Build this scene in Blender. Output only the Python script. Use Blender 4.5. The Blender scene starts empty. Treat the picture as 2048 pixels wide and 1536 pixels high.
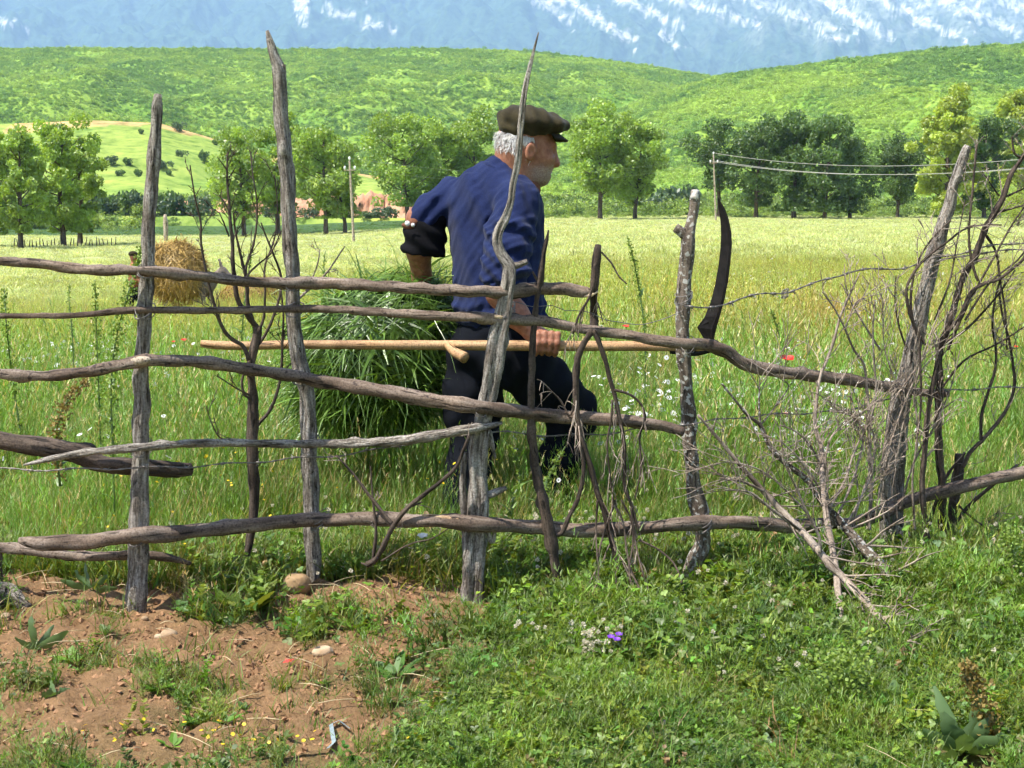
import bpy, math
import numpy as np
from mathutils import Vector

# ------------------------------------------------------------------ camera, sky, sun, exposure
scene = bpy.context.scene
FPX, PITCH, CAMZ = 2800.0, math.radians(7.0), 1.15
cam_d = bpy.data.cameras.new('camera')
cam = bpy.data.objects.new('camera', cam_d)
scene.collection.objects.link(cam)
cam_d.sensor_width = 36.0
cam_d.lens = 36.0 * FPX / 2048.0
cam_d.clip_start, cam_d.clip_end = 0.05, 40000.0
cam.location = (0, 0, CAMZ)
cam.rotation_euler = (math.pi / 2 - PITCH, 0, 0)
scene.camera = cam

SUN_EL, SUN_AZ = math.radians(61), math.radians(-118)      # azimuth from +Y towards +X: the sun stands high, behind the camera to the left
world = bpy.data.worlds.new('World')
scene.world = world
world.use_nodes = True
wn = world.node_tree
sky = wn.nodes.new('ShaderNodeTexSky')
sky.sky_type = 'NISHITA'
sky.sun_disc = False
sky.sun_elevation = SUN_EL
sky.sun_rotation = SUN_AZ
sky.air_density, sky.dust_density, sky.ozone_density = 1.0, 1.5, 1.0
wn.nodes['Background'].inputs['Strength'].default_value = 0.10
wn.links.new(sky.outputs[0], wn.nodes['Background'].inputs['Color'])
sun_d = bpy.data.lights.new('sun', 'SUN')
sun_d.energy, sun_d.angle, sun_d.color = 5.0, math.radians(0.55), (1.0, 0.95, 0.86)
sun = bpy.data.objects.new('sun', sun_d)
scene.collection.objects.link(sun)
to_sun = Vector((math.sin(SUN_AZ) * math.cos(SUN_EL), math.cos(SUN_AZ) * math.cos(SUN_EL), math.sin(SUN_EL)))
sun.rotation_euler = to_sun.to_track_quat('Z', 'Y').to_euler()
scene.view_settings.view_transform = 'Standard'
scene.view_settings.look = 'None'
scene.view_settings.exposure = 1.15
scene.view_settings.gamma = 1.0
scene.view_settings.use_curve_mapping = False
scene.render.film_transparent = False
cy = scene.cycles
cy.use_denoising = True
cy.max_bounces, cy.diffuse_bounces, cy.glossy_bounces = 5, 3, 1
cy.use_adaptive_sampling, cy.adaptive_threshold, cy.adaptive_min_samples = True, 0.045, 20
cy.transmission_bounces, cy.transparent_max_bounces, cy.volume_bounces = 4, 6, 1
cy.caustics_reflective = cy.caustics_refractive = False
cy.sample_clamp_indirect = 4.0

# ------------------------------------------------------------------ helpers
RNG = np.random.default_rng(20040)
COL = scene.collection
SP, CP = math.sin(PITCH), math.cos(PITCH)

def P(px, py, Y):
    """world point on the sight line of pixel (px, py) of the 2048 x 1536 photograph at world depth Y; also the scale in m per pixel"""
    a, b = (px - 1024.0) / FPX, (768.0 - py) / FPX
    d = np.array([a, CP + b * SP, -SP + b * CP])
    t = Y / d[1]
    return np.array([0, 0, CAMZ]) + d * t, t / FPX

def sstep(t):
    t = np.clip(t, 0, 1)
    return t * t * (3 - 2 * t)

class Waves:
    """cheap smooth 2-D noise: a sum of random sines, about -1..1"""
    def __init__(self, scale, seed, n=9):
        r = np.random.default_rng(seed)
        a = r.uniform(0, 2 * np.pi, n)
        k = r.uniform(0.55, 1.8, n) / scale * 2 * np.pi
        self.kx, self.ky, self.p, self.n = k * np.cos(a), k * np.sin(a), r.uniform(0, 6.28, n), n
    def __call__(self, x, y):
        s = 0
        for kx, ky, p in zip(self.kx, self.ky, self.p):
            s = s + np.sin(kx * x + ky * y + p)
        return s / math.sqrt(self.n) / 1.3

def fbm(scale, seed, octs=4):
    ws = [Waves(scale / 2 ** i, seed + i * 17) for i in range(octs)]
    return lambda x, y: sum(w(x, y) * 0.55 ** i for i, w in enumerate(ws))

def link(o, parent=None):
    COL.objects.link(o)
    if parent is not None:
        o.parent = parent
    return o

def build(name, V, F, mat, parent=None, smooth=True, attrs=None, linkit=True):
    """one mesh object from arrays; F is one array or a list of arrays of tris / quads; attrs = {name: (n,3|4) or (n,)}"""
    V = np.asarray(V, dtype=np.float32).reshape(-1, 3)
    if isinstance(F, np.ndarray):
        F = [F]
    F = [np.asarray(f, dtype=np.int32) for f in F if len(f)]
    me = bpy.data.meshes.new(name)
    nl = sum(f.size for f in F)
    nf = sum(len(f) for f in F)
    me.vertices.add(len(V))
    me.vertices.foreach_set('co', V.ravel())
    me.loops.add(nl)
    me.loops.foreach_set('vertex_index', np.concatenate([f.ravel() for f in F]))
    me.polygons.add(nf)
    tot = np.concatenate([np.full(len(f), f.shape[1], np.int32) for f in F])
    me.polygons.foreach_set('loop_start', np.concatenate([[0], np.cumsum(tot)[:-1]]).astype(np.int32))
    me.polygons.foreach_set('use_smooth', np.full(nf, smooth, dtype=bool))
    for k, a in (attrs or {}).items():
        a = np.asarray(a, dtype=np.float32)
        if a.ndim == 1:
            me.attributes.new(k, 'FLOAT', 'POINT').data.foreach_set('value', a)
        elif a.shape[1] == 3:
            me.attributes.new(k, 'FLOAT_VECTOR', 'POINT').data.foreach_set('vector', a.ravel())
        else:
            me.attributes.new(k, 'FLOAT_COLOR', 'POINT').data.foreach_set('color', a.ravel())
    me.update(calc_edges=True)
    if mat is not None:
        me.materials.append(mat)
    o = bpy.data.objects.new(name, me)
    if linkit:
        link(o, parent)
    return o

def thing(name, label, cat, loc=(0, 0, 0), group=None):
    o = bpy.data.objects.new(name, None)
    o.location = loc
    o.empty_display_size = 0.1
    link(o)
    return tag(o, label, cat, group)

def tag(o, label=None, cat=None, group=None, kind=None):
    for k, v in (('label', label), ('category', cat), ('group', group), ('kind', kind)):
        if v:
            o[k] = v
    return o

def adopt(o, root):
    """parent o to an empty that stands at its own place, keeping o's mesh where it is"""
    o.parent = root
    o.matrix_parent_inverse = root.matrix_basis.inverted()
    return o

class MB:
    """collects tubes, ribbons and sheets into one mesh, with a grain coordinate and a tint per vertex"""
    def __init__(self):
        self.V, self.Q, self.T, self.G, self.C, self.n = [], [], [], [], [], 0
    def add(self, V, Q=None, T=None, G=None, tint=1.0):
        V = np.asarray(V, float).reshape(-1, 3)
        if Q is not None and len(Q): self.Q.append(np.asarray(Q, np.int64).reshape(-1, 4) + self.n)
        if T is not None and len(T): self.T.append(np.asarray(T, np.int64).reshape(-1, 3) + self.n)
        self.V.append(V)
        self.G.append(V if G is None else G)
        self.C.append(np.full(len(V), tint) if np.isscalar(tint) else np.asarray(tint, float))
        self.n += len(V)
    def tube(self, pts, rad, n=8, rough=0.0, flute=0.0, step=None, seed=0, tint=1.0, caps=True, knots=0):
        pts, rad = np.asarray(pts, float), np.asarray(rad, float)
        r = np.random.default_rng(seed + 11)
        d = np.linalg.norm(np.diff(pts, axis=0), axis=1)
        s = np.concatenate([[0], np.cumsum(d)])
        if step is None: step = max(np.mean(rad) * 1.6, 1e-4)
        m = int(np.clip(s[-1] / step, 2, 260)) + 1
        if len(pts) > 2:
            pts = catmull(pts, s, m)
        else:
            q = np.linspace(0, s[-1], m)
            pts = np.stack([np.interp(q, s, pts[:, k]) for k in range(3)], 1)
        q = np.linspace(0, s[-1], m)
        R = np.interp(q, s, rad)
        tang = np.gradient(pts, axis=0)
        tang /= np.linalg.norm(tang, axis=1)[:, None] + 1e-12
        u = np.cross(tang[0], [0.3, 0.9, 0.2]); u /= np.linalg.norm(u) + 1e-12
        U = np.empty_like(pts)
        for i in range(m):
            u = u - tang[i] * u.dot(tang[i]); u /= np.linalg.norm(u) + 1e-12
            U[i] = u
        W = np.cross(tang, U)
        a = np.linspace(0, 2 * np.pi, n, endpoint=False)
        k = np.ones((m, n))
        if rough:
            L = max(np.mean(rad), 1e-4)
            for j in range(7):
                k += rough * 0.5 * np.sin(r.integers(0, 4) * a[None] + q[:, None] / L * r.uniform(0.15, 1.1) + r.uniform(0, 6.28))
            k += rough * 0.35 * r.normal(size=(m, n))
        if flute:
            for j in range(6):
                ph = r.uniform(0, 6.28) + 0.25 * np.sin(q / max(s[-1], 1e-6) * r.uniform(3, 9))
                k += flute * 0.5 * np.sin(r.integers(2, 8) * a[None] + ph[:, None])
        for j in range(knots):
            i0, a0 = r.uniform(0.05, 0.95) * m, r.uniform(0, 6.28)
            wq = 1.2 * np.mean(rad) / max(s[-1] / m, 1e-6)
            k += 0.38 * np.exp(-((np.arange(m)[:, None] - i0) / wq) ** 2 - (np.angle(np.exp(1j * (a[None] - a0))) / 0.6) ** 2)
        RR = R[:, None] * k
        V = pts[:, None] + U[:, None] * (RR * np.cos(a))[..., None] + W[:, None] * (RR * np.sin(a))[..., None]
        so = r.uniform(0, 50)
        G = np.stack([RR * np.cos(a) + so, RR * np.sin(a), np.repeat(q[:, None], n, 1) * 0.10 + so], 2)
        i, j = np.meshgrid(np.arange(m - 1), np.arange(n), indexing='ij')
        Q = np.stack([i * n + j, i * n + (j + 1) % n, (i + 1) * n + (j + 1) % n, (i + 1) * n + j], 2).reshape(-1, 4)
        V, G = V.reshape(-1, 3), G.reshape(-1, 3)
        T = None
        if caps:
            e0, e1 = pts[0] - tang[0] * R[0] * 0.15, pts[-1] + tang[-1] * R[-1] * 0.15
            V = np.concatenate([V, [e0, e1]])
            G = np.concatenate([G, G[[0, -1]]])
            c0, c1 = m * n, m * n + 1
            jj = np.arange(n)
            T = np.concatenate([np.stack([np.full(n, c0), (jj + 1) % n, jj], 1),
                                np.stack([np.full(n, c1), (m - 1) * n + jj, (m - 1) * n + (jj + 1) % n], 1)])
        self.add(V, Q, T, G, tint)
        return pts, R
    def make(self, name, mat, parent=None, smooth=True, linkit=True):
        F = []
        if self.Q: F.append(np.concatenate(self.Q))
        if self.T: F.append(np.concatenate(self.T))
        return build(name, np.concatenate(self.V), F, mat, parent, smooth,
                     {'grain': np.concatenate(self.G), 'tint': np.concatenate(self.C)}, linkit)

def catmull(p, s, m):
    q = np.linspace(0, s[-1], m)
    T = np.gradient(p, s + np.arange(len(s)) * 1e-9, axis=0)
    i = np.clip(np.searchsorted(s, q, side='right') - 1, 0, len(s) - 2)
    h = (s[i + 1] - s[i] + 1e-9)[:, None]
    t = ((q - s[i])[:, None]) / h
    return ((2*t**3 - 3*t**2 + 1) * p[i] + (t**3 - 2*t**2 + t) * h * T[i] + (-2*t**3 + 3*t**2) * p[i+1] + (t**3 - t**2) * h * T[i+1])

# ------------------------------------------------------------------ implicit surfaces (bodies): rounded cones and ellipsoids melted together
class Field:
    def __init__(self, lo, hi, h):
        self.lo, self.h = np.asarray(lo, float), h
        self.n = np.ceil((np.asarray(hi) - self.lo) / h).astype(int) + 1
        self.f = np.full(self.n, 1.0, np.float32)
    def _box(self, lo, hi, pad):
        a = np.clip(np.floor((np.asarray(lo) - pad - self.lo) / self.h).astype(int), 0, self.n - 1)
        b = np.clip(np.ceil((np.asarray(hi) + pad - self.lo) / self.h).astype(int) + 1, 1, self.n)
        g = np.meshgrid(*[self.lo[k] + self.h * np.arange(a[k], b[k]) for k in range(3)], indexing='ij')
        return (slice(a[0], b[0]), slice(a[1], b[1]), slice(a[2], b[2])), np.stack(g, -1)
    def _mix(self, sl, d, k):
        f = self.f[sl]
        e = np.maximum(k - np.abs(f - d), 0) / k
        self.f[sl] = np.minimum(f, d) - e * e * k * 0.25
    def cone(self, a, b, ra, rb, k=0.03):
        a, b = np.asarray(a, float), np.asarray(b, float)
        R = max(ra, rb)
        sl, X = self._box(np.minimum(a, b) - R, np.maximum(a, b) + R, k + 0.03)
        ab = b - a
        t = np.clip(((X - a) @ ab) / max(ab @ ab, 1e-9), 0, 1)
        d = np.linalg.norm(X - a - t[..., None] * ab, axis=-1) - (ra + (rb - ra) * t)
        self._mix(sl, d, k)
    def chain(self, pts, rads, k=0.02):
        for i in range(len(pts) - 1):
            self.cone(pts[i], pts[i + 1], rads[i], rads[i + 1], k)
    def ell(self, c, radii, axes=None, k=0.03):
        c, radii = np.asarray(c, float), np.asarray(radii, float)
        A = np.eye(3) if axes is None else np.asarray(axes, float)      # rows: unit axes
        ext = np.sqrt(((A * radii[:, None]) ** 2).sum(0))
        sl, X = self._box(c - ext, c + ext, k + 0.03)
        q = (X - c) @ A.T
        k0 = np.linalg.norm(q / radii, axis=-1)
        k1 = np.linalg.norm(q / radii ** 2, axis=-1) + 1e-9
        self._mix(sl, k0 * (k0 - 1) / k1, k)
    def warp(self, fn):
        g = np.meshgrid(*[self.lo[k] + self.h * np.arange(self.n[k]) for k in range(3)], indexing='ij')
        self.f += fn(*g).astype(np.float32)
    def mesh(self):
        f, h = self.f, self.h
        s = f < 0
        n = np.array(f.shape) - 1
        cnt = np.zeros(n, np.int8)
        pos = np.zeros((*n, 3), np.float32)
        num = np.zeros(n, np.float32)
        corner = lambda A, o: A[o[0]:o[0] + n[0], o[1]:o[1] + n[1], o[2]:o[2] + n[2]]
        for ax in range(3):
            for o1 in (0, 1):
                for o2 in (0, 1):
                    o = [0, 0, 0]; others = [k for k in range(3) if k != ax]
                    o[others[0]], o[others[1]] = o1, o2
                    p = list(o); p[ax] = 1
                    fa, fb = corner(f, o), corner(f, p)
                    cr = (fa < 0) != (fb < 0)
                    t = np.where(cr, fa / (fa - fb + 1e-12), 0)
                    for k in range(3):
                        pos[..., k] += np.where(cr, (t if k == ax else o[k]), 0)
                    num += cr
        act = num > 0
        idx = np.full(n, -1, np.int64)
        cells = np.argwhere(act)
        idx[act] = np.arange(len(cells))
        V = self.lo + h * (cells + pos[act] / num[act][:, None])
        Q = []
        for ax in range(3):
            o1, o2 = [(1, 2), (2, 0), (0, 1)][ax]
            sl0 = [slice(1, -1)] * 3; sl0[ax] = slice(0, -1)
            sl1 = [slice(1, -1)] * 3; sl1[ax] = slice(1, None)
            a, b = s[tuple(sl0)], s[tuple(sl1)]
            e = np.argwhere(a != b)
            if not len(e): continue
            flip = a[tuple(e.T)]
            off = np.ones(3, int); off[ax] = 0
            e = e + off
            def cell(d1, d2):
                c = e.copy(); c[:, o1] -= d1; c[:, o2] -= d2
                return idx[c[:, 0], c[:, 1], c[:, 2]]
            q = np.stack([cell(1, 1), cell(0, 1), cell(0, 0), cell(1, 0)], 1)
            q = np.where(flip[:, None], q, q[:, ::-1])
            Q.append(q[(q >= 0).all(1)])
        return V, np.concatenate(Q)

def relax(V, Q, it=2):
    """a few Laplacian steps to take the grid steps out of a surface"""
    e = np.concatenate([Q[:, [0, 1]], Q[:, [1, 2]], Q[:, [2, 3]], Q[:, [3, 0]]])
    e = np.concatenate([e, e[:, ::-1]])
    for _ in range(it):
        S = np.zeros_like(V); c = np.zeros(len(V))
        for k in range(3):
            S[:, k] = np.bincount(e[:, 0], V[e[:, 1], k], len(V))
        c = np.bincount(e[:, 0], minlength=len(V))
        V = 0.5 * V + 0.5 * S / np.maximum(c, 1)[:, None]
    return V

# ------------------------------------------------------------------ materials
def nodes_of(name):
    m = bpy.data.materials.new(name)
    m.use_nodes = True
    nt = m.node_tree
    for n in list(nt.nodes):
        nt.nodes.remove(n)
    out = nt.nodes.new('ShaderNodeOutputMaterial')
    return m, nt, out

def N(nt, kind, **kw):
    n = nt.nodes.new(kind)
    for k, v in kw.items():
        if k in n.inputs.keys():
            n.inputs[k].default_value = v
        else:
            setattr(n, k, v)
    return n

def ramp(nt, fac, stops):
    r = nt.nodes.new('ShaderNodeValToRGB')
    while len(r.color_ramp.elements) < len(stops):
        r.color_ramp.elements.new(0.5)
    for e, (p, c) in zip(r.color_ramp.elements, stops):
        e.position = p
        e.color = (*c, 1)
    nt.links.new(fac, r.inputs[0])
    return r.outputs[0]

def mul(nt, a, b, fac=1.0, mode='MULTIPLY'):
    n = nt.nodes.new('ShaderNodeMix')
    n.data_type, n.blend_type = 'RGBA', mode
    n.inputs[0].default_value = fac
    nt.links.new(a, n.inputs[6])
    if isinstance(b, tuple): n.inputs[7].default_value = (*b, 1)
    else: nt.links.new(b, n.inputs[7])
    return n.outputs[2]

def wood(name, stops, rough=0.85, scale=60.0, bump=0.6, spots=None, dist=0.004):
    """bark or weathered wood: grain drawn out along the length of each piece"""
    m, nt, out = nodes_of(name)
    at = N(nt, 'ShaderNodeAttribute', attribute_name='grain')
    n1 = N(nt, 'ShaderNodeTexNoise', Scale=scale, Detail=6.0, Roughness=0.65)
    n2 = N(nt, 'ShaderNodeTexNoise', Scale=scale * 0.18, Detail=3.0)
    nt.links.new(at.outputs['Vector'], n1.inputs['Vector'])
    geo = N(nt, 'ShaderNodeNewGeometry')
    nt.links.new(geo.outputs['Position'], n2.inputs['Vector'])
    n2.inputs['Scale'].default_value = 9.0
    base = ramp(nt, n1.outputs['Fac'], stops)
    patch = ramp(nt, n2.outputs['Fac'], [(0.3, (0.55, 0.49, 0.44)), (0.52, (1, 0.97, 0.93)), (0.75, (1.3, 1.24, 1.15))])
    c = mul(nt, base, patch)
    n3 = N(nt, 'ShaderNodeTexNoise', Scale=170.0, Detail=4.0, Roughness=0.7)                 # fine mottling
    nt.links.new(geo.outputs['Position'], n3.inputs['Vector'])
    c = mul(nt, c, ramp(nt, n3.outputs['Fac'], [(0.34, (0.5, 0.46, 0.43)), (0.5, (1, 1, 1)), (0.68, (1.35, 1.32, 1.28))]))
    n4 = N(nt, 'ShaderNodeTexNoise', Scale=scale * 2.2, Detail=2.0)                          # long dark cracks
    nt.links.new(at.outputs['Vector'], n4.inputs['Vector'])
    crack = ramp(nt, n4.outputs['Fac'], [(0.33, (0.22, 0.2, 0.18)), (0.39, (1, 1, 1))])
    c = mul(nt, c, crack)
    if spots:
        v = N(nt, 'ShaderNodeTexNoise', Scale=spots[0], Detail=2.0)
        nt.links.new(geo.outputs['Position'], v.inputs['Vector'])
        f = ramp(nt, v.outputs['Fac'], [(spots[2], (0, 0, 0)), (spots[2] + 0.05, (1, 1, 1))])
        mx = nt.nodes.new('ShaderNodeMix'); mx.data_type = 'RGBA'
        nt.links.new(f, mx.inputs[0]); nt.links.new(c, mx.inputs[6]); mx.inputs[7].default_value = (*spots[1], 1)
        c = mx.outputs[2]
    b = N(nt, 'ShaderNodeBsdfPrincipled', Roughness=rough)
    b.inputs['Specular IOR Level'].default_value = 0.35
    tn = N(nt, 'ShaderNodeAttribute', attribute_name='tint')
    c = mul(nt, c, tn.outputs['Color'])
    nt.links.new(c, b.inputs['Base Color'])
    bp = N(nt, 'ShaderNodeBump', Strength=bump, Distance=dist)
    hh = mul(nt, mul(nt, n1.outputs['Fac'], n3.outputs['Fac'], 0.6, 'ADD'), crack)
    nt.links.new(hh, bp.inputs['Height'])
    nt.links.new(bp.outputs[0], b.inputs['Normal'])
    nt.links.new(b.outputs[0], out.inputs[0])
    return m

def plain(name, col, rough=0.8, noise=0.0, nscale=30.0, bump=0.0, metal=0.0, spec=0.3, sheen=0.0, col2=None, bscale=None, attr=None):
    m, nt, out = nodes_of(name)
    b = N(nt, 'ShaderNodeBsdfPrincipled', Roughness=rough, Metallic=metal)
    b.inputs['Specular IOR Level'].default_value = spec
    if sheen:
        b.inputs['Sheen Weight'].default_value = sheen
    tc = N(nt, 'ShaderNodeTexCoord')
    n1 = N(nt, 'ShaderNodeTexNoise', Scale=nscale, Detail=5.0)
    nt.links.new(tc.outputs['Object'], n1.inputs['Vector'])
    c2 = col2 or tuple(x * (1 - noise) for x in col)
    c1 = col if col2 else tuple(min(x * (1 + noise), 1) for x in col)
    c = ramp(nt, n1.outputs['Fac'], [(0.35, c2), (0.65, c1)])
    if attr:
        a = N(nt, 'ShaderNodeAttribute', attribute_name=attr)
        c = mul(nt, c, a.outputs['Color'])
    nt.links.new(c, b.inputs['Base Color'])
    if bump:
        n2 = N(nt, 'ShaderNodeTexNoise', Scale=bscale or nscale * 3, Detail=4.0)
        nt.links.new(tc.outputs['Object'], n2.inputs['Vector'])
        bp = N(nt, 'ShaderNodeBump', Strength=bump, Distance=0.01)
        nt.links.new(n2.outputs['Fac'], bp.inputs['Height'])
        nt.links.new(bp.outputs[0], b.inputs['Normal'])
    nt.links.new(b.outputs[0], out.inputs[0])
    return m

def leafy(name, col, trans=0.45, tcol=None, inst=False, gloss=0.06, rough=0.5):
    """thin leaf: diffuse + light shining through + a little gloss; tint per vertex, optional colour per instance"""
    m, nt, out = nodes_of(name)
    tn = N(nt, 'ShaderNodeAttribute', attribute_name='tint')
    c = tn.outputs['Color']
    c = mul(nt, c, tuple(col))
    if inst:
        ia = N(nt, 'ShaderNodeAttribute', attribute_name='col', attribute_type='INSTANCER')
        c = mul(nt, c, ia.outputs['Color'])
    ct = mul(nt, c, tcol or (1.25, 1.15, 0.55))
    d = N(nt, 'ShaderNodeBsdfDiffuse'); t = N(nt, 'ShaderNodeBsdfTranslucent'); g = N(nt, 'ShaderNodeBsdfGlossy', Roughness=rough)
    g.inputs['Color'].default_value = (1, 1, 1, 1)
    nt.links.new(c, d.inputs[0]); nt.links.new(ct, t.inputs[0])
    m1 = N(nt, 'ShaderNodeMixShader', Fac=trans); m2 = N(nt, 'ShaderNodeMixShader', Fac=gloss)
    nt.links.new(d.outputs[0], m1.inputs[1]); nt.links.new(t.outputs[0], m1.inputs[2])
    nt.links.new(m1.outputs[0], m2.inputs[1]); nt.links.new(g.outputs[0], m2.inputs[2])
    nt.links.new(m2.outputs[0], out.inputs[0])
    return m

# ------------------------------------------------------------------ scattering (geometry nodes, for grass and other uncountable stuff)
def protos(name, objs):
    c = bpy.data.collections.new(name)
    for i, o in enumerate(objs):
        o.name = '%s_%02d' % (name, i)
        c.objects.link(o)
    return c

def scatter(name, coll, pos, rot, scl, col, idx, label, cat):
    n = len(pos)
    me = bpy.data.meshes.new(name)
    me.vertices.add(n)
    me.vertices.foreach_set('co', np.asarray(pos, np.float32).ravel())
    me.attributes.new('rot', 'FLOAT_VECTOR', 'POINT').data.foreach_set('vector', np.asarray(rot, np.float32).ravel())
    scl = np.asarray(scl, np.float32)
    if scl.ndim == 1: scl = np.repeat(scl[:, None], 3, 1)
    me.attributes.new('scl', 'FLOAT_VECTOR', 'POINT').data.foreach_set('vector', scl.ravel())
    c4 = np.concatenate([np.asarray(col, np.float32), np.ones((n, 1), np.float32)], 1)
    me.attributes.new('col', 'FLOAT_COLOR', 'POINT').data.foreach_set('color', c4.ravel())
    me.attributes.new('idx', 'INT', 'POINT').data.foreach_set('value', np.asarray(idx, np.int32))
    me.update()
    o = link(bpy.data.objects.new(name, me))
    tag(o, label, cat, kind='stuff')
    ng = bpy.data.node_groups.new(name + '_nodes', 'GeometryNodeTree')
    ng.interface.new_socket('Geometry', in_out='INPUT', socket_type='NodeSocketGeometry')
    ng.interface.new_socket('Geometry', in_out='OUTPUT', socket_type='NodeSocketGeometry')
    gi, go = ng.nodes.new('NodeGroupInput'), ng.nodes.new('NodeGroupOutput')
    ci = ng.nodes.new('GeometryNodeCollectionInfo')
    ci.inputs['Collection'].default_value = coll
    ci.inputs['Separate Children'].default_value = True
    ci.inputs['Reset Children'].default_value = True
    ip = ng.nodes.new('GeometryNodeInstanceOnPoints')
    ip.inputs['Pick Instance'].default_value = True
    def na(nm, ty):
        a = ng.nodes.new('GeometryNodeInputNamedAttribute')
        a.data_type = ty
        a.inputs['Name'].default_value = nm
        return [s for s in a.outputs if s.enabled][0]
    ng.links.new(gi.outputs[0], ip.inputs['Points'])
    ng.links.new(ci.outputs[0], ip.inputs['Instance'])
    ng.links.new(na('idx', 'INT'), ip.inputs['Instance Index'])
    ng.links.new(na('rot', 'FLOAT_VECTOR'), ip.inputs['Rotation'])
    ng.links.new(na('scl', 'FLOAT_VECTOR'), ip.inputs['Scale'])
    ng.links.new(ip.outputs[0], go.inputs[0])
    md = o.modifiers.new('scatter', 'NODES')
    md.node_group = ng
    return o
# ------------------------------------------------------------------ land: heights
def e_of(py):
    b = (768.0 - np.asarray(py, float)) / FPX
    return (-SP + b * CP) / (CP + b * SP)

def u_of(px):
    return (np.asarray(px, float) - 1024.0) / FPX

_w1, _w2, _w3 = fbm(1.1, 3, 4), fbm(9.0, 31, 3), fbm(0.16, 77, 2)
_wa, _wb, _wc = fbm(190.0, 5, 4), fbm(150.0, 55, 4), fbm(70.0, 91, 3)

def field_h(x, y):
    x, y = np.asarray(x, float), np.asarray(y, float)
    yy = np.maximum(y, 0)
    L = np.interp(yy, [0, 5.5, 12, 20, 34, 60, 130, 200, 260, 330], [0, 0, -0.38, -0.85, -1.42, -1.75, -1.9, -1.55, -0.4, 2.0])
    R = np.interp(yy, [0, 5.5, 12, 34, 100, 170, 220, 330], [0, 0, -0.14, -0.5, -0.3, 0.2, 0.8, 3.0])
    s = sstep((x / np.maximum(yy, 1.0) + 0.22) / 0.30)
    z = L * (1 - s) + R * s
    near = np.clip(1.2 - np.abs(yy - 3.4) / 4, 0, 1)
    bank = 0.05 * np.exp(-((yy - 4.05 - 0.12 * np.sin(x * 1.3)) / 0.35) ** 2) * sstep((0.3 - x) / 0.8)
    z = z + near * (0.016 * _w1(x, y) + 0.004 * _w3(x, y)) + bank + 0.05 * _w2(x, y) * np.clip((yy - 7) / 10, 0, 1)
    return z

RA = (u_of([-900, -200, 0, 600, 900, 1050, 1200, 1330, 1480, 1700, 2100, 3000]), e_of([110, 98, 97, 99, 98, 103, 118, 138, 165, 190, 210, 220]))
RB = (u_of([-900, 700, 900, 1100, 1300, 1440, 1600, 1750, 1900, 2048, 2300, 3000]), e_of([520, 420, 345, 275, 195, 150, 130, 112, 97, 88, 80, 90]))
RC = (u_of([-900, -100, 60, 200, 330, 420, 520, 650, 800, 1000, 1200, 3000]), e_of([300, 250, 246, 240, 246, 272, 305, 335, 360, 400, 440, 470]))

def hill_parts(x, y):
    x, y = np.asarray(x, float), np.asarray(y, float)
    u = x / np.maximum(y, 1)
    base = e_of(436)
    def hill(R, y0, y1, wv, amp, pw):
        er = np.interp(u, R[0], R[1])
        t = np.clip((y - y0) / (y1 - y0), 0, 1)
        e = base + (er - base) * t ** pw
        z = CAMZ + e * y + wv(x, y) * amp * np.sin(np.pi * np.clip(t, 0, 1)) ** 0.7
        drop = np.clip((y - y1) / (0.5 * y1), 0, 1)
        z = np.where(y > y1, (CAMZ + er * y1) * (1 - drop ** 1.5), z)
        return np.where(y < y0, -30.0, z)
    return hill(RA, 290, 960, _wa, 9.0, 0.85), hill(RB, 235, 640, _wb, 6.0, 0.9), hill(RC, 225, 400, _wc, 1.6, 1.0)

def land_h(x, y):
    return np.maximum.reduce([field_h(x, y) - 0 * x, *hill_parts(x, y)])

def ground_at(px, py, y0=1.5, y1=230.0):
    """where the sight line of a pixel meets the field"""
    ys = np.geomspace(y0, y1, 900)
    a, b = (px - 1024.0) / FPX, (768.0 - py) / FPX
    d = np.array([a, CP + b * SP, -SP + b * CP])
    t = ys / d[1]
    z = CAMZ + d[2] * t
    h = field_h(d[0] * t, ys)
    k = np.argmax(z <= h) if (z <= h).any() else len(ys) - 1
    return np.array([d[0] * t[k], ys[k], h[k]])

# ------------------------------------------------------------------ land: ground sheet
def cover(x, y):
    """how far low plants cover the soil in front of the fence: 0 bare red earth, 1 closed turf"""
    e = x - (-0.06 + 0.30 * (y - 3.6)) + 0.16 * _w1(x * 1.3 + 9, y * 1.3)
    c = sstep((e + 0.2) / 0.42)
    strip = sstep((y - 4.08 - 0.06 * _w1(x, 2)) / 0.16) * (1 - 0.35 * np.exp(-((y - 4.2) / .2) ** 2) * (x < -.2))
    patch = 0.62 * sstep((_w1(x * 1.9 + 3, y * 1.9 + 1) + .5 * _w1(x * 6, y * 6) - 0.12) / 0.8)
    bl = 0.55 * sstep((3.15 - y) / 0.5)
    return np.clip(np.maximum.reduce([c, strip, patch, np.broadcast_to(bl, np.shape(x))]), 0, 1)

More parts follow.
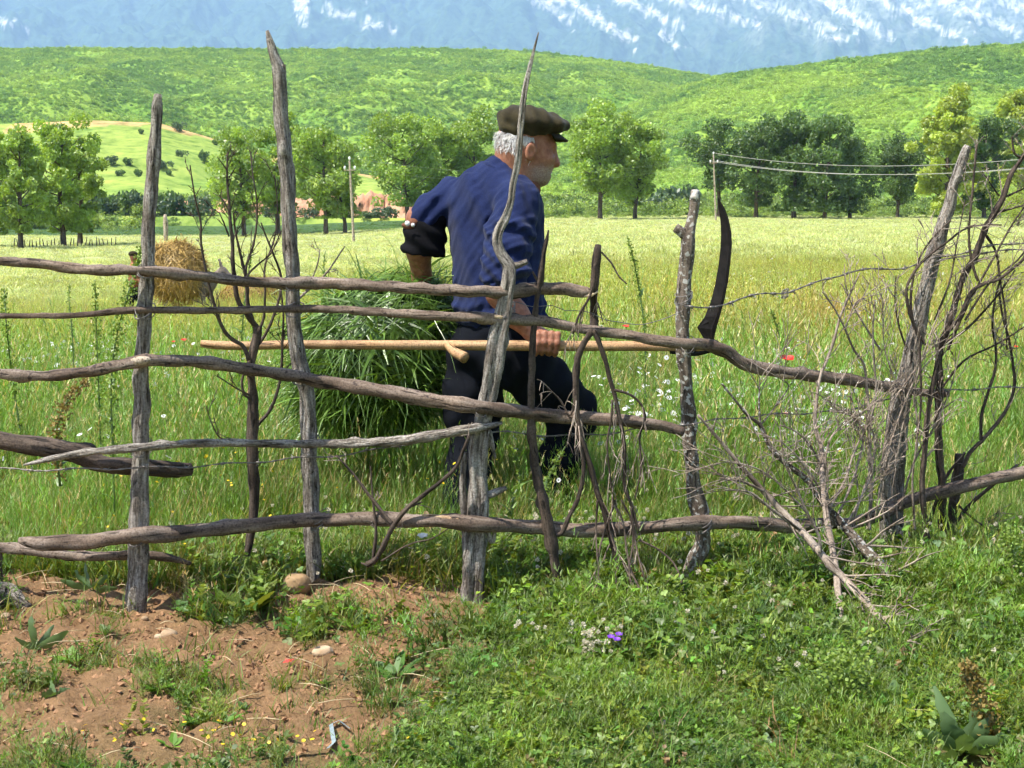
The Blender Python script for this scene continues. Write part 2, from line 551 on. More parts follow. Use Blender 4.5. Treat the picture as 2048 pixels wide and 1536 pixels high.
_wf = fbm(14.0, 201, 3)
_wg = fbm(3.0, 231, 3)
def meadow_col(x, y):
    """albedo of the meadow: fresh green near the fence, drier and paler far out, in patches"""
    u = x / np.maximum(y, 1)
    near, mid, far = np.array([0.135, 0.245, 0.034]), np.array([0.32, 0.36, 0.085]), np.array([0.46, 0.51, 0.225])
    ll = np.log(np.maximum(y, 1))
    t1 = sstep((ll - math.log(6.0)) / (math.log(20) - math.log(6.0)) * (0.75 + 0.6 * sstep((u + .05) / .25)) + 0.16 * _wf(x, y))
    t2 = sstep((ll - math.log(26)) / (math.log(75) - math.log(26)) + 0.25 * _wf(x * 0.5, y * 0.25))
    c = near + (mid - near) * t1[..., None]
    c = c + (far - c) * t2[..., None]
    g = np.clip(_wg(x, y), -1, 1)[..., None]
    c = c * (1 + 0.2 * g)
    olive = sstep(.15 + .9 * _wf(x * 1.7 + 30, y * .9) + .5 * sstep((u - .02) / .2)) * sstep((y - 7) / 5) * sstep((60 - y) / 30)
    c = c + (np.array([0.36, 0.31, 0.055]) - c) * (.34 * olive)[..., None]
    rust = sstep((_wg(x * .5 + 8, y * .35) - .75) / .4) * sstep((y - 6) / 3) * sstep((30 - y) / 8)
    c = c + (np.array([0.34, 0.21, 0.07]) - c) * (.6 * rust)[..., None]
    # a belt of dark crop along the foot of the left hill
    crop = sstep((y - 168) / 8) * sstep((258 - y) / 10) * sstep((0.02 - u) / 0.04)
    c = c + (np.array([0.09, 0.17, 0.05]) - c) * crop[..., None]
    return c

rr = np.concatenate([np.geomspace(1.0, 9.0, 210), np.geomspace(9.2, 300, 190)])
az = np.radians(np.linspace(-56, 56, 300))
A_, R_ = np.meshgrid(az, rr)
gx, gy = R_ * np.sin(A_), R_ * np.cos(A_)
gz = field_h(gx, gy)
gz += np.where(gy < 4.6, (1 - cover(gx, gy)) * (0.010 * _w3(gx, gy) + 0.004 * RNG.normal(size=gx.shape)), 0)
cv = cover(gx, gy)
soil = np.array([0.245, 0.148, 0.076])
turf = np.array([0.13, 0.12, 0.045])
t_meadow = sstep((gy - 4.2) / 0.5)
gc = soil + (turf - soil) * cv[..., None] * 0.85
gc = gc + (meadow_col(gx, gy) * 0.72 - gc) * t_meadow[..., None]
n0, n1 = gx.shape
i, j = np.meshgrid(np.arange(n0 - 1), np.arange(n1 - 1), indexing='ij')
GQ = np.stack([i * n1 + j, i * n1 + j + 1, (i + 1) * n1 + j + 1, (i + 1) * n1 + j], 2).reshape(-1, 4)

mat_ground, nt, out = nodes_of('ground')
at = N(nt, 'ShaderNodeAttribute', attribute_name='gcol')
geo = N(nt, 'ShaderNodeNewGeometry')
nz1 = N(nt, 'ShaderNodeTexNoise', Scale=7.0, Detail=9.0, Roughness=0.7)
nz2 = N(nt, 'ShaderNodeTexNoise', Scale=70.0, Detail=5.0, Roughness=0.7)
nt.links.new(geo.outputs['Position'], nz1.inputs['Vector']); nt.links.new(geo.outputs['Position'], nz2.inputs['Vector'])
c = mul(nt, at.outputs['Color'], ramp(nt, nz1.outputs['Fac'], [(0.3, (0.66, 0.6, 0.55)), (0.5, (1, 1, 1)), (0.72, (1.3, 1.25, 1.2))]))
c = mul(nt, c, ramp(nt, nz2.outputs['Fac'], [(0.3, (0.7, 0.68, 0.64)), (0.55, (1, 1, 1)), (0.75, (1.25, 1.25, 1.25))]))
b = N(nt, 'ShaderNodeBsdfPrincipled', Roughness=0.95)
b.inputs['Specular IOR Level'].default_value = 0.15
nt.links.new(c, b.inputs['Base Color'])
bp = N(nt, 'ShaderNodeBump', Strength=0.8, Distance=0.02)
nt.links.new(nz2.outputs['Fac'], bp.inputs['Height']); nt.links.new(bp.outputs[0], b.inputs['Normal'])
nt.links.new(b.outputs[0], out.inputs[0])
GV, GC = np.stack([gx, gy, gz], 2).reshape(-1, 3), gc.reshape(-1, 3)
ground = build('ground', GV, GQ, mat_ground, attrs={'gcol': np.concatenate([GC, np.ones((len(GC), 1))], 1)})
tag(ground, 'red earth and meadow ground running to the hills', 'ground', kind='structure')

# ------------------------------------------------------------------ land: green hills
uu = np.linspace(-0.62, 0.62, 420)
yy = np.geomspace(224, 1500, 210)
U_, Y_ = np.meshgrid(uu, yy)
hx, hy = U_ * Y_, Y_
pa, pb, pc = hill_parts(hx, hy)
hz = np.maximum.reduce([pa, pb, pc, field_h(hx, hy) - 1.0])
isC = (pc >= pa) & (pc >= pb)
hc = np.where(isC[..., None], np.array([0.25, 0.32, 0.085]), np.array([0.2, 0.30, 0.06]))
earth = isC & (Y_ > 391 + 10 * _wc(hx * 2, hy))
hc = np.where(earth[..., None], np.array([0.52, 0.33, 0.17]), hc)
n0, n1 = hx.shape
i, j = np.meshgrid(np.arange(n0 - 1), np.arange(n1 - 1), indexing='ij')
HQ = np.stack([i * n1 + j, i * n1 + j + 1, (i + 1) * n1 + j + 1, (i + 1) * n1 + j], 2).reshape(-1, 4)
mat_hill, nt, out = nodes_of('hill_turf')
at = N(nt, 'ShaderNodeAttribute', attribute_name='gcol')
geo = N(nt, 'ShaderNodeNewGeometry')
nz1 = N(nt, 'ShaderNodeTexNoise', Scale=0.22, Detail=6.0, Roughness=0.7)
nt.links.new(geo.outputs['Position'], nz1.inputs['Vector'])
wv = N(nt, 'ShaderNodeTexNoise', Scale=0.03, Detail=3.0)
nt.links.new(geo.outputs['Position'], wv.inputs['Vector'])
c = mul(nt, at.outputs['Color'], ramp(nt, nz1.outputs['Fac'], [(0.36, (0.5, 0.62, 0.5)), (0.5, (0.95, 1, 0.9)), (0.66, (1.3, 1.2, 1.1))]))
c = mul(nt, c, ramp(nt, wv.outputs['Fac'], [(0.35, (0.75, 0.85, 0.8)), (0.6, (1.1, 1.05, 1.0))]))
b = N(nt, 'ShaderNodeBsdfDiffuse')
nt.links.new(c, b.inputs[0]); nt.links.new(b.outputs[0], out.inputs[0])
hills = build('hills', np.stack([hx, hy, hz], 2), HQ, mat_hill, attrs={'gcol': np.concatenate([hc.reshape(-1, 3), np.ones((hc.size // 3, 1))], 1)})
tag(hills, 'rolling green hills with scrub beyond the field', 'hills', kind='structure')

# ------------------------------------------------------------------ land: the far mountain with bare scree
mu = np.linspace(-0.55, 0.55, 820)
mt_ = np.linspace(0, 1, 190)
U_, T_ = np.meshgrid(mu, mt_)
my = 6000 + 5200 * T_
mx = U_ * my
_wm, _wm2 = fbm(1400.0, 401, 5), fbm(320.0, 441, 4)
me_ = e_of(300) + (e_of(-170) - e_of(300)) * T_ ** 1.05 + 0.006 * U_
mz = CAMZ + me_ * my + (110 * _wm(mx, my * 0.5) + 34 * _wm2(mx, my)) * np.sin(np.pi * np.clip(T_, 0, 1)) ** 0.5
b_ = ((mz - CAMZ) / my * CP + SP) / (CP - (mz - CAMZ) / my * SP)
mpx, mpy = 1024 + FPX * U_ * (CP + b_ * SP), 768 - FPX * b_
rock = np.zeros_like(mpx)
_wr, _wr2 = fbm(90.0, 501, 4), fbm(26.0, 541, 3)
jit = 9 * _wr2(mpx, mpy)
def streak(x0, y0, x1, y1, w):
    d = np.array([x1 - x0, y1 - y0], float); L = np.hypot(*d); d /= L
    s = (mpx - x0) * d[0] + (mpy - y0) * d[1]
    q = (mpx - x0) * -d[1] + (mpy - y0) * d[0]
    return sstep((w * (1 - 0.5 * s / L) - np.abs(q) + jit * 0.7) / 5) * (s > -15) * (s < L + jit)
for a_ in ((1040, -30, 1145, 46, 15), (1085, -30, 1270, 86, 16), (1190, -30, 1372, 58, 12), (598, -40, 606, 46, 20), (660, 20, 790, 60, 9), (1300, -20, 1520, 50, 13), (1330, 75, 1360, 95, 8),
           (1440, -25, 1680, 62, 13), (1600, -30, 1790, 78, 16), (1700, -30, 1930, 80, 13), (1820, -30, 2048, 70, 16), (1930, -40, 2150, 60, 20), (0, 38, 60, 62, 6), (1650, 70, 1720, 84, 6), (2000, -40, 2300, 70, 20)):
    rock = np.maximum(rock, streak(*a_))
rock = np.maximum(rock, sstep((_wr(mpx, mpy * 2.2) + _wr2(mpx, mpy) * 0.5 - 1.75 + np.clip((mpx - 950) / 1000, 0, 1.2) * 1.25 - mpy / 75) / 0.4))
rock = np.maximum(rock * 0.85, 0.22 * sstep((mpx - 1050) / 800) * sstep((120 - mpy + 40 * _wr(mpx, mpy)) / 110))
mc = np.array([0.05, 0.09, 0.05]) + (np.array([0.60, 0.58, 0.53]) - np.array([0.05, 0.09, 0.05])) * rock[..., None]
n0, n1 = mx.shape
i, j = np.meshgrid(np.arange(n0 - 1), np.arange(n1 - 1), indexing='ij')
MQ = np.stack([i * n1 + j, i * n1 + j + 1, (i + 1) * n1 + j + 1, (i + 1) * n1 + j], 2).reshape(-1, 4)
mat_mtn, nt, out = nodes_of('mountain_scrub')
at = N(nt, 'ShaderNodeAttribute', attribute_name='gcol')
geo = N(nt, 'ShaderNodeNewGeometry')
nz1 = N(nt, 'ShaderNodeTexNoise', Scale=0.022, Detail=6.0, Roughness=0.75)
nt.links.new(geo.outputs['Position'], nz1.inputs['Vector'])
c = mul(nt, at.outputs['Color'], ramp(nt, nz1.outputs['Fac'], [(0.38, (0.25, 0.32, 0.25)), (0.5, (0.95, 0.95, 0.9)), (0.62, (1.45, 1.4, 1.3))]))
b = N(nt, 'ShaderNodeBsdfDiffuse')
nt.links.new(c, b.inputs[0]); nt.links.new(b.outputs[0], out.inputs[0])
mtn = build('mountain', np.stack([mx, my, mz], 2), MQ, mat_mtn, attrs={'gcol': np.concatenate([mc.reshape(-1, 3), np.ones((mc.size // 3, 1))], 1)})
tag(mtn, 'far blue mountain with pale bare scree', 'mountain', kind='structure')

# valley floor between the hills and the mountain, and the land behind the camera
vf = build('valley_floor', [[-11000, -900, -4.5], [11000, -900, -4.5], [11000, 12500, -4.5], [-11000, 12500, -4.5]], np.array([[0, 1, 2, 3]]), plain('valley_turf', (0.2, 0.24, 0.07), noise=0.2, nscale=0.02))
tag(vf, 'valley floor grassland under and behind the hills', 'valley', kind='structure')

# ------------------------------------------------------------------ air
mat_haze, nt, out = nodes_of('haze')
pv = nt.nodes.new('ShaderNodeVolumePrincipled')
pv.inputs['Color'].default_value = (0.42, 0.625, 1.0, 1)
pv.inputs['Density'].default_value = 1.0e-4
pv.inputs['Density Attribute'].default_value = ''
pv.inputs['Color Attribute'].default_value = ''
pv.inputs['Anisotropy'].default_value = 0.0
nt.links.new(pv.outputs[0], out.inputs['Volume'])
mat_haze.cycles.homogeneous_volume = True
x0, x1, y0, y1, z0, z1 = -11500, 11500, -1000, 13000, -6.0, float(mz.max()) + 40
hv = np.array([[x, y, z] for z in (z0, z1) for y in (y0, y1) for x in (x0, x1)])
hq = np.array([[0, 2, 3, 1], [4, 5, 7, 6], [0, 1, 5, 4], [2, 6, 7, 3], [0, 4, 6, 2], [1, 3, 7, 5]])
haze = build('haze', hv, hq, mat_haze, smooth=False)
tag(haze, 'blue summer haze filling the valley air', 'haze', kind='stuff')
# ------------------------------------------------------------------ the stick fence
M_GREY = wood('weathered_wood', [(0.32, (0.05, 0.042, 0.034)), (0.43, (0.17, 0.15, 0.13)), (0.55, (0.32, 0.30, 0.275)), (0.72, (0.52, 0.50, 0.475))], scale=110, bump=1.0, dist=0.008)
M_RAIL = wood('rail_bark', [(0.28, (0.055, 0.038, 0.028)), (0.45, (0.135, 0.10, 0.078)), (0.62, (0.215, 0.175, 0.148)), (0.8, (0.33, 0.295, 0.265))], scale=45, bump=0.5, spots=(60.0, (0.05, 0.035, 0.03), 0.64))
M_DARK = wood('dark_bark', [(0.3, (0.022, 0.016, 0.013)), (0.5, (0.075, 0.056, 0.044)), (0.75, (0.15, 0.12, 0.10))], scale=60, bump=0.9)
M_LICH = wood('lichen_bark', [(0.3, (0.05, 0.038, 0.03)), (0.5, (0.145, 0.118, 0.095)), (0.75, (0.27, 0.235, 0.2))], scale=60, bump=1.0, spots=(75.0, (0.42, 0.41, 0.37), 0.56), dist=0.008)
M_TWIG = wood('twig_bark', [(0.3, (0.15, 0.115, 0.095)), (0.5, (0.30, 0.25, 0.21)), (0.75, (0.46, 0.41, 0.36))], scale=50, bump=0.3)
M_PALE = wood('bare_pale_wood', [(0.3, (0.34, 0.22, 0.12)), (0.5, (0.52, 0.38, 0.24)), (0.75, (0.66, 0.55, 0.42))], scale=60, bump=0.4)
M_WIRE = plain('rusty_wire', (0.20, 0.18, 0.165), rough=0.55, noise=0.3, nscale=90, metal=0.6)

_FX = np.array([-60, 275, 628, 945, 1110, 1375, 1560, 1780, 1900, 2100])
_FY = np.array([3.90, 3.86, 4.14, 4.02, 4.14, 4.14, 4.3, 4.52, 4.55, 4.6])
def fdepth(px):
    return float(np.interp(px, _FX, _FY))

def trace(pts, off=0.0, depth=None, lift=0.0):
    """pixel polyline (x, y, width) -> world points and radii, on the fence line plus an offset in depth"""
    W, R = [], []
    for p in pts:
        Y = (depth if depth is not None else fdepth(p[0])) + (p[3] if len(p) > 3 else off)
        w, s = P(p[0], p[1], Y)
        if lift and w[2] < field_h(w[0], w[1]) + lift:                # what reaches the ground lies on it, nearer the camera
            gq = ground_at(p[0], p[1] + lift / s * 0.9)
            w, s = P(p[0], p[1], gq[1])
        W.append(w); R.append(max(p[2], 1.0) * 0.5 * s)
    return np.array(W), np.array(R)

fence = thing('stick_fence', 'crooked grey fence of rough posts and bark rails across the meadow edge', 'fence', tuple(ground_at(945, 1210)))

def fence_part(name, mb, mat, label=None):
    o = mb.make(name, mat)
    adopt(o, fence)
    if label: o['label'] = label
    return o

def post(pts, mat, label, seed, depth, flute=0.09, rough=0.08, extra=(), knots=3, n=18):
    mb = MB()
    W, R = trace(pts, depth=depth)
    W[-1, 2] = min(W[-1, 2], field_h(W[-1, 0], W[-1, 1])) - 0.10        # set into the soil
    mb.tube(W, R, n=n, rough=rough, flute=flute, seed=seed, step=0.014, knots=knots)
    for k, e in enumerate(extra):
        W2, R2 = trace(e, depth=depth)
        mb.tube(W2, R2, n=10, rough=0.08, flute=0.05, seed=seed * 7 + k, step=0.008)
    return fence_part('post', mb, mat, label)

post([(316, 188, 13), (314, 215, 20), (312, 273, 22), (309, 318, 27), (306, 350, 23), (302, 393, 24), (297, 450, 25), (297, 513, 25), (295, 540, 25), (289, 658, 26), (284, 719, 27),
      (283, 770, 27), (286, 815, 31), (282, 849, 29), (284, 907, 31), (280, 975, 33), (279, 1035, 35), (278, 1110, 38), (276, 1174, 40), (274, 1215, 36), (272, 1246, 30)], M_GREY,
     'smooth silver grey post with a small knob near its top', 1, 3.86, extra=[[(272, 960, 14), (266, 985, 12), (264, 1012, 4)]])
post([(535, 61, 6), (539, 76, 11), (543, 92, 15), (548, 113, 18), (556, 132, 24), (559, 145, 27), (561, 190, 27), (564, 239, 27), (571, 308, 29), (577, 376, 28), (577, 427, 28), (581, 478, 28),
      (584, 514, 29), (586, 583, 26), (591, 671, 30), (598, 719, 30), (612, 770, 31), (617, 822, 30), (619, 907, 31), (624, 1014, 30), (626, 1105, 29), (628, 1150, 27), (628, 1184, 24)], M_GREY,
     'tallest grey post, split to a point at its top', 2, 4.14, extra=[[(567, 129, 9), (567, 145, 10), (568, 175, 8)]])
post([(1077, 65, 3), (1068, 100, 6), (1058, 140, 9), (1050, 180, 11), (1043, 231, 13), (1039, 282, 14), (1033, 336, 14), (1026, 367, 13), (1022, 399, 15), (1012, 430, 17), (999, 457, 18), (994, 485, 20),
      (1004, 512, 22), (1018, 532, 27), (1018, 555, 30), (1014, 580, 30), (1006, 629, 34), (996, 668, 38), (988, 727, 42), (978, 780, 37), (968, 830, 37), (961, 870, 40), (956, 915, 38), (956, 972, 42), (957, 1008, 46), (951, 1058, 44), (948, 1112, 46),
      (945, 1170, 48), (943, 1200, 46), (940, 1222, 40)], M_GREY, 'gnarled crooked post, thick at its foot and whip thin at its top', 3, 4.02, flute=0.11, rough=0.07, knots=5, n=22,
     extra=[[(1020, 533, 16), (1035, 530, 14), (1055, 523, 11)], [(972, 992, 16), (990, 985, 15), (1013, 976, 9)], [(978, 862, 12), (984, 890, 11), (991, 916, 4)],
            [(930, 905, 11), (925, 960, 13), (928, 1020, 15), (932, 1120, 15), (928, 1200, 12)], [(990, 1060, 8), (985, 1085, 9), (972, 1055, 12)]])
post([(1097, 460, 3), (1093, 480, 7), (1088, 502, 9), (1083, 541, 13), (1080, 562, 14), (1074, 596, 10), (1070, 627, 11), (1067, 658, 12), (1065, 697, 13), (1063, 762, 14), (1062, 815, 15), (1063, 861, 17),
      (1068, 915, 17), (1077, 968, 20), (1090, 1022, 23), (1097, 1058, 26), (1106, 1101, 20), (1113, 1147, 16), (1119, 1186, 10)], M_DARK, 'thin dark brown stake with rough bark beside the gnarled post', 4, 4.06, rough=0.12,
     extra=[[(1080, 572, 7), (1074, 560, 6), (1065, 543, 4)], [(1097, 1062, 12), (1117, 1069, 10), (1138, 1033, 9), (1156, 997, 9), (1167, 943, 9), (1163, 890, 7)]], n=12)
post([(1391, 381, 17), (1390, 399, 19), (1387, 425, 19), (1381, 459, 24), (1378, 472, 27), (1375, 503, 25), (1372, 542, 26), (1368, 581, 28), (1367, 620, 27), (1366, 672, 26), (1369, 725, 26), (1374, 770, 27), (1377, 817, 27),
      (1380, 885, 26), (1387, 953, 28), (1395, 1005, 30), (1405, 1045, 32), (1406, 1088, 31), (1390, 1124, 31), (1375, 1158, 31), (1368, 1188, 28)], M_LICH, 'bark covered post speckled with lichen, bent at its foot', 5, 4.16, rough=0.09,
     extra=[[(1376, 474, 22), (1364, 464, 20), (1351, 455, 17)]])
post([(1936, 292, 14), (1930, 305, 18), (1925, 320, 20), (1915, 351, 21), (1906, 372, 20), (1899, 406, 24), (1886, 447, 24), (1878, 481, 28), (1865, 520, 28), (1857, 559, 28), (1847, 599, 30), (1839, 638, 32), (1822, 714, 32), (1805, 782, 36),
      (1794, 851, 40), (1788, 919, 44), (1785, 988, 46), (1780, 1056, 44), (1779, 1118, 40)], M_GREY, 'leaning old post with flaking bark and a sawn notch', 6, 4.52, flute=0.08, rough=0.07)
post([(-4, 1096, 12), (-3, 1130, 13), (0, 1165, 13), (2, 1196, 13)], M_DARK, 'short dark post at the edge of the picture', 7, 3.95)
post([(1919, 908, 19), (1917, 940, 20), (1912, 980, 20), (1906, 1020, 18), (1902, 1062, 15)], M_DARK, 'short dark stump post behind the lowest rail', 8, 4.62, rough=0.12)
mb = MB()                                                                                     # pale sawn ends of two posts
W, R = trace([(1392, 380, 16), (1390, 398, 18)], depth=4.155); mb.tube(W, R * 1.06, n=10, rough=0.1, seed=3, step=0.008)
fence_part('bare_tip', mb, wood('peeled_wood', [(0.3, (0.45, 0.42, 0.4)), (0.6, (0.72, 0.7, 0.68)), (0.8, (0.8, 0.8, 0.78))], scale=60), 'white peeled tip of the lichen post')

def rail(pts, mat, label, seed, off=-0.045, rough=0.09, knots=9, n=16):
    mb = MB()
    W, R = trace(pts, off=off)
    mb.tube(W, R, n=n, rough=rough, seed=seed, step=0.014, knots=knots)
    return fence_part('rail', mb, mat, label)

rail([(-40, 519, 18), (0, 522, 18), (100, 530, 20), (140, 536, 23), (180, 540, 20), (260, 541, 20), (330, 545, 22), (400, 552, 22), (480, 562, 20), (560, 567, 22), (640, 566, 26), (720, 570, 22), (800, 575, 22), (880, 580, 22),
      (960, 583, 24), (1020, 585, 26), (1080, 577, 26), (1130, 578, 26), (1170, 584, 22), (1182, 584, 16), (1194, 583, 6)], M_RAIL, 'topmost rail, broken off short at its thick end', 21)
rail([(-40, 634, 9), (0, 632, 11), (100, 632, 11), (180, 628, 12), (240, 622, 14), (320, 620, 14), (400, 621, 14), (500, 619, 14), (600, 618, 15), (700, 620, 16), (800, 627, 18), (900, 633, 19), (990, 637, 22), (1080, 642, 22), (1150, 655, 20),
      (1250, 670, 20), (1350, 685, 22), (1415, 691, 24), (1445, 700, 26), (1485, 726, 26), (1550, 741, 26), (1600, 748, 24), (1680, 758, 24), (1750, 768, 22), (1800, 778, 20), (1850, 786, 16), (1897, 788, 13)], M_RAIL, 'second rail, thin and straight, kinked below the scythe blade', 22)
rail([(-40, 748, 22), (0, 748, 22), (60, 752, 22), (120, 750, 22), (180, 742, 23), (240, 730, 23), (290, 722, 25), (350, 722, 23), (420, 726, 24), (480, 736, 24), (560, 748, 24), (640, 762, 26), (720, 775, 28), (800, 788, 28), (880, 803, 28),
      (960, 815, 28), (1040, 824, 28), (1120, 833, 28), (1200, 838, 26), (1280, 845, 24), (1340, 855, 22), (1368, 864, 18)], M_RAIL, 'middle rail sagging from an oval saw cut', 23)
rail([(48, 930, 4), (100, 918, 12), (150, 908, 14), (210, 901, 16), (270, 896, 17), (330, 890, 17), (400, 886, 16), (480, 886, 16), (560, 888, 16), (640, 887, 17), (720, 886, 18), (800, 881, 20), (880, 868, 20), (940, 858, 20), (980, 852, 14), (1004, 846, 6)],
     M_GREY, 'thin grey barkless rail pointed at both ends', 24, off=-0.05)
rail([(38, 1080, 12), (58, 1084, 24), (80, 1087, 30), (130, 1085, 30), (200, 1080, 32), (270, 1072, 32), (330, 1068, 32), (400, 1060, 30), (480, 1054, 28), (560, 1044, 28), (640, 1039, 28), (720, 1038, 28), (800, 1040, 28), (880, 1042, 28), (950, 1048, 30), (1020, 1052, 28),
      (1090, 1055, 28), (1160, 1060, 30), (1230, 1060, 28), (1300, 1053, 26), (1370, 1048, 28), (1420, 1044, 28), (1500, 1047, 28), (1580, 1050, 26), (1660, 1048, 24), (1720, 1042, 24), (1760, 1028, 24), (1810, 1004, 26), (1880, 985, 26), (1950, 966, 26), (2010, 953, 24), (2080, 936, 24)],
     M_RAIL, 'long lowest rail with reddish brown bark', 25, rough=0.08, knots=9)
rail([(-40, 1092, 22), (40, 1098, 22), (100, 1106, 20), (160, 1113, 18), (220, 1112, 18), (290, 1110, 16), (340, 1116, 16), (382, 1127, 7)], M_RAIL, 'short rail below the lowest rail, passing behind the silver post', 26, off=0.055)
rail([(-40, 879, 40), (40, 888, 40), (100, 895, 38), (150, 908, 36), (190, 925, 36), (240, 932, 34), (300, 936, 32), (350, 939, 29), (382, 938, 25)], M_DARK, 'thick dark bark log rail with a frayed end', 27, off=0.07, rough=0.09)

# oval saw cut on the middle rail, strips of bare orange wood, small white marks
mb = MB()
w0, s = P(281, 721, fdepth(281) - 0.045 - 0.0125)
a = np.linspace(0, 2 * np.pi, 20, endpoint=False)
ov = np.stack([w0[0] + 21 * s * np.cos(a), np.full(20, w0[1]) - 0.006 * (1 + np.cos(a)), w0[2] + 8.5 * s * np.sin(a) + 0.002 * np.cos(a)], 1)
mb.add(np.concatenate([ov, [ov.mean(0) - [0, 0.002, 0]], ov + [0, 0.012, 0]]),
       Q=[[k, 21 + k, 21 + (k + 1) % 20, (k + 1) % 20] for k in range(20)], T=[[20, k, (k + 1) % 20] for k in range(20)])
fence_part('saw_cut', mb, wood('sawn_wood', [(0.3, (0.26, 0.21, 0.16)), (0.6, (0.42, 0.37, 0.31)), (0.8, (0.5, 0.46, 0.4))], scale=60), 'pale oval saw cut on the middle rail')
for pts, lab in (([(845, 1031, 5), (880, 1034, 9), (915, 1040, 14), (946, 1046, 9)], 'strip of bare orange wood on the lowest rail'),
                 ([(988, 633, 9), (1000, 634, 13), (1018, 636, 8)], 'torn orange wood on the second rail'),
                 ([(1545, 747, 9), (1560, 751, 14), (1590, 753, 10)], 'pale flake of torn bark on the second rail'),
                 ([(1168, 592, 5), (1180, 590, 9), (1196, 583, 4)], 'splintered orange end of the topmost rail')):
    mb = MB()
    W, R = trace(pts, off=-0.055)
    mb.tube(W, R, n=8, rough=0.12, seed=len(lab))
    fence_part('bare_wood', mb, M_PALE, lab)

# wire
def wire(pts, r, barbs, label, off=-0.03, twist=True):
    mb = MB()
    W, _ = trace([(x, y, 2) for x, y in pts], off=off)
    d = np.concatenate([[0], np.cumsum(np.linalg.norm(np.diff(W, axis=0), axis=1))])
    m = int(d[-1] / 0.012)
    C = catmull(W, d, m)
    C[:, 2] += 0.003 * np.sin(np.arange(m) * 0.35) + 0.002 * RNG.normal(size=m).cumsum() * 0.15
    for k in range(2 if twist else 1):
        ph = np.arange(m) * 1.1 + k * np.pi
        D = C + (0.0016 * np.stack([0 * ph, np.cos(ph), np.sin(ph)], 1) if twist else 0)
        mb.tube(D[::1], np.full(m, r), n=5, step=0.02, caps=False)
    if barbs:
        for q in np.arange(0.03, d[-1], barbs):
            i = min(int(q / d[-1] * (m - 1)), m - 1)
            for k in range(4):
                v = RNG.normal(size=3); v /= np.linalg.norm(v)
                mb.tube([C[i] - v * 0.003, C[i] + v * 0.013], [r * 1.1, r * 0.5], n=4, step=0.01)
            t = C[min(i + 1, m - 1)] - C[max(i - 1, 0)]
            mb.tube([C[i] - t * 0.3, C[i] + t * 0.3], [r * 2.6, r * 2.6], n=6, step=0.01)
    fence_part('wire', mb, M_WIRE, label)

wire([(1368, 612), (1410, 618), (1450, 609), (1480, 599), (1520, 591), (1570, 586), (1610, 575), (1650, 561), (1700, 546), (1760, 539), (1820, 536), (1868, 519), (1920, 508), (1985, 493), (2070, 484)], 0.0017, 0.075, 'barbed wire strung from the lichen post over the dead brush', off=-0.05)
wire([(1868, 524), (1930, 512), (1990, 502), (2080, 503)], 0.0015, 0.075, 'second barbed strand running out past the leaning post', off=-0.05)
wire([(-30, 936), (100, 940), (180, 939), (280, 936), (400, 932), (500, 925), (600, 916), (700, 908), (800, 890), (900, 874), (940, 868), (1000, 864), (1100, 870), (1200, 867), (1300, 853), (1399, 845), (1450, 838), (1553, 829), (1632, 825), (1676, 822), (1775, 800), (1826, 786), (1888, 781), (2080, 773)],
     0.0014, 0.11, 'thin rusty barbed wire below the middle rail', off=-0.028)
wire([(1010, 612), (1026, 606), (1062, 615), (1088, 611), (1107, 610), (1127, 620), (1151, 623), (1180, 628), (1206, 640), (1245, 644), (1280, 649), (1330, 640), (1366, 622)], 0.0013, 0, 'single plain wire between two posts', twist=False, off=-0.03)
for cx, cy in ((295, 542), (290, 622), (585, 567), (590, 619), (601, 755), (284, 897), (279, 1073), (621, 888), (965, 817), (1800, 779), (1376, 690), (1015, 584)):
    mb = MB()
    for k in range(3):
        t = np.linspace(0, 2 * np.pi * 1.05, 20) + RNG.uniform(0, 6)
        w, s = P(cx, cy, fdepth(cx) - 0.025)
        th = RNG.uniform(-.6, .6)
        a_, b_ = 17 * s * np.cos(t), 17 * s * np.sin(t)
        mb.tube(np.stack([w[0] + a_ * math.cos(th), w[1] + .046 * np.sin(t + .4), w[2] + a_ * math.sin(th) + b_ * .75], 1), np.full(20, .0013), n=4, step=.008)
    fence_part('wire_binding', mb, M_WIRE)
for cx, cy, rr_, lab in ((1010, 622, 20, 'wire binding on the gnarled post'), (1367, 592, 17, 'wire binding on the lichen post'), (640, 1040, 18, 'wire loop on the tallest post'), (1404, 1046, 20, 'wire loop at the bent foot of the lichen post'), (1570, 587, 7, 'knot in the barbed wire')):
    mb = MB()
    for k in range(5):
        t = np.linspace(0, 2 * np.pi * 1.1, 22) + RNG.uniform(0, 6)
        Y = fdepth(cx) + (-0.02 if rr_ > 10 else -0.05)
        w, s = P(cx, cy, Y)
        el = RNG.uniform(0.3, 0.8)
        pp = np.stack([w[0] + rr_ * s * np.cos(t), w[1] + (0.05 if rr_ > 10 else 0.008) * np.sin(t), w[2] + rr_ * s * el * np.sin(t + 1) + RNG.uniform(-8, 8) * s + 0 * t], 1)
        mb.tube(pp, np.full(22, 0.0014), n=4, step=0.008)
    fence_part('wire_binding', mb, M_WIRE, lab)

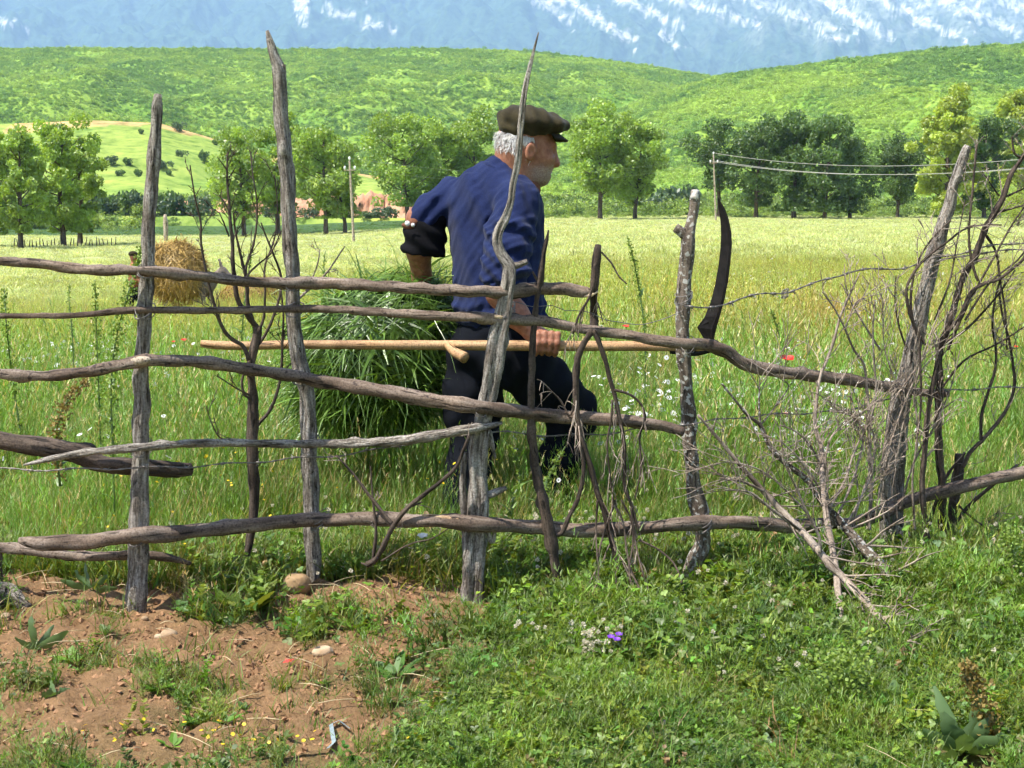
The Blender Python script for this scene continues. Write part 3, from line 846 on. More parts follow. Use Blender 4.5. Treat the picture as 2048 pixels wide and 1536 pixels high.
# ------------------------------------------------------------------ dead branches stuck through the fence
def twigs_along(mb, W, R, n, length, seed, up=0.0, spread=1.0, r0=0.3, sub=1, droop=0.0, rmin=0.0009, tint=1.0, span=(0.25, 1.0)):
    """side twigs on a limb, with twigs of their own"""
    r = np.random.default_rng(seed)
    W, R = np.asarray(W), np.asarray(R)
    s = np.concatenate([[0], np.cumsum(np.linalg.norm(np.diff(W, axis=0), axis=1))])
    for _ in range(n):
        q = r.uniform(*span) * s[-1]
        i = int(np.clip(np.searchsorted(s, q) - 1, 0, len(W) - 2))
        f = (q - s[i]) / (s[i + 1] - s[i] + 1e-9)
        p = W[i] + (W[i + 1] - W[i]) * f
        d = W[i + 1] - W[i]; d /= np.linalg.norm(d) + 1e-9
        v = r.normal(size=3) * [1, 0.45, 1]; v -= d * v.dot(d); v /= np.linalg.norm(v) + 1e-9
        dr = d * r.uniform(0.3, 1.0) + v * spread * r.uniform(0.5, 1.0) + np.array([0, 0, up])
        dr /= np.linalg.norm(dr)
        L = length * r.uniform(0.35, 1.0)
        k = 6
        pts = [p]
        for j in range(k):
            dr = dr + r.normal(size=3) * [0.09, 0.05, 0.09] + np.array([0, 0, -droop])
            dr /= np.linalg.norm(dr)
            pts.append(pts[-1] + dr * L / k)
        ra = max(min(R[i] * r0, 0.005), rmin * 1.5)
        rad = np.linspace(ra, rmin, k + 1)
        mb.tube(pts, rad, n=5, rough=0.08, step=L / 8, seed=int(r.integers(1e6)), tint=tint * r.uniform(0.75, 1.25))
        if sub:
            twigs_along(mb, pts, rad, r.integers(1, 3 + sub), L * 0.5, int(r.integers(1e6)), up, spread, 0.7, sub - 1, droop, rmin, tint)

def branch(name, label, limbs, mat, depth=None, off=0.0, tw=None, twmat=None, cat='branch', group=None, rough=0.08, knots=2):
    """limbs: pixel polylines; the first is the stem, the rest fork from it; tw = (count per limb, length, kwargs)"""
    W0, R0 = trace(limbs[0], depth=depth, off=off)
    low = W0[np.argmin(W0[:, 2])]
    root = thing(name, label, cat, (low[0], low[1], low[2]), group)
    tmb = MB()
    for k, l in enumerate(limbs):
        W, R = trace(l, depth=depth, off=off, lift=0.07 if name != 'dead_sapling' else 0)
        mb = MB()
        C, RR = mb.tube(W, R, n=10 if R.max() > 0.006 else 7, rough=rough, seed=k * 31 + len(label), step=max(R.mean() * 1.5, 0.006), knots=knots)
        adopt(mb.make('stem' if k == 0 else 'limb', mat), root)
        if tw:
            cnt = tw[0] if np.isscalar(tw[0]) else tw[0][k]
            twigs_along(tmb, C, RR, cnt, tw[1], 1000 + k * 7 + len(label), **tw[2])
    if tw and tmb.n:
        tag(adopt(tmb.make('twigs', twmat or mat), root), kind='stuff')
    return root

def px(l, w0, w1, d=0.0):
    """(x, y) list -> (x, y, width, depth offset)"""
    n = len(l)
    return [(x, y, w0 + (w1 - w0) * k / (n - 1), d) for k, (x, y) in enumerate(l)]

branch('dead_sapling', 'dark leafless sapling with many upright forks standing behind the rails', [
    [(492, 1124, 5, .05), (497, 1095, 15, .05), (501, 1070, 17, .05), (509, 1000, 20, .05), (507, 958, 24, .05), (504, 890, 22, .05), (506, 822, 25, .05), (504, 770, 16, .05), (501, 733, 17, .05), (506, 705, 20, .05), (514, 671, 17, .05), (515, 652, 16, .05)],
    px([(515, 657), (494, 629), (476, 600), (470, 566), (466, 527), (465, 488), (461, 449), (458, 405), (455, 371), (454, 340), (455, 305)], 12, 3, .05),
    px([(505, 640), (496, 611), (494, 566), (487, 535), (478, 496), (470, 457), (467, 426)], 9, 3, .07),
    px([(498, 720), (484, 690), (466, 680), (455, 670), (436, 634), (429, 611), (419, 574), (409, 527), (402, 483), (401, 441), (393, 410), (386, 371), (380, 330)], 9, 2.5, .03),
    px([(494, 590), (492, 535), (507, 488), (514, 436), (513, 397), (506, 353), (500, 300)], 6, 2, .09),
    px([(508, 700), (530, 670), (548, 630), (562, 553), (547, 509), (533, 475), (522, 445)], 7, 3, .10),
    px([(494, 600), (495, 551), (515, 530), (539, 509), (552, 486), (562, 462)], 5, 2, .06),
    px([(515, 668), (526, 640), (530, 592), (531, 527), (545, 490), (554, 449), (553, 384), (549, 350)], 6, 2, .12),
    px([(505, 760), (490, 745), (484, 770), (490, 790), (504, 800)], 6, 5, .04),
    px([(506, 860), (540, 820), (558, 770), (565, 678), (567, 634), (562, 580)], 8, 3, .08),
    px([(458, 473), (449, 449), (438, 424)], 4, 2, .05), px([(454, 340), (435, 314)], 3, 1.5, .05), px([(458, 355), (471, 335)], 3, 1.5, .05),
    px([(506, 895), (480, 880), (440, 875), (425, 850), (412, 812)], 4, 2, .05), px([(498, 790), (465, 772), (440, 755)], 4, 2, .04)],
    M_DARK, tw=([4, 12, 9, 12, 7, 7, 5, 7, 2, 8, 2, 0, 0, 3, 3], 0.085, dict(up=0.35, spread=0.8)))
branch('dry_stick', 'two pale dry sticks crossing behind the tallest post above the cut grass', [px([(585, 610), (600, 595), (620, 577), (651, 548), (680, 507), (690, 492)], 6, 2.5, .1), px([(612, 582), (625, 556), (638, 514), (640, 498)], 4, 2, .1)], M_TWIG, tw=(2, 0.05, dict()))

hang = [
    [(1196, 489, 12, -.05), (1194, 515, 20, -.05), (1191, 541, 19, -.05), (1188, 580, 16, -.05), (1187, 632, 15, .05), (1186, 666, 16, .03)],
    px([(1186, 660), (1172, 679), (1158, 710), (1152, 762), (1153, 815), (1155, 843), (1163, 879), (1181, 933), (1195, 986), (1208, 1022), (1217, 1058), (1231, 1112), (1242, 1151)], 14, 10, -.075),
    px([(1188, 660), (1195, 677), (1211, 723), (1221, 762), (1229, 788), (1237, 828), (1247, 879), (1249, 933), (1249, 968), (1264, 1015), (1278, 1065)], 11, 6, -.08),
    px([(1203, 504), (1224, 528), (1239, 554), (1254, 568)], 4, 3, -.05),
    px([(1190, 528), (1189, 560), (1177, 598), (1164, 619), (1153, 643), (1146, 668)], 6, 4, -.08),
    px([(1229, 780), (1250, 785), (1275, 800), (1290, 830), (1280, 870), (1282, 930), (1270, 1000)], 6, 3, -.09),
    px([(1150, 800), (1140, 830), (1120, 800), (1095, 775)], 5, 3, -.07),
    px([(1225, 800), (1222, 840), (1215, 880), (1220, 950), (1228, 1010)], 5, 3, -.09)]
for l in ([(1230, 1005), (1213, 1050), (1199, 1100), (1197, 1150), (1199, 1200), (1203, 1240)], [(1230, 1000), (1218, 1050), (1228, 1090), (1248, 1130), (1270, 1180), (1286, 1240)], [(1262, 1015), (1270, 1080), (1284, 1140), (1300, 1190), (1313, 1245)],
          [(1278, 1080), (1310, 1095), (1340, 1118), (1362, 1160), (1368, 1205), (1360, 1238)], [(1225, 1000), (1245, 1040), (1252, 1090), (1262, 1140), (1290, 1195), (1305, 1232)], [(1243, 1000), (1262, 1040), (1266, 1085), (1258, 1130), (1262, 1170)],
          [(1242, 1120), (1232, 1150), (1240, 1195), (1262, 1238)], [(1195, 1000), (1192, 1060), (1196, 1130), (1200, 1180)]):
    hang.append([(a, b, 4.5 - 1.5 * k / (len(l) - 1), -.085 - .28 * float(sstep((b - 1060) / 190.0))) for k, (a, b) in enumerate(l)])
branch('hanging_branch', 'broken dark branch hung upside down on the rails with drooping grey twigs', hang, M_DARK, tw=([2, 22, 22, 0, 9, 8, 6, 9] + [5] * 8, 0.12, dict(up=-0.5, spread=0.7, droop=0.12)), twmat=M_TWIG)

branch('forked_stick', 'small forked brown stick leaning on the lowest rail above a stone', [
    px([(734, 1130), (748, 1122), (762, 1101), (787, 1051), (816, 1015), (852, 986), (888, 958), (913, 933), (927, 900), (938, 872)], 12, 6, -.08),
    px([(746, 1120), (752, 1058), (746, 1004), (741, 933)], 8, 3, -.07), px([(784, 1048), (741, 994), (709, 951), (672, 910)], 8, 4, -.075), px([(763, 1122), (823, 1087), (866, 1076), (895, 1058)], 4, 2, -.09),
    px([(734, 1130), (722, 1126)], 6, 3, -.08), px([(816, 1015), (845, 1004)], 5, 3, -.08)], M_DARK, tw=([3, 3, 3, 2, 0, 1], 0.06, dict(up=0.2)), twmat=M_TWIG)

# the brush heap at the right: separate dead branches thrown against the fence
branch('dead_branch', 'longest dead branch of the brush heap, its butt resting in the clover', [
    [(1396, 830, 5, -.16), (1437, 878, 7, -.18), (1485, 936, 9, -.22), (1529, 984, 12, -.25), (1570, 1029, 15, -.3), (1621, 1083, 16, -.4), (1656, 1124, 16, -.48), (1690, 1158, 15, -.54), (1742, 1218, 15, -.66), (1783, 1264, 15, -.77), (1806, 1294, 13, -.84)],
    [(1529, 984, 7, -.26), (1490, 965, 5, -.26), (1440, 956, 4, -.26)], [(1600, 1060, 8, -.38), (1545, 1020, 6, -.38), (1500, 985, 4, -.36), (1450, 980, 3, -.36)],
    [(1640, 1105, 8, -.46), (1640, 1085, 7, -.46), (1612, 1020, 5, -.44), (1580, 950, 3, -.42)]], M_TWIG, tw=([30, 9, 9, 10], 0.22, dict(up=0.25, spread=0.55)))
branch('dead_branch', 'thick barked branch of the brush heap split open at its butt', [
    [(1444, 768, 4, -.1), (1470, 800, 5, -.11), (1495, 830, 6, -.12), (1521, 851, 8, -.12), (1539, 892, 10, -.14), (1570, 926, 11, -.16), (1615, 960, 12, -.18), (1645, 1005, 13, -.22), (1673, 1035, 15, -.26), (1707, 1073, 20, -.32), (1751, 1121, 24, -.42), (1792, 1165, 23, -.52), (1815, 1191, 16, -.58)],
    px([(1521, 851), (1518, 800), (1520, 757)], 5, 3, -.12), px([(1521, 851), (1560, 800), (1577, 770), (1560, 757)], 4, 2, -.12)], M_LICH, tw=([26, 6, 6], 0.24, dict(up=0.4, spread=0.7)), twmat=M_TWIG)
branch('dead_branch', 'upright reddish branch of the brush heap reaching above the second rail', [
    [(1684, 1242, 12, -.70), (1678, 1205, 14, -.62), (1673, 1152, 14, -.5), (1666, 1107, 14, -.42), (1657, 1056, 13, -.34), (1649, 1005, 12, -.28), (1644, 953, 11, -.22), (1642, 892, 10, -.16), (1632, 861, 8, -.14), (1633, 800, 7, -.12), (1642, 748, 6, -.1), (1656, 714, 6, -.09), (1668, 680, 6, -.09), (1678, 641, 5, -.09), (1707, 573, 4, -.09), (1720, 545, 2.5, -.09)],
    px([(1660, 1015), (1690, 960), (1710, 900), (1735, 850)], 6, 3, -.25), px([(1645, 940), (1620, 890), (1590, 862), (1560, 850)], 5, 3, -.2)], M_TWIG, tw=([28, 9, 8], 0.18, dict(up=0.3, spread=0.8)))
branch('dead_branch', 'forked grey branch standing in the brush heap beneath the barbed wire', [
    px([(1738, 1060), (1742, 980), (1738, 900), (1738, 834), (1734, 782), (1724, 721), (1710, 703), (1690, 658), (1673, 624), (1645, 583)], 8, 3, -.1),
    px([(1690, 660), (1700, 630), (1717, 600), (1733, 596)], 4, 2, -.1), px([(1736, 860), (1752, 790), (1748, 720), (1746, 660), (1750, 600)], 5, 3, -.08),
    px([(1760, 700), (1735, 660), (1705, 610), (1690, 580)], 5, 2, -.06)], M_TWIG, tw=(7, 0.13, dict(up=0.3, spread=0.8)))
branch('thorn_bundle', 'fine dry twigs wrapped round the leaning post', [
    px([(1795, 1040), (1790, 960), (1800, 880), (1815, 800), (1812, 720), (1835, 640), (1850, 580)], 5, 2.5, -.10), px([(1830, 1060), (1825, 960), (1835, 860), (1830, 780), (1850, 700), (1880, 620)], 5, 2.5, -.12),
    px([(1770, 1050), (1762, 950), (1775, 860), (1790, 800), (1830, 740), (1862, 690)], 5, 2.5, -.11), px([(1750, 1040), (1770, 930), (1800, 830), (1830, 760), (1880, 700), (1930, 660)], 5, 2, -.13),
    px([(1800, 1020), (1830, 920), (1870, 850), (1900, 780), (1920, 700)], 5, 2, -.1), px([(1815, 900), (1800, 790), (1770, 700), (1765, 610)], 4, 2, -.1)], M_TWIG, tw=(12, 0.17, dict(up=0.45, spread=0.7, sub=1)), cat='brush')
branch('thorn_bundle', 'tangle of fine grey thorn twigs filling the brush heap', [
    px([(1660, 1060), (1690, 1000), (1715, 930), (1725, 860), (1700, 830), (1660, 822)], 6, 3, -.18), px([(1665, 1050), (1640, 980), (1600, 920), (1560, 880)], 6, 3, -.22), px([(1670, 1050), (1650, 960), (1660, 880), (1690, 840)], 6, 3, -.2),
    px([(1690, 1060), (1735, 960), (1750, 880), (1730, 830)], 6, 3, -.16), px([(1640, 1060), (1590, 1000), (1520, 940), (1440, 920)], 5, 2.5, -.28), px([(1700, 1070), (1720, 1000), (1745, 940), (1735, 880)], 5, 3, -.2),
    px([(1810, 1150), (1780, 1050), (1770, 960), (1790, 880)], 5, 3, -.1)], M_TWIG, tw=(14, 0.2, dict(up=0.35, spread=0.8, sub=2)), cat='brush')

shrub = [
    [(1886, 1095, 15, -.02), (1884, 1040, 15, -.02), (1884, 970, 15, -.04), (1879, 919, 16, -.05), (1876, 851, 15, -.06), (1878, 782, 15, -.06), (1885, 680, 14, -.06), (1896, 658, 14, -.06), (1907, 619, 13, -.06), (1917, 580, 13, -.06), (1930, 546, 13, -.06), (1949, 515, 13, -.05), (1962, 481, 13, -.05), (1972, 453, 13, -.05), (1988, 427, 13, -.05), (2008, 390, 11, -.05), (2021, 351, 10, -.05), (2045, 315, 8, -.05), (2075, 270, 6, -.05)],
    px([(1854, 1082), (1850, 1039), (1844, 970), (1850, 902), (1857, 817), (1867, 765), (1880, 700)], 13, 9, -.12),
    px([(1925, 935), (1940, 905), (1963, 882), (1990, 851), (2014, 817), (2028, 776), (2025, 721), (2018, 680), (2005, 630), (1998, 585)], 9, 4, -.02),
    px([(1962, 880), (1963, 834), (1977, 782), (1990, 741), (1992, 700), (1985, 650), (1990, 600), (2000, 560)], 7, 4, -.02),
    px([(1890, 670), (1917, 638), (1949, 578), (1969, 567), (1995, 559), (2021, 541), (2055, 510)], 9, 6, -.1),
    px([(1956, 562), (1946, 533), (1939, 494), (1939, 442), (1943, 406), (1949, 338), (1954, 289)], 6, 4, -.08),
    px([(1840, 680), (1818, 620), (1813, 580), (1834, 536), (1865, 505), (1894, 484), (1930, 458), (1964, 450), (2003, 450)], 7, 3, -.12),
    px([(1850, 690), (1826, 640), (1822, 590), (1829, 546), (1844, 507), (1865, 476), (1902, 440)], 6, 3, -.1),
    px([(2008, 395), (2030, 385), (2065, 370)], 5, 3, -.05), px([(1994, 425), (2020, 418), (2065, 405)], 5, 3, -.05), px([(1998, 392), (1980, 366), (1964, 343)], 4, 2, -.05), px([(2044, 316), (2030, 308), (2026, 292), (2024, 273)], 6, 3, -.05),
    px([(1972, 470), (1990, 500), (2000, 560), (2010, 620), (2014, 700)], 6, 3, -.04), px([(1838, 660), (1840, 720), (1842, 800), (1836, 870)], 6, 4, -.14), px([(1815, 700), (1800, 660), (1790, 600), (1792, 550)], 5, 2, -.06),
    px([(1880, 690), (1930, 660), (1970, 620), (1996, 590), (2030, 540)], 6, 3, -.03), px([(1850, 1080), (1870, 1010), (1895, 950), (1930, 905)], 8, 5, .02), px([(1898, 1060), (1940, 1010), (1985, 970), (2035, 930)], 9, 6, .05), px([(1905, 1000), (1950, 1040), (2010, 1075)], 5, 3, .03),
    px([(1895, 700), (1940, 600), (1985, 520), (2030, 440), (2075, 380)], 6, 3, -.08), px([(1880, 780), (1930, 720), (1990, 690), (2070, 640)], 5, 3, -.07), px([(1870, 640), (1900, 560), (1915, 480), (1930, 400)], 5, 2, -.09), px([(1930, 640), (1985, 560), (2035, 520), (2080, 460)], 5, 3, -.1)]
branch('dead_bush', 'tall leafless bush of dark arching stems beside the leaning post', shrub, M_DARK, tw=([24, 14, 18, 12, 12, 8, 14, 14, 5, 5, 2, 2, 10, 8, 8, 12, 6, 4, 3, 8, 8, 6, 8], 0.13, dict(up=0.25, spread=0.9)), cat='bush', twmat=M_TWIG)
for l, lab in (([(1815, 1065, 5), (1900, 1092, 5), (1965, 1112, 3)], 'thin bent stick on the grass right of the leaning post'), ([(1800, 1075, 5), (1850, 1105, 5), (1910, 1138, 3)], 'thin straight stick on the grass below the dead bush'),
               ([(1975, 1106, 9), (1995, 1103, 11), (2014, 1102, 7)], 'short pale piece of wood lying under the dead bush'), ([(1590, 1075, 4), (1620, 1110, 4), (1660, 1158, 3)], 'curved thin stick below the brush heap')):
    W = []
    for x, y, w in l:
        g = ground_at(x, y); g[2] += 0.02; W.append(g)
    mb = MB(); mb.tube(W, [w * 0.5 * 4.4 / FPX for _, _, w in l], n=7, rough=0.08, seed=len(lab))
    tag(mb.make('fallen_stick', M_TWIG), lab, 'stick')
mb = MB()
W = [ground_at(-30, 1215) + [0, 0, .02], ground_at(10, 1212) + [0, 0, .025], ground_at(58, 1222) + [0, 0, .01]]
mb.tube(W, [0.034, 0.032, 0.012], n=16, rough=0.14, flute=0.14, seed=5, step=0.01)
tag(mb.make('rotten_log', M_GREY), 'rotten grey log end lying on the red earth at the picture edge', 'log')
# ------------------------------------------------------------------ the man with the scythe
MY = 5.10
def Mp(x, y, d=0.0):
    return P(x, y, MY + d)[0]
SW = 1 / 548.0                       # metres per pixel at the man
def skin_mat(name, beard=False):
    m, nt, out = nodes_of(name)
    geo = N(nt, 'ShaderNodeNewGeometry')
    n1 = N(nt, 'ShaderNodeTexNoise', Scale=55.0, Detail=5.0, Roughness=0.65)
    nt.links.new(geo.outputs['Position'], n1.inputs['Vector'])
    c = ramp(nt, n1.outputs['Fac'], [(0.3, (0.19, 0.07, 0.038)), (0.5, (0.29, 0.12, 0.068)), (0.7, (0.37, 0.175, 0.105))])
    a = N(nt, 'ShaderNodeAttribute', attribute_name='beard')
    n2 = N(nt, 'ShaderNodeTexNoise', Scale=420.0, Detail=2.0)
    nt.links.new(geo.outputs['Position'], n2.inputs['Vector'])
    st = ramp(nt, n2.outputs['Fac'], [(0.4, (0.16, 0.10, 0.075)), (0.6, (0.44, 0.39, 0.36))])
    mx = nt.nodes.new('ShaderNodeMix'); mx.data_type = 'RGBA'
    nt.links.new(a.outputs['Fac'], mx.inputs[0]); nt.links.new(c, mx.inputs[6]); nt.links.new(st, mx.inputs[7])
    b = N(nt, 'ShaderNodeBsdfPrincipled', Roughness=0.55)
    b.inputs['Subsurface Weight'].default_value = 0.15
    b.inputs['Subsurface Radius'].default_value = (0.012, 0.005, 0.003)
    b.inputs['Specular IOR Level'].default_value = 0.35
    bp = N(nt, 'ShaderNodeBump', Strength=0.6, Distance=0.004)
    nt.links.new(n1.outputs['Fac'], bp.inputs['Height']); nt.links.new(bp.outputs[0], b.inputs['Normal'])
    nt.links.new(mx.outputs[2], b.inputs['Base Color']); nt.links.new(b.outputs[0], out.inputs[0])
    return m
M_SKIN = skin_mat('weathered_skin')
def cloth(name, c1, c2, scale=900.0, rough=0.95, bump=0.5, sheen=0.06):
    m, nt, out = nodes_of(name)
    geo = N(nt, 'ShaderNodeNewGeometry')
    n1 = N(nt, 'ShaderNodeTexNoise', Scale=14.0, Detail=5.0, Roughness=0.6); n2 = N(nt, 'ShaderNodeTexNoise', Scale=scale * 0.35, Detail=3.0)
    nt.links.new(geo.outputs['Position'], n1.inputs['Vector']); nt.links.new(geo.outputs['Position'], n2.inputs['Vector'])
    c = ramp(nt, n1.outputs['Fac'], [(0.32, c2), (0.66, c1)])
    c = mul(nt, c, ramp(nt, n2.outputs['Fac'], [(0.35, (0.72, 0.72, 0.75)), (0.65, (1.22, 1.22, 1.2))]))
    b = N(nt, 'ShaderNodeBsdfPrincipled', Roughness=rough)
    b.inputs['Specular IOR Level'].default_value = 0.12
    b.inputs['Sheen Weight'].default_value = sheen
    bp = N(nt, 'ShaderNodeBump', Strength=bump, Distance=0.003)
    nt.links.new(n2.outputs['Fac'], bp.inputs['Height']); nt.links.new(bp.outputs[0], b.inputs['Normal'])
    nt.links.new(c, b.inputs['Base Color']); nt.links.new(b.outputs[0], out.inputs[0])
    return m
M_BLUE = cloth('blue_wool', (0.0135, 0.0225, 0.078), (0.0085, 0.0145, 0.054))
M_TROU = cloth('dark_navy_cloth', (0.006, 0.0075, 0.012), (0.004, 0.005, 0.008), sheen=0.0)
M_BLACK = cloth('black_shirt_cloth', (0.006, 0.006, 0.008), (0.004, 0.004, 0.005), sheen=0.0)
M_BROWN = cloth('brown_shirt_cloth', (0.20, 0.085, 0.05), (0.12, 0.05, 0.03), sheen=0.05)
M_CAP = cloth('olive_brown_felt', (0.048, 0.039, 0.018), (0.022, 0.017, 0.008), rough=0.75, sheen=0.05, bump=0.3)
M_HAIR = leafy('white_hair', (0.72, 0.70, 0.68), trans=0.25, tcol=(1.0, 1.0, 1.0), gloss=0.1)
M_LEATH = plain('black_leather', (0.02, 0.017, 0.015), rough=0.6, noise=0.3)

LAT = np.array([0.72, -0.69, 0.0]); FWD = np.array([0.69, 0.72, 0.0]); UP = np.array([0.0, 0, 1.0])
TAX = np.stack([LAT, FWD, UP])
HF = np.array([math.cos(math.radians(4)), math.sin(math.radians(4)), 0]); HL = np.array([HF[1], -HF[0], 0])
tilt = math.radians(-9)                                                    # the head is bowed a little
HFt = HF * math.cos(tilt) + UP * math.sin(tilt); HUt = UP * math.cos(tilt) - HF * math.sin(tilt)
HAX = np.stack([HFt, HL, HUt])

man_base = Mp(1000, 1050)
lo, hi = Mp(790, 1075, -.45) - [0, 0, .1], Mp(1210, 205, .35) + [0, .0, .05]

# body: one continuous figure (head, neck, trunk, arms with hands, legs)
hand_c = Mp(1094, 684, -.27)
f = Field([lo[0], MY - .45, -0.02], [hi[0], MY + .40, hi[2]], 0.0056)
f.ell(Mp(1046, 287), (0.098, 0.076, 0.098), HAX, k=0.02)                     # skull
f.ell(Mp(1078, 312), (0.060, 0.054, 0.088), HAX, k=0.03)                     # face
f.ell(Mp(1071, 338), (0.050, 0.046, 0.050), HAX, k=0.03)                     # lower face
f.cone(Mp(1046, 334), Mp(1082, 357), 0.040, 0.026, k=0.03)                    # jaw
f.ell(Mp(1084, 357), (0.022, 0.022, 0.019), HAX, k=0.015)                     # chin
f.cone(Mp(1104, 297), Mp(1111.5, 324), 0.0095, 0.0155, k=0.014)               # nose
f.ell(Mp(1114, 329), (0.011, 0.012, 0.010), HAX, k=0.01)
f.ell(Mp(1105, 290), (0.015, 0.040, 0.009), HAX, k=0.014)                     # brow
f.ell(Mp(1096, 318, -.036), (0.020, 0.016, 0.018), HAX, k=0.02)               # cheek
f.ell(Mp(1097, 345), (0.012, 0.020, 0.005), HAX, k=0.008)                     # lips
f.ell(Mp(1096, 351), (0.011, 0.018, 0.006), HAX, k=0.008)
for sd in (-1, 1):                                                          # ears
    ec = Mp(1058, 305) + HL * 0.083 * (1 if sd < 0 else -1)
    EA = np.stack([HFt * 0.93 - HL * 0.38 * (1 if sd < 0 else -1), HL, HUt])
    EA[0] /= np.linalg.norm(EA[0]); EA[1] = np.cross(EA[2], EA[0]); EA[1] /= np.linalg.norm(EA[1])
    f.ell(ec, (0.023, 0.011, 0.036), EA, k=0.006)
    sl, X = f._box(ec - .04, ec + .04, 0.0)
    d = np.linalg.norm((X - (ec + HL * 0.014 * (1 if sd < 0 else -1) + HFt * 0.003)) / np.array([0.011, 0.011, 0.020]), axis=-1) - 1
    f.f[sl] = np.maximum(f.f[sl], -d * 0.011)
def carve(c, R3):                                                           # hollows: eye sockets, the line of the mouth
    sl, X = f._box(np.asarray(c) - max(R3), np.asarray(c) + max(R3), 0.0)
    d = np.linalg.norm(((X - c) @ HAX.T) / np.array(R3), axis=-1) - 1
    f.f[sl] = np.maximum(f.f[sl], -d * min(R3))
for sd in (1, -1):
    carve(Mp(1101, 304) + HL * 0.034 * sd, (0.013, 0.016, 0.009))
    f.ell(Mp(1097, 304) + HL * 0.031 * sd, (0.012, 0.013, 0.010), HAX, k=0.004)
    carve(Mp(1093, 326) + HL * 0.030 * sd, (0.030, 0.003, 0.004))
carve(Mp(1103, 348), (0.014, 0.030, 0.0022))
f.cone(Mp(1000, 362, .02), Mp(1032, 318, 0), 0.066, 0.062, k=0.04)            # neck
f.cone(Mp(1022, 372, -.01), Mp(1048, 335, 0), 0.05, 0.05, k=0.03)
for c_, r_ in (((990, 430, .02), (.185, .105, .13)), ((992, 530, .0), (.165, .11, .14)), ((995, 650, .0), (.155, .11, .12))):
    f.ell(Mp(*c_), r_, TAX, k=0.06)
f.chain([Mp(1035, 400, -.14), Mp(1008, 565, -.25), Mp(1000, 588, -.25)], [0.06, 0.05, 0.047])      # near arm
f.chain([Mp(1000, 585, -.25), Mp(1030, 628, -.26), Mp(1068, 668, -.265), hand_c], [0.047, 0.045, 0.031, 0.034], k=0.02)
f.chain([Mp(905, 395, .13), Mp(838, 438, .08), Mp(838, 500, .08), Mp(844, 556, .15), Mp(856, 600, .26)], [0.055, 0.045, 0.046, 0.036, 0.030])      # far arm
f.ell(Mp(860, 618, .28), (0.035, 0.03, 0.045), k=0.02)
for q in range(4):
    f.chain([Mp(852 + q * 5, 630, .25 + q * .018), Mp(860 + q * 5, 652, .26 + q * .018), Mp(870 + q * 5, 660, .28 + q * .018)], [0.010, 0.009, 0.008], k=0.006)
f.chain([Mp(1028, 712, -.07), Mp(1150, 822, .08), Mp(1102, 1025, .02)], [0.08, 0.055, 0.04], k=0.03)      # legs
f.chain([Mp(962, 712, .07), Mp(950, 868, .05), Mp(926, 1028, -.04)], [0.08, 0.055, 0.04], k=0.03)
# the near hand closed round the shaft: four fingers over the top and down the far side, thumb along it
SHY = -.285
def Sh(x, dy=0.0): return Mp(x, 690 + dy, SHY)
f.ell(Mp(1086, 680, -.285), (0.036, 0.030, 0.034), np.stack([[.8, 0, -.6], [0, 1, 0], [.6, 0, .8]]), k=0.02)
for q in range(4):
    fx = 1074 + q * 13.0
    yy0 = 664 + abs(q - 1.2) * 1.5
    f.chain([Mp(fx + 2, yy0 + 6, SHY + .01), Mp(fx + 3, yy0 + 2, SHY - .024), Mp(fx + 2, yy0 + 20, SHY - .034), Mp(fx - 1, yy0 + 36, SHY - .026), Mp(fx - 3, yy0 + 44, SHY - .006)],
            [0.0105, 0.0112, 0.0105, 0.0098, 0.0085], k=0.0045)
f.chain([Mp(1078, 690, SHY + .03), Mp(1098, 706, SHY + .018), Mp(1112, 700, SHY - .010)], [0.014, 0.0115, 0.0095], k=0.008)
V, Q = f.mesh()
V = relax(V, Q, 1)
fc = Mp(1082, 345)
bd = sstep((0.090 - np.linalg.norm((V - fc) * [0.95, 0.8, 1.0], axis=1)) / 0.06) * (np.abs((V - Mp(1113, 326))).max(1) > 0.016)
bd *= sstep((Mp(0, 318)[2] - V[:, 2]) / 0.045)
body = build('person', V, Q, M_SKIN, attrs={'beard': np.clip(bd * 0.72, 0, 1)})
tag(body, 'white haired man in blue sweater and flat cap carrying a scythe and cut grass', 'person')
# put the origin of the figure at its feet
off = Vector(man_base)
body.data.transform(__import__('mathutils').Matrix.Translation(-off)); body.location = off

def worn(name, V, Q, mat, label=None, attrs=None):
    o = build(name, V, Q, mat, attrs=attrs)
    o.parent = body
    o.matrix_parent_inverse = __import__('mathutils').Matrix.Translation(-off)
    if label: o['label'] = label
    return o

# sweater
f = Field([lo[0], MY - .45, 0.5], [hi[0], MY + .40, hi[2] - .2], 0.0066)
for c_, r_ in (((988, 425, .02), (.202, .128, .150)), ((991, 490, .01), (.200, .135, .150)), ((993, 560, .0), (.195, .135, .130)), ((996, 610, .0), (.188, .132, .10)), ((997, 634, .0), (.182, .130, .055))):
    f.ell(Mp(*c_), r_, TAX, k=0.05)
f.cone(Mp(1034, 405, -.12), Mp(908, 393, .13), 0.078, 0.068, k=0.06)           # shoulders
f.cone(Mp(992, 366, .02), Mp(1003, 352, .01), 0.098, 0.074, k=0.07)
f.chain([Mp(1033, 405, -.13), Mp(1020, 470, -.20), Mp(1009, 545, -.255)], [0.080, 0.086, 0.088], k=0.010)
f.ell(Mp(1008, 552, -.255), (0.097, 0.093, 0.026), np.stack([[.97, 0, .24], [0, 1, 0], [-.24, 0, .97]]), k=0.012)
f.chain([Mp(905, 395, .13), Mp(870, 418, .10), Mp(846, 436, .07)], [0.072, 0.064, 0.056], k=0.03)
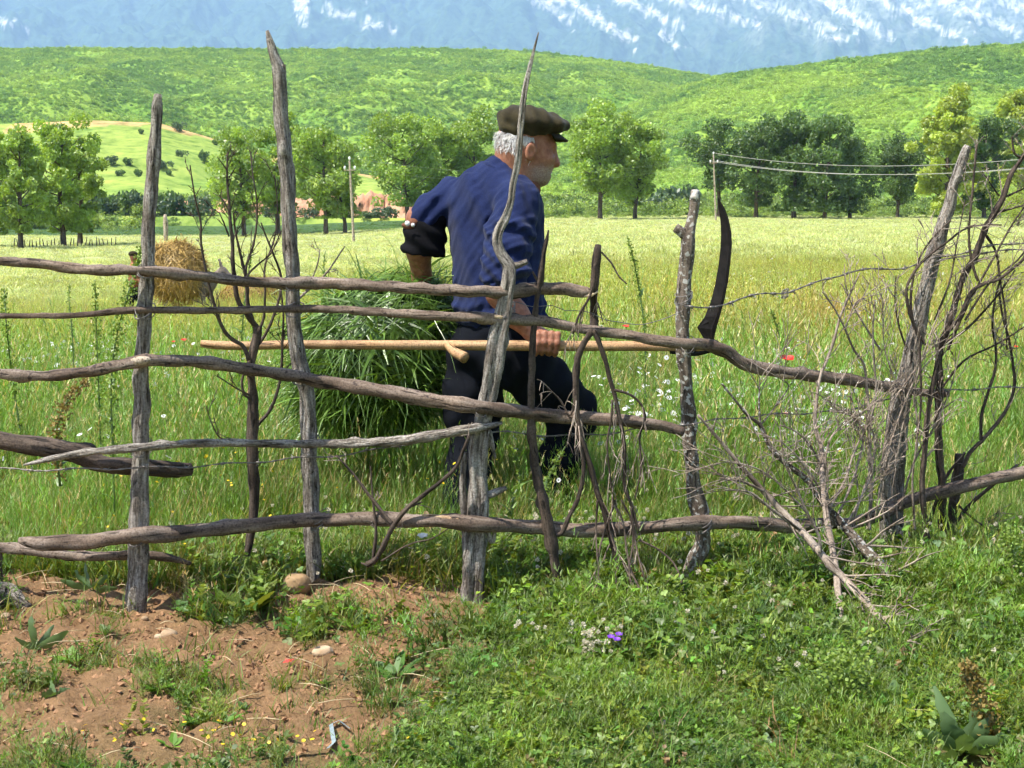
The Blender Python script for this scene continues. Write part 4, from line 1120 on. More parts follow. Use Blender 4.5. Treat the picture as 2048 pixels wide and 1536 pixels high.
# cut the sleeve ends open-looking and the hem flat, then press in folds
_wcl, _wcl2 = Waves(.13, 811), Waves(.06, 822)
def folds(x, y, z):
    d = np.zeros_like(x)
    a, b_ = Mp(1020, 470, -.25), Mp(1010, 560, -.25)
    g = np.exp(-(((x - a[0]) / .13) ** 2 + ((y - a[1] + .05) / .14) ** 2)) * sstep((a[2] + .10 - z) / .06) * sstep((z - b_[2] + .06) / .05)
    d += g * (0.0105 * np.sin((z * 95 + x * 62 + 2.0 * np.sin(x * 30 + z * 9))) + 0.004 * np.sin(z * 190 - x * 90 + y * 60)) 
    l = Mp(872, 420, .1)
    g = np.exp(-((x - l[0]) / .08) ** 2 - ((z - l[2]) / .09) ** 2)
    d += g * 0.008 * np.sin(x * 85 - z * 75)
    t = Mp(950, 520, -.1)
    g = np.exp(-((x - t[0]) / .13) ** 2) * sstep((z - .45) / .2)
    d += g * 0.006 * np.sin(x * 52 + z * 9 + 2.6 * np.sin(z * 6 + x * 4)) + 0.0042 * _wcl(x + .3 * y, z * .45) + 0.0028 * _wcl2(x - .5 * z, z * .6 + y)
    h_ = Mp(990, 630)
    d += 0.007 * np.exp(-((z - h_[2]) / .05) ** 2) * np.sin(z * 120 + 2 * np.sin(x * 25))
    d += 0.004 * np.exp(-((x - Mp(965, 400)[0]) / .05) ** 2) * np.sin(x * 90 + z * 40)
    return d
f.warp(folds)
V, Q = f.mesh(); V = relax(V, Q, 2)
worn('sweater', V, Q, M_BLUE)
# ribbed neckband
mb = MB()
t = np.linspace(0, 2 * np.pi, 40)
ax1, ax2 = np.array([0.85, 0.1, -0.50]), np.array([-0.1, 1.0, 0.05])
nc = Mp(1014, 352, .0)
mb.tube([nc + 0.088 * np.cos(a) * ax1 + 0.078 * np.sin(a) * ax2 for a in t], np.full(40, 0.0105), n=8, rough=0.05, step=0.008)
o = mb.make('neckband', M_BLUE); worn_o = o; o.parent = body; o.matrix_parent_inverse = __import__('mathutils').Matrix.Translation(-off)
# dark shirt collar at the throat
f = Field(Mp(985, 400, -.12), Mp(1090, 325, .12), 0.005) if False else Field([Mp(985, 400)[0], MY - .12, Mp(0, 400)[2]], [Mp(1090, 0)[0], MY + .12, Mp(0, 325)[2]], 0.005)
f.cone(Mp(1038, 352, 0), Mp(1066, 382, -.005), 0.048, 0.026, k=0.02)
f.cone(Mp(1030, 350, 0), Mp(1056, 372, -.01), 0.058, 0.040, k=0.02)
V, Q = f.mesh(); V = relax(V, Q, 1)
worn('shirt_collar', V, Q, M_BROWN, 'dark brown shirt collar at the throat')
# turned-back brown cuff and black under-sleeve at the far elbow
f = Field([Mp(790, 0, 0)[0], MY - .1, Mp(0, 535)[2]], [Mp(920, 0)[0], MY + .3, Mp(0, 400)[2]], 0.005)
f.chain([Mp(868, 440, .09), Mp(850, 470, .08), Mp(849, 494, .08)], [0.055, 0.074, 0.078], k=0.02)
f.ell(Mp(848, 498, .08), (0.084, 0.075, 0.030), k=0.01)
f.warp(lambda x, y, z: 0.006 * np.sin(z * 90 + x * 60) + np.where(z < Mp(0, 514)[2] + (x - Mp(848, 0)[0]) * -.12, 0.05, 0))
V, Q = f.mesh(); V = relax(V, Q, 1)
worn('rolled_sleeve', V, Q, M_BLACK, 'black rolled under-sleeve at the far elbow')
f = Field([Mp(780, 0, 0)[0], MY - .1, Mp(0, 480)[2]], [Mp(900, 0)[0], MY + .3, Mp(0, 400)[2]], 0.004)
f.ell(Mp(830, 446, .065), (0.045, 0.05, 0.026), np.stack([[.85, 0, .5], [0, 1, 0], [-.5, 0, .85]]), k=0.01)
f.cone(Mp(806, 450, .04), Mp(862, 457, .03), 0.007, 0.007, k=0.012)
V, Q = f.mesh(); V = relax(V, Q, 1)
worn('shirt_cuff', V, Q, M_BROWN, 'brown turned-back shirt cuff at the far elbow')
mb = MB()
for x, y, rr_ in ((815, 447, 5.5), (826, 450, 4)):
    c_ = Mp(x, y, -.005)
    mb.tube([c_, c_ - [0, .004, 0]], [rr_ * SW, rr_ * SW * .9], n=12, step=0.002)
o = mb.make('button', plain('white_button', (0.8, 0.8, 0.78), rough=0.35)); o.parent = body; o.matrix_parent_inverse = __import__('mathutils').Matrix.Translation(-off); o['kind'] = 'stuff'
# trousers
f = Field([lo[0], MY - .40, -0.02], [hi[0], MY + .40, 0.85], 0.0068)
f.ell(Mp(994, 668, .0), (.178, .128, .10), TAX, k=0.03); f.ell(Mp(990, 705, .0), (.182, .135, .12), TAX, k=0.04)
f.chain([Mp(1030, 715, -.07), Mp(1095, 775, .02), Mp(1148, 826, .08), Mp(1124, 920, .05), Mp(1100, 1020, .02)], [0.112, 0.105, 0.088, 0.078, 0.074], k=0.03)
f.chain([Mp(958, 715, .06), Mp(945, 800, .05), Mp(948, 868, .05), Mp(936, 950, .0), Mp(924, 1025, -.04)], [0.118, 0.110, 0.090, 0.080, 0.076], k=0.03)
f.warp(lambda x, y, z: 0.005 * np.sin(z * 46 + x * 30 + 2 * np.sin(x * 15)) + 0.004 * np.sin(x * 60 - z * 33 + y * 21))
V, Q = f.mesh(); V = relax(V, Q, 2)
worn('trousers', V, Q, M_TROU)
for (ax, ay, ad), lab in (((1106, 1040, .03), 'front'), ((928, 1045, -.03), 'rear')):
    c_ = Mp(ax, ay, ad); c_[2] = 0.045
    f = Field(c_ - [.14, .12, .06], c_ + [.24, .2, .13], 0.006)
    f.cone(c_ - FWD * .04, c_ + FWD * .12 + [0, 0, -.008], 0.045, 0.036, k=0.02); f.cone(c_ + [0, 0, 0], c_ + [0, 0, .07], 0.046, 0.045, k=0.02)
    V, Q = f.mesh(); V = relax(V, Q, 1)
    worn('shoe', V, Q, M_LEATH)
# cap: soft crown that bulges over the band, short stiff peak
f = Field([Mp(985, 0)[0], MY - .16, Mp(0, 300)[2]], [Mp(1160, 0)[0], MY + .16, Mp(0, 200)[2]], 0.0046)
f.ell(Mp(1064, 246), (0.122, 0.112, 0.052), HAX, k=0.02)
f.ell(Mp(1050, 236), (0.085, 0.085, 0.036), HAX, k=0.03)
f.ell(Mp(1040, 262), (0.072, 0.088, 0.035), HAX, k=0.03)
f.ell(Mp(1113, 249), (0.044, 0.085, 0.026), HAX, k=0.015)
f.warp(lambda x, y, z: 0.0045 * np.sin(x * 62 + z * 70) * np.cos(y * 36 + 1) + 0.003 * np.sin(x * 120 + y * 33) + np.where(z < Mp(0, 275)[2] + (x - Mp(1064, 0)[0]) * 0.12, 0.03, 0))
V, Q = f.mesh(); V = relax(V, Q, 1)
worn('cap', V, Q, M_CAP)
pk = MB()
nu, nv = 15, 7
G2 = np.zeros((2, nu, nv, 3))
for a in range(nu):
    th = (a / (nu - 1) - .5) * 2.05
    for b2 in range(nv):
        q = b2 / (nv - 1)
        rad = 0.060 + 0.040 * q * math.cos(th * 0.75)
        base = Mp(1090, 262) + HFt * (rad * math.cos(th) - 0.012) + HL * (rad * 1.12 * math.sin(th)) - HUt * (0.002 + 0.021 * q * math.cos(th * .8) + 0.012 * abs(math.sin(th)) ** 2)
        G2[0, a, b2], G2[1, a, b2] = base + HUt * 0.0025, base - HUt * 0.0025
idx = np.arange(2 * nu * nv).reshape(2, nu, nv)
qs = []
for a in range(nu - 1):
    for b2 in range(nv - 1):
        qs += [[idx[0, a, b2], idx[0, a, b2 + 1], idx[0, a + 1, b2 + 1], idx[0, a + 1, b2]], [idx[1, a, b2], idx[1, a + 1, b2], idx[1, a + 1, b2 + 1], idx[1, a, b2 + 1]]]
    qs.append([idx[0, a, nv - 1], idx[1, a, nv - 1], idx[1, a + 1, nv - 1], idx[0, a + 1, nv - 1]])
pk.add(G2.reshape(-1, 3), Q=qs)
o = pk.make('cap_peak', M_CAP); o.parent = body; o.matrix_parent_inverse = __import__('mathutils').Matrix.Translation(-off)
# hair: short white locks round the back and sides below the cap
mb = MB()
r = np.random.default_rng(5)
for k in range(2600):
    ang = r.uniform(math.radians(62), math.radians(298))
    hh = r.uniform(270, 306) if abs(ang - math.pi) < 1.25 else r.uniform(272, 296 if r.random() < .75 else 320)
    dirn = HFt * math.cos(ang) + HL * math.sin(ang)
    if math.sin(ang) * 0 + abs(ang - math.pi / 2) < 0.30 and hh > 288: continue
    c_ = Mp(1046, hh)
    rx = 1 / math.sqrt((math.cos(ang) / 0.098) ** 2 + (math.sin(ang) / 0.0765) ** 2) * math.sqrt(max(0.2, 1 - ((hh - 287) * SW / 0.104) ** 2))
    p0 = c_ + dirn * rx * 0.97
    L = r.uniform(0.014, 0.036)
    dd = dirn * r.uniform(.25, .7) + np.array([0, 0, -0.9]) - HFt * r.uniform(0, .7) + r.normal(size=3) * .22
    dd /= np.linalg.norm(dd)
    side = np.cross(dd, dirn); side /= np.linalg.norm(side) + 1e-9
    w = 0.0009
    p1, p2 = p0 + dd * L * .5 + dirn * .002, p0 + (dd * .9 - dirn * .35) * L
    mb.add([p0 - side * w, p0 + side * w, p1 - side * w, p1 + side * w, p2 - side * w * .3, p2 + side * w * .3], Q=[[0, 1, 3, 2], [2, 3, 5, 4]], tint=r.uniform(.75, 1.1))
o = mb.make('hair', M_HAIR); o.parent = body; o.matrix_parent_inverse = __import__('mathutils').Matrix.Translation(-off)

# ------------------------------------------------------------------ the scythe in his hand
SY = MY + SHY
M_SHAFT = wood('scythe_shaft_wood', [(0.3, (0.27, 0.15, 0.07)), (0.5, (0.43, 0.27, 0.14)), (0.75, (0.56, 0.39, 0.22))], scale=45, bump=0.25, rough=0.6)
M_BLADE = plain('dark_steel', (0.010, 0.008, 0.007), rough=0.55, noise=0.4, nscale=40, metal=0.0, bump=0.1, spec=0.2)
sc = thing('scythe', 'scythe with a long pale shaft and black curved blade held in the man\'s hand', 'scythe', tuple(Mp(1094, 690, SHY)))
def sp(x, y, d=0.0): return P(x, y, SY + d)[0]
mb = MB()
mb.tube([sp(402, 687), sp(410, 688), sp(600, 689), sp(800, 690), sp(1000, 691), sp(1200, 692), sp(1330, 693), sp(1408, 695)], np.array([7, 8.5, 9, 9.5, 10.5, 10.5, 9.5, 8.5]) * SY / FPX, n=16, rough=0.015, step=0.03)
adopt(mb.make('shaft', M_SHAFT), sc)
mb = MB(); mb.tube([sp(893, 690), sp(912, 706, -.05), sp(930, 716, -.08)], np.array([7, 9.5, 11]) * SY / FPX, n=14, rough=0.03, step=0.008)
adopt(mb.make('grip', M_SHAFT), sc)
mb = MB(); mb.tube([sp(1352, 694, -.002), sp(1385, 695, -.002)], np.array([12.5, 12.5]) * SY / FPX, n=16, step=0.01)
adopt(mb.make('ring', M_BLADE), sc)
mb = MB(); mb.tube([sp(1340, 703), sp(1400, 705), sp(1425, 693), sp(1430, 680)], np.array([5, 6, 8, 7]) * SY / FPX, n=10, step=0.008)
adopt(mb.make('tang', M_BLADE), sc)
outer = [(1427, 684), (1432, 660), (1440, 632), (1449, 600), (1456, 565), (1461, 525), (1464, 490), (1463, 465), (1458, 440), (1450, 417), (1436, 394)]
inner = [(1408, 678), (1394, 655), (1409, 634), (1421, 605), (1430, 570), (1437, 530), (1441, 495), (1442, 468), (1441, 444), (1438, 420), (1435, 396)]
n_ = len(outer)
V = []
for (ox, oy), (ix, iy), k in zip(outer, inner, range(n_)):
    cv_ = 0.02 * math.sin(k / (n_ - 1) * math.pi)                             # the blade is slightly dished
    V += [sp(ox, oy, -.004 - cv_), sp(ox, oy, .004 - cv_), sp(ix, iy, .0006 + cv_ * .4), sp(ix, iy, -.0006 + cv_ * .4), sp(ox * .78 + ix * .22, oy * .78 + iy * .22, -.0035 - cv_), sp(ox * .70 + ix * .30, oy * .70 + iy * .30, -.001 - cv_ * .7)]
Qs = []
order = [0, 4, 5, 3, 2, 1]
for k in range(n_ - 1):
    for a in range(6):
        i0, i1 = order[a], order[(a + 1) % 6]
        Qs.append([k * 6 + i0, k * 6 + i1, (k + 1) * 6 + i1, (k + 1) * 6 + i0])
Qs += [[0, 4, 5, 3], [(n_ - 1) * 6 + 0, (n_ - 1) * 6 + 3, (n_ - 1) * 6 + 5, (n_ - 1) * 6 + 4], [0, 3, 2, 1]]
adopt(build('blade', np.array(V), np.array(Qs), M_BLADE, smooth=False), sc)

# ------------------------------------------------------------------ the bundle of cut grass under his far arm
M_CUT = leafy('cut_grass', (0.13, 0.235, 0.036), trans=0.35, gloss=0.06, rough=0.4)
bc = Mp(748, 690, .22)
gb = thing('grass_bundle', 'big bundle of freshly cut green grass carried on the man\'s hip', 'bundle', tuple(Mp(760, 850, .2)))
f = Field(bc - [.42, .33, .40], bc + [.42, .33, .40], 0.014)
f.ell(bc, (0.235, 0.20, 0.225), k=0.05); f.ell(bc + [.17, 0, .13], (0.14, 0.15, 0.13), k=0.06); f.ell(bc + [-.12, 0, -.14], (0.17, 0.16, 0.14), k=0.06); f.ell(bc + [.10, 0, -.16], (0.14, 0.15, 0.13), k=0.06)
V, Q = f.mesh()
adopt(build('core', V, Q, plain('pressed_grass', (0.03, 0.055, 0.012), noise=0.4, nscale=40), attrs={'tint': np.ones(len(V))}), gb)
mb = MB()
r = np.random.default_rng(8)
sel = r.integers(0, len(V), 7000)
for k in sel:
    p = V[k] + r.normal(size=3) * .012
    out_ = p - bc; out_ /= np.linalg.norm(out_)
    m_ = np.array([-0.85, -0.1, -0.25 + 0.5 * r.normal()]) if r.random() < .55 else r.normal(size=3)
    if r.random() < .5: m_ = -m_
    d = m_ - out_ * m_.dot(out_) * .85 + r.normal(size=3) * .28 + out_ * r.uniform(-.05, .4)
    d /= np.linalg.norm(d)
    L = r.uniform(0.06, 0.24); w = r.uniform(0.0012, 0.0034) if r.random() < .68 else r.uniform(.004, .008)
    side = np.cross(d, out_); side /= np.linalg.norm(side) + 1e-9
    pts = [p]
    for q in range(4):
        d = d + np.array([0, 0, -0.20]) + r.normal(size=3) * .10; d /= np.linalg.norm(d)
        pts.append(pts[-1] + d * L / 4)
    Vs = []
    for q, pp in enumerate(pts):
        ww = w * (1 - (q / 4.3) ** 2)
        Vs += [pp - side * ww, pp + side * ww]
    tn = r.uniform(.45, 1.35) * (1.0 if r.random() > .12 else 1.6)
    mb.add(Vs, Q=[[2 * q, 2 * q + 1, 2 * q + 3, 2 * q + 2] for q in range(4)], tint=tn)
for k in range(150):                                                          # long loose stems that stick out and hang down
    p = V[r.integers(0, len(V))]
    o_ = p - bc; o_ /= np.linalg.norm(o_)
    d = o_ * .8 + r.normal(size=3) * .5 + np.array([-.3, 0, .1]); d /= np.linalg.norm(d)
    pts = [p]
    for q in range(6):
        d = d + np.array([0, 0, -.22]) + r.normal(size=3) * .1; d /= np.linalg.norm(d)
        pts.append(pts[-1] + d * r.uniform(.03, .055))
    mb.tube(pts, np.linspace(.0018, .0008, 7), n=4, step=.03, tint=r.uniform(1.0, 1.9))
tag(adopt(mb.make('grass_strands', M_CUT, smooth=False), gb), kind='stuff')
# ------------------------------------------------------------------ trees
M_LEAF_L = leafy('light_leaves', (0.28, 0.42, 0.065), trans=0.5, gloss=0.05)
M_LEAF_D = leafy('dark_leaves', (0.10, 0.18, 0.04), trans=0.4, gloss=0.04)  # darker base colour, on the right-hand trees and some shrubs
M_LEAF_Y = leafy('yellow_green_leaves', (0.40, 0.50, 0.075), trans=0.5, gloss=0.05)
M_LEAF_B = leafy('blue_green_leaves', (0.085, 0.14, 0.06), trans=0.4, gloss=0.04)
M_TRUNK = wood('tree_bark', [(0.3, (0.05, 0.038, 0.028)), (0.5, (0.13, 0.10, 0.08)), (0.75, (0.22, 0.18, 0.15))], scale=3.0, bump=0.4)

def leaf_quads(C, size, r, flat=0.0):
    """diamond leaf sprays at points C"""
    n = len(C)
    a = r.normal(size=(n, 3)); a[:, 2] *= (1 - flat); a /= np.linalg.norm(a, axis=1)[:, None]
    b = np.cross(a, r.normal(size=(n, 3))); b /= np.linalg.norm(b, axis=1)[:, None] + 1e-9
    s = (size * r.uniform(0.6, 1.3, n))[:, None]
    V = np.stack([C - a * s, C - b * s * .55, C + a * s, C + b * s * .55], 1).reshape(-1, 3)
    return V, np.arange(4 * n).reshape(n, 4)

def make_tree(H, hw, seed, leaf_mat, bare=0.16, leaves=5200, lsize=0.26, shape='oval', trunk_r=None):
    """meshes of one tree standing at the origin: trunk with limbs, and a crown of separate leaf sprays on those limbs"""
    r = np.random.default_rng(seed)
    mb = MB()
    tr = trunk_r or 0.016 * H + 0.05
    top = np.array([r.normal() * .03 * H, r.normal() * .03 * H, H * 0.90])
    tp = [np.array([0, 0, -0.4]), np.array([0, 0, H * .1]), top * .4 + r.normal(size=3) * [.15, .15, 0], top * .7 + r.normal(size=3) * [.2, .2, 0], top]
    T, _ = mb.tube(tp, [tr * 1.3, tr, tr * .8, tr * .5, tr * .12], n=9, rough=.06, step=H / 22, seed=seed)
    cent, rad = [], []
    nb = 30
    for k in range(nb):
        q = bare + (0.97 - bare) * ((k + r.random()) / nb)
        p = T[int(q / .97 * .97 * (len(T) - 1))]
        t = (q - bare) / (1 - bare)
        prof = {'oval': math.sin(math.pi * min(t * .88 + .10, 1)) ** .75, 'round': math.sin(math.pi * min(t * .85 + .12, 1)) ** .5, 'tall': (math.sin(math.pi * min(t * .8 + .2, 1)) ** .8) * .9 + .1}[shape]
        L = hw * prof * r.uniform(.55, 1.12)
        az_ = k * 2.4 + r.normal() * .5
        e = p + np.array([math.cos(az_) * L, math.sin(az_) * L, L * r.uniform(.25, .85) + .25])
        mid = (p + e) / 2 + np.array([0, 0, -.08 * L])
        mb.tube([p, mid, e], [tr * .38 * (1 - .6 * t), tr * .2, .015], n=5, step=max(L / 4, .2), seed=seed + k)
        for f_, m_ in ((1.0, 1.0), (.72, .9), (.45, .75)):
            c = p + (e - p) * f_ + r.normal(size=3) * .18 * hw
            cent.append(c); rad.append(hw * .30 * m_ * r.uniform(.7, 1.25))
    cent.append(top); rad.append(hw * .25)
    cent, rad = np.array(cent), np.array(rad)
    w = rad ** 2; w /= w.sum()
    who = r.choice(len(cent), leaves, p=w)
    d = r.normal(size=(leaves, 3)); d /= np.linalg.norm(d, axis=1)[:, None]
    C = cent[who] + d * (rad[who] * r.uniform(.25, 1.0, leaves) ** .5)[:, None] * [1, 1, .8]
    C[:, 2] = np.maximum(C[:, 2], H * bare * .75)
    V, Q = leaf_quads(C, lsize, r)
    ct = r.uniform(.72, 1.25, len(cent))
    tint = np.repeat(ct[who] * r.uniform(.8, 1.2, leaves), 4)
    to = mb.make('trunk', M_TRUNK, linkit=False)
    co = build('crown', V, Q, leaf_mat, smooth=False, attrs={'tint': tint}, linkit=False)
    return to.data, co.data

def tree_at(pxb, pyb, pyt, hwpx, label, mat, seed, D=None, shape='oval', bare=0.16, leaves=5200, name='tree', group=None, lsize=0.26):
    if D is None:
        g = ground_at(pxb, pyb)
    else:
        g = P(pxb, pyb, D)[0]
        g[2] = min(land_h(g[0], g[1]), g[2] + 1.0)
    s = g[1] / CP / FPX
    H = (pyb - pyt) * s
    t, c = make_tree(H, hwpx * s * 1.15, seed, mat, bare, int(leaves * 2.2), .72 * lsize * H / 12, shape)
    root = thing(name, label, 'tree', tuple(g), group)
    link(bpy.data.objects.new('trunk', t), root); link(bpy.data.objects.new('crown', c), root)
    return root

LT = 'trees along the far edge of the field'
tree_at(42, 497, 256, 50, 'bright green tree, outermost on the side of the straw load', M_LEAF_L, 1, bare=.18, group=LT)
tree_at(127, 492, 238, 54, 'tall leafy tree with full crown in the clump beyond the silver post', M_LEAF_L, 2, bare=.15, group=LT)
tree_at(161, 489, 268, 42, 'smaller tree pressed against the tall one beyond the silver post', M_LEAF_L, 3, bare=.15, group=LT)
tree_at(-18, 495, 262, 40, 'green tree cut by the picture edge', M_LEAF_L, 4, bare=.15, group=LT)
tree_at(488, 470, 262, 55, 'light green tree seen through the dead sapling', M_LEAF_L, 5, D=165, bare=.24, group=LT)
tree_at(556, 468, 230, 46, 'light green tree right behind the tallest post', M_LEAF_L, 6, D=170, bare=.24, group=LT)
tree_at(652, 474, 252, 58, 'light green tree with dark slim trunk between tallest post and utility pole', M_LEAF_L, 7, D=160, bare=.2, group=LT)
tree_at(690, 472, 285, 40, 'small tree close to the utility pole', M_LEAF_L, 8, D=163, bare=.22, group=LT)
tree_at(815, 455, 236, 68, 'broad light tree above the man\'s elbow', M_LEAF_L, 9, D=190, bare=.24, group=LT)
tree_at(880, 450, 262, 48, 'loose tree just left of the man\'s shoulder', M_LEAF_L, 10, D=195, bare=.24, group=LT)
tree_at(948, 448, 224, 50, 'tree with brown twigs behind the man\'s cap', M_LEAF_L, 11, D=195, leaves=3600, group=LT)
tree_at(1200, 438, 204, 60, 'tall light tree standing before the man\'s face', M_LEAF_L, 12, D=175, bare=.24, group=LT)
tree_at(1270, 440, 246, 46, 'narrow tree with bent trunk beside the tall light one', M_LEAF_L, 13, D=178, bare=.2, group=LT)
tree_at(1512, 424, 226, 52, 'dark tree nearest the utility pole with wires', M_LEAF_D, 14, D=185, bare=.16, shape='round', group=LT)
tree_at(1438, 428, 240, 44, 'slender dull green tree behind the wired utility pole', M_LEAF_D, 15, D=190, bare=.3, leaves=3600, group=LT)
tree_at(1588, 424, 214, 54, 'tallest tree of the dark clump', M_LEAF_D, 16, D=182, bare=.1, shape='round', leaves=6200, group=LT)
tree_at(1650, 426, 232, 50, 'tree in the middle of the dark clump', M_LEAF_D, 17, D=178, bare=.1, shape='round', leaves=6200, group=LT)
tree_at(1700, 424, 262, 44, 'lowest tree closing the dark clump', M_LEAF_D, 18, D=180, bare=.1, shape='round', group=LT)
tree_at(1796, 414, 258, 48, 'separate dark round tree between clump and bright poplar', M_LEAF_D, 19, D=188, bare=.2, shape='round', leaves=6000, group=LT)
tree_at(1892, 418, 164, 50, 'tall bright yellow green poplar behind the leaning post', M_LEAF_Y, 20, D=180, shape='tall', bare=.1, leaves=7000, group=LT)
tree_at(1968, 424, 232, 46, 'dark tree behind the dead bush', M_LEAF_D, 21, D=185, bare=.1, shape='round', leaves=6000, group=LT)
tree_at(2038, 420, 158, 44, 'yellow green poplar cut by the picture edge above the dead bush', M_LEAF_Y, 22, D=195, shape='tall', bare=.15, leaves=6000, group=LT)
tree_at(2036, 440, 372, 44, 'low bright bushy tree behind the dead bush tips', M_LEAF_Y, 23, D=120, shape='round', bare=.02, group=LT)

# ------------------------------------------------------------------ shrubs
def make_shrub(seed, mat, leaves=620):
    r = np.random.default_rng(seed)
    cent = r.normal(size=(9, 3)) * [.42, .42, .2] + [0, 0, .55]
    rad = r.uniform(.28, .5, 9)
    who = r.integers(0, 9, leaves)
    d = r.normal(size=(leaves, 3)); d /= np.linalg.norm(d, axis=1)[:, None]
    C = cent[who] + d * (rad[who] * r.uniform(.5, 1, leaves))[:, None]
    C[:, 2] = np.abs(C[:, 2])
    V, Q = leaf_quads(C, 0.12, r)
    tint = np.repeat(r.uniform(.7, 1.3, 9)[who] * r.uniform(.8, 1.2, leaves), 4)
    return build('foliage', V, Q, mat, smooth=False, attrs={'tint': tint}, linkit=False)

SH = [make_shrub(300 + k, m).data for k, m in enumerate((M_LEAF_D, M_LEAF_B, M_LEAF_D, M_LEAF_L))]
def shrub_at(pxx, pyy, wpx, hpx, label, var, D, group):
    p, s = P(pxx, pyy, D)
    p[2] = land_h(p[0], p[1])
    o = link(bpy.data.objects.new('shrub', SH[var]))
    o.location = p
    o.scale = (wpx * s * .62, wpx * s * .62, hpx * s * .85)
    o.rotation_euler = (0, 0, RNG.uniform(0, 6))
    tag(o, label, 'shrub', group)
def slope_D(pxx, pyy):
    """depth at which the sight line meets the near left hill"""
    ys = np.linspace(226, 420, 300)
    a, b = (pxx - 1024.0) / FPX, (768.0 - pyy) / FPX
    t = ys / (CP + b * SP)
    z = CAMZ + (-SP + b * CP) * t
    k = z <= land_h(a * t, ys)
    return float(ys[np.argmax(k)]) if k.any() else 400.0
for x, y, w, h, lab in ((352, 262, 26, 20, 'dark shrub at the top of the yellow slope beside the silver post'), (328, 340, 30, 22, 'dark shrub on the slope touching the silver post'), (255, 332, 20, 18, 'round shrub alone on the yellow slope'),
                        (222, 330, 34, 20, 'wide shrub next to the tall tree on the slope'), (408, 328, 22, 30, 'tall dark shrub standing alone on the slope right of the silver post'), (360, 314, 16, 16, 'small shrub in the middle of the yellow slope'),
                        (280, 268, 14, 12, 'small dark shrub high on the yellow slope'), (242, 352, 20, 14, 'low shrub near the foot of the slope'), (274, 354, 18, 18, 'pointed shrub near the foot of the slope'), (430, 290, 14, 12, 'tiny shrub under the forest edge'), (340, 352, 14, 14, 'pale low shrub beside the silver post')):
    shrub_at(x, y, w, h, lab, int(RNG.integers(0, 2)), slope_D(x, y), 'shrubs scattered on the yellow slope')
k = 0
for x, w in zip(np.arange(195, 420, 21), (34, 30, 42, 36, 40, 34, 38, 32, 36, 34, 30)):
    k += 1
    shrub_at(x, 424 - 8 * math.sin(k * 2.1), w + 10, 44 + 14 * math.sin(k * 1.7), '%s dark shrub of the hedge below the yellow slope, counting from the tall tree' % ['first', 'second', 'third', 'fourth', 'fifth', 'sixth', 'seventh', 'eighth', 'ninth', 'tenth', 'eleventh'][k - 1], k % 2, 228, 'hedge at the foot of the yellow slope')
for x, y, w, h, lab in ((1335, 420, 70, 62, 'big blue green bush midway between the tall light tree and the wired pole'), (1380, 422, 62, 66, 'tallest blue green bush, nearest the wired pole'), (1300, 424, 50, 40, 'lowest blue green bush, beside the bent tree trunk')):
    shrub_at(x, y, w, h, lab, 1, 220, 'blue green bushes before the hill')

# the scrub along the hill foot and the wood on the hills: masses nobody could count
M_SCRUB = leafy('scrub_leaves', (1, 1, 1), trans=0.45, inst=True, gloss=0.03)
SC = protos('scrub', [make_shrub(400 + k, M_SCRUB, 260) for k in range(5)])
_wn, _wn2 = fbm(120.0, 601, 4), fbm(22.0, 641, 3)
n = 310000
su = RNG.uniform(-0.47, 0.47, n); sy = np.sqrt(RNG.uniform(232 ** 2, 985 ** 2, n))
sx = su * sy
qa, qb, qc = hill_parts(sx, sy)
sz = np.maximum.reduce([qa, qb, qc])
onC = (qc >= qa) & (qc >= qb)
onA = (qa > qb) & ~onC
keep = ~onC
keep &= np.where(sy < 300, RNG.random(n) < .8, True)
# what lies hidden behind nearer ridges is left out
e_pt = (sz - CAMZ) / sy
hide = np.zeros(n, bool)
for fr in (0.35, 0.45, 0.55, 0.65, 0.75, 0.85, 0.93):
    zz = land_h(sx * fr, sy * fr)
    hide |= (zz - CAMZ) / (sy * fr) > e_pt + 0.004
keep &= ~hide
clear = (_wn(sx, sy) > 0.85) & (RNG.random(n) < .7)
keep &= ~clear
sx, sy, sz, onA = sx[keep], sy[keep], sz[keep], onA[keep]
n = len(sx)
pat = np.clip(_wn(sx * .8 + 50, sy * .8) * .5 + _wn2(sx, sy) * .35, -1, 1)
light, dark = np.array([0.42, 0.57, 0.125]), np.array([0.20, 0.35, 0.095])  # dark end puts the tone of the slopes' shadows into the leaf colour
t = sstep(0.62 + 0.55 * pat - 0.20 * (onA & (sy > 420)) - 0.45 * sstep((sx / sy - .16) / .2) * sstep((sy - 430) / 180) + RNG.normal(size=n) * .17)
scol = dark + (light - dark) * t[:, None]
ssz = RNG.uniform(.55, 1.2, n) * (1 + .9 * (RNG.random(n) < .08)) * np.where(sy < 300, .8, 1.0)
scatter('hill_wood', SC, np.stack([sx, sy, sz - .2], 1), np.stack([0 * sx, 0 * sx, RNG.uniform(0, 6.28, n)], 1), np.stack([ssz, ssz, ssz * RNG.uniform(.55, 1.2, n)], 1), scol, RNG.integers(0, 5, n),
        'dense green scrub wood covering the hills', 'wood')
n = 4200
px_ = RNG.uniform(-60, 2110, n)
yy_ = RNG.uniform(188, 262, n)
xx_ = u_of(px_) * yy_
ok = ((px_ > 880) | (RNG.random(n) < .25)) & ~((px_ > 300) & (px_ < 860) & (yy_ < 236))
xx_, yy_ = xx_[ok], yy_[ok]; n = len(xx_)
t = RNG.uniform(0, 1, n)[:, None]
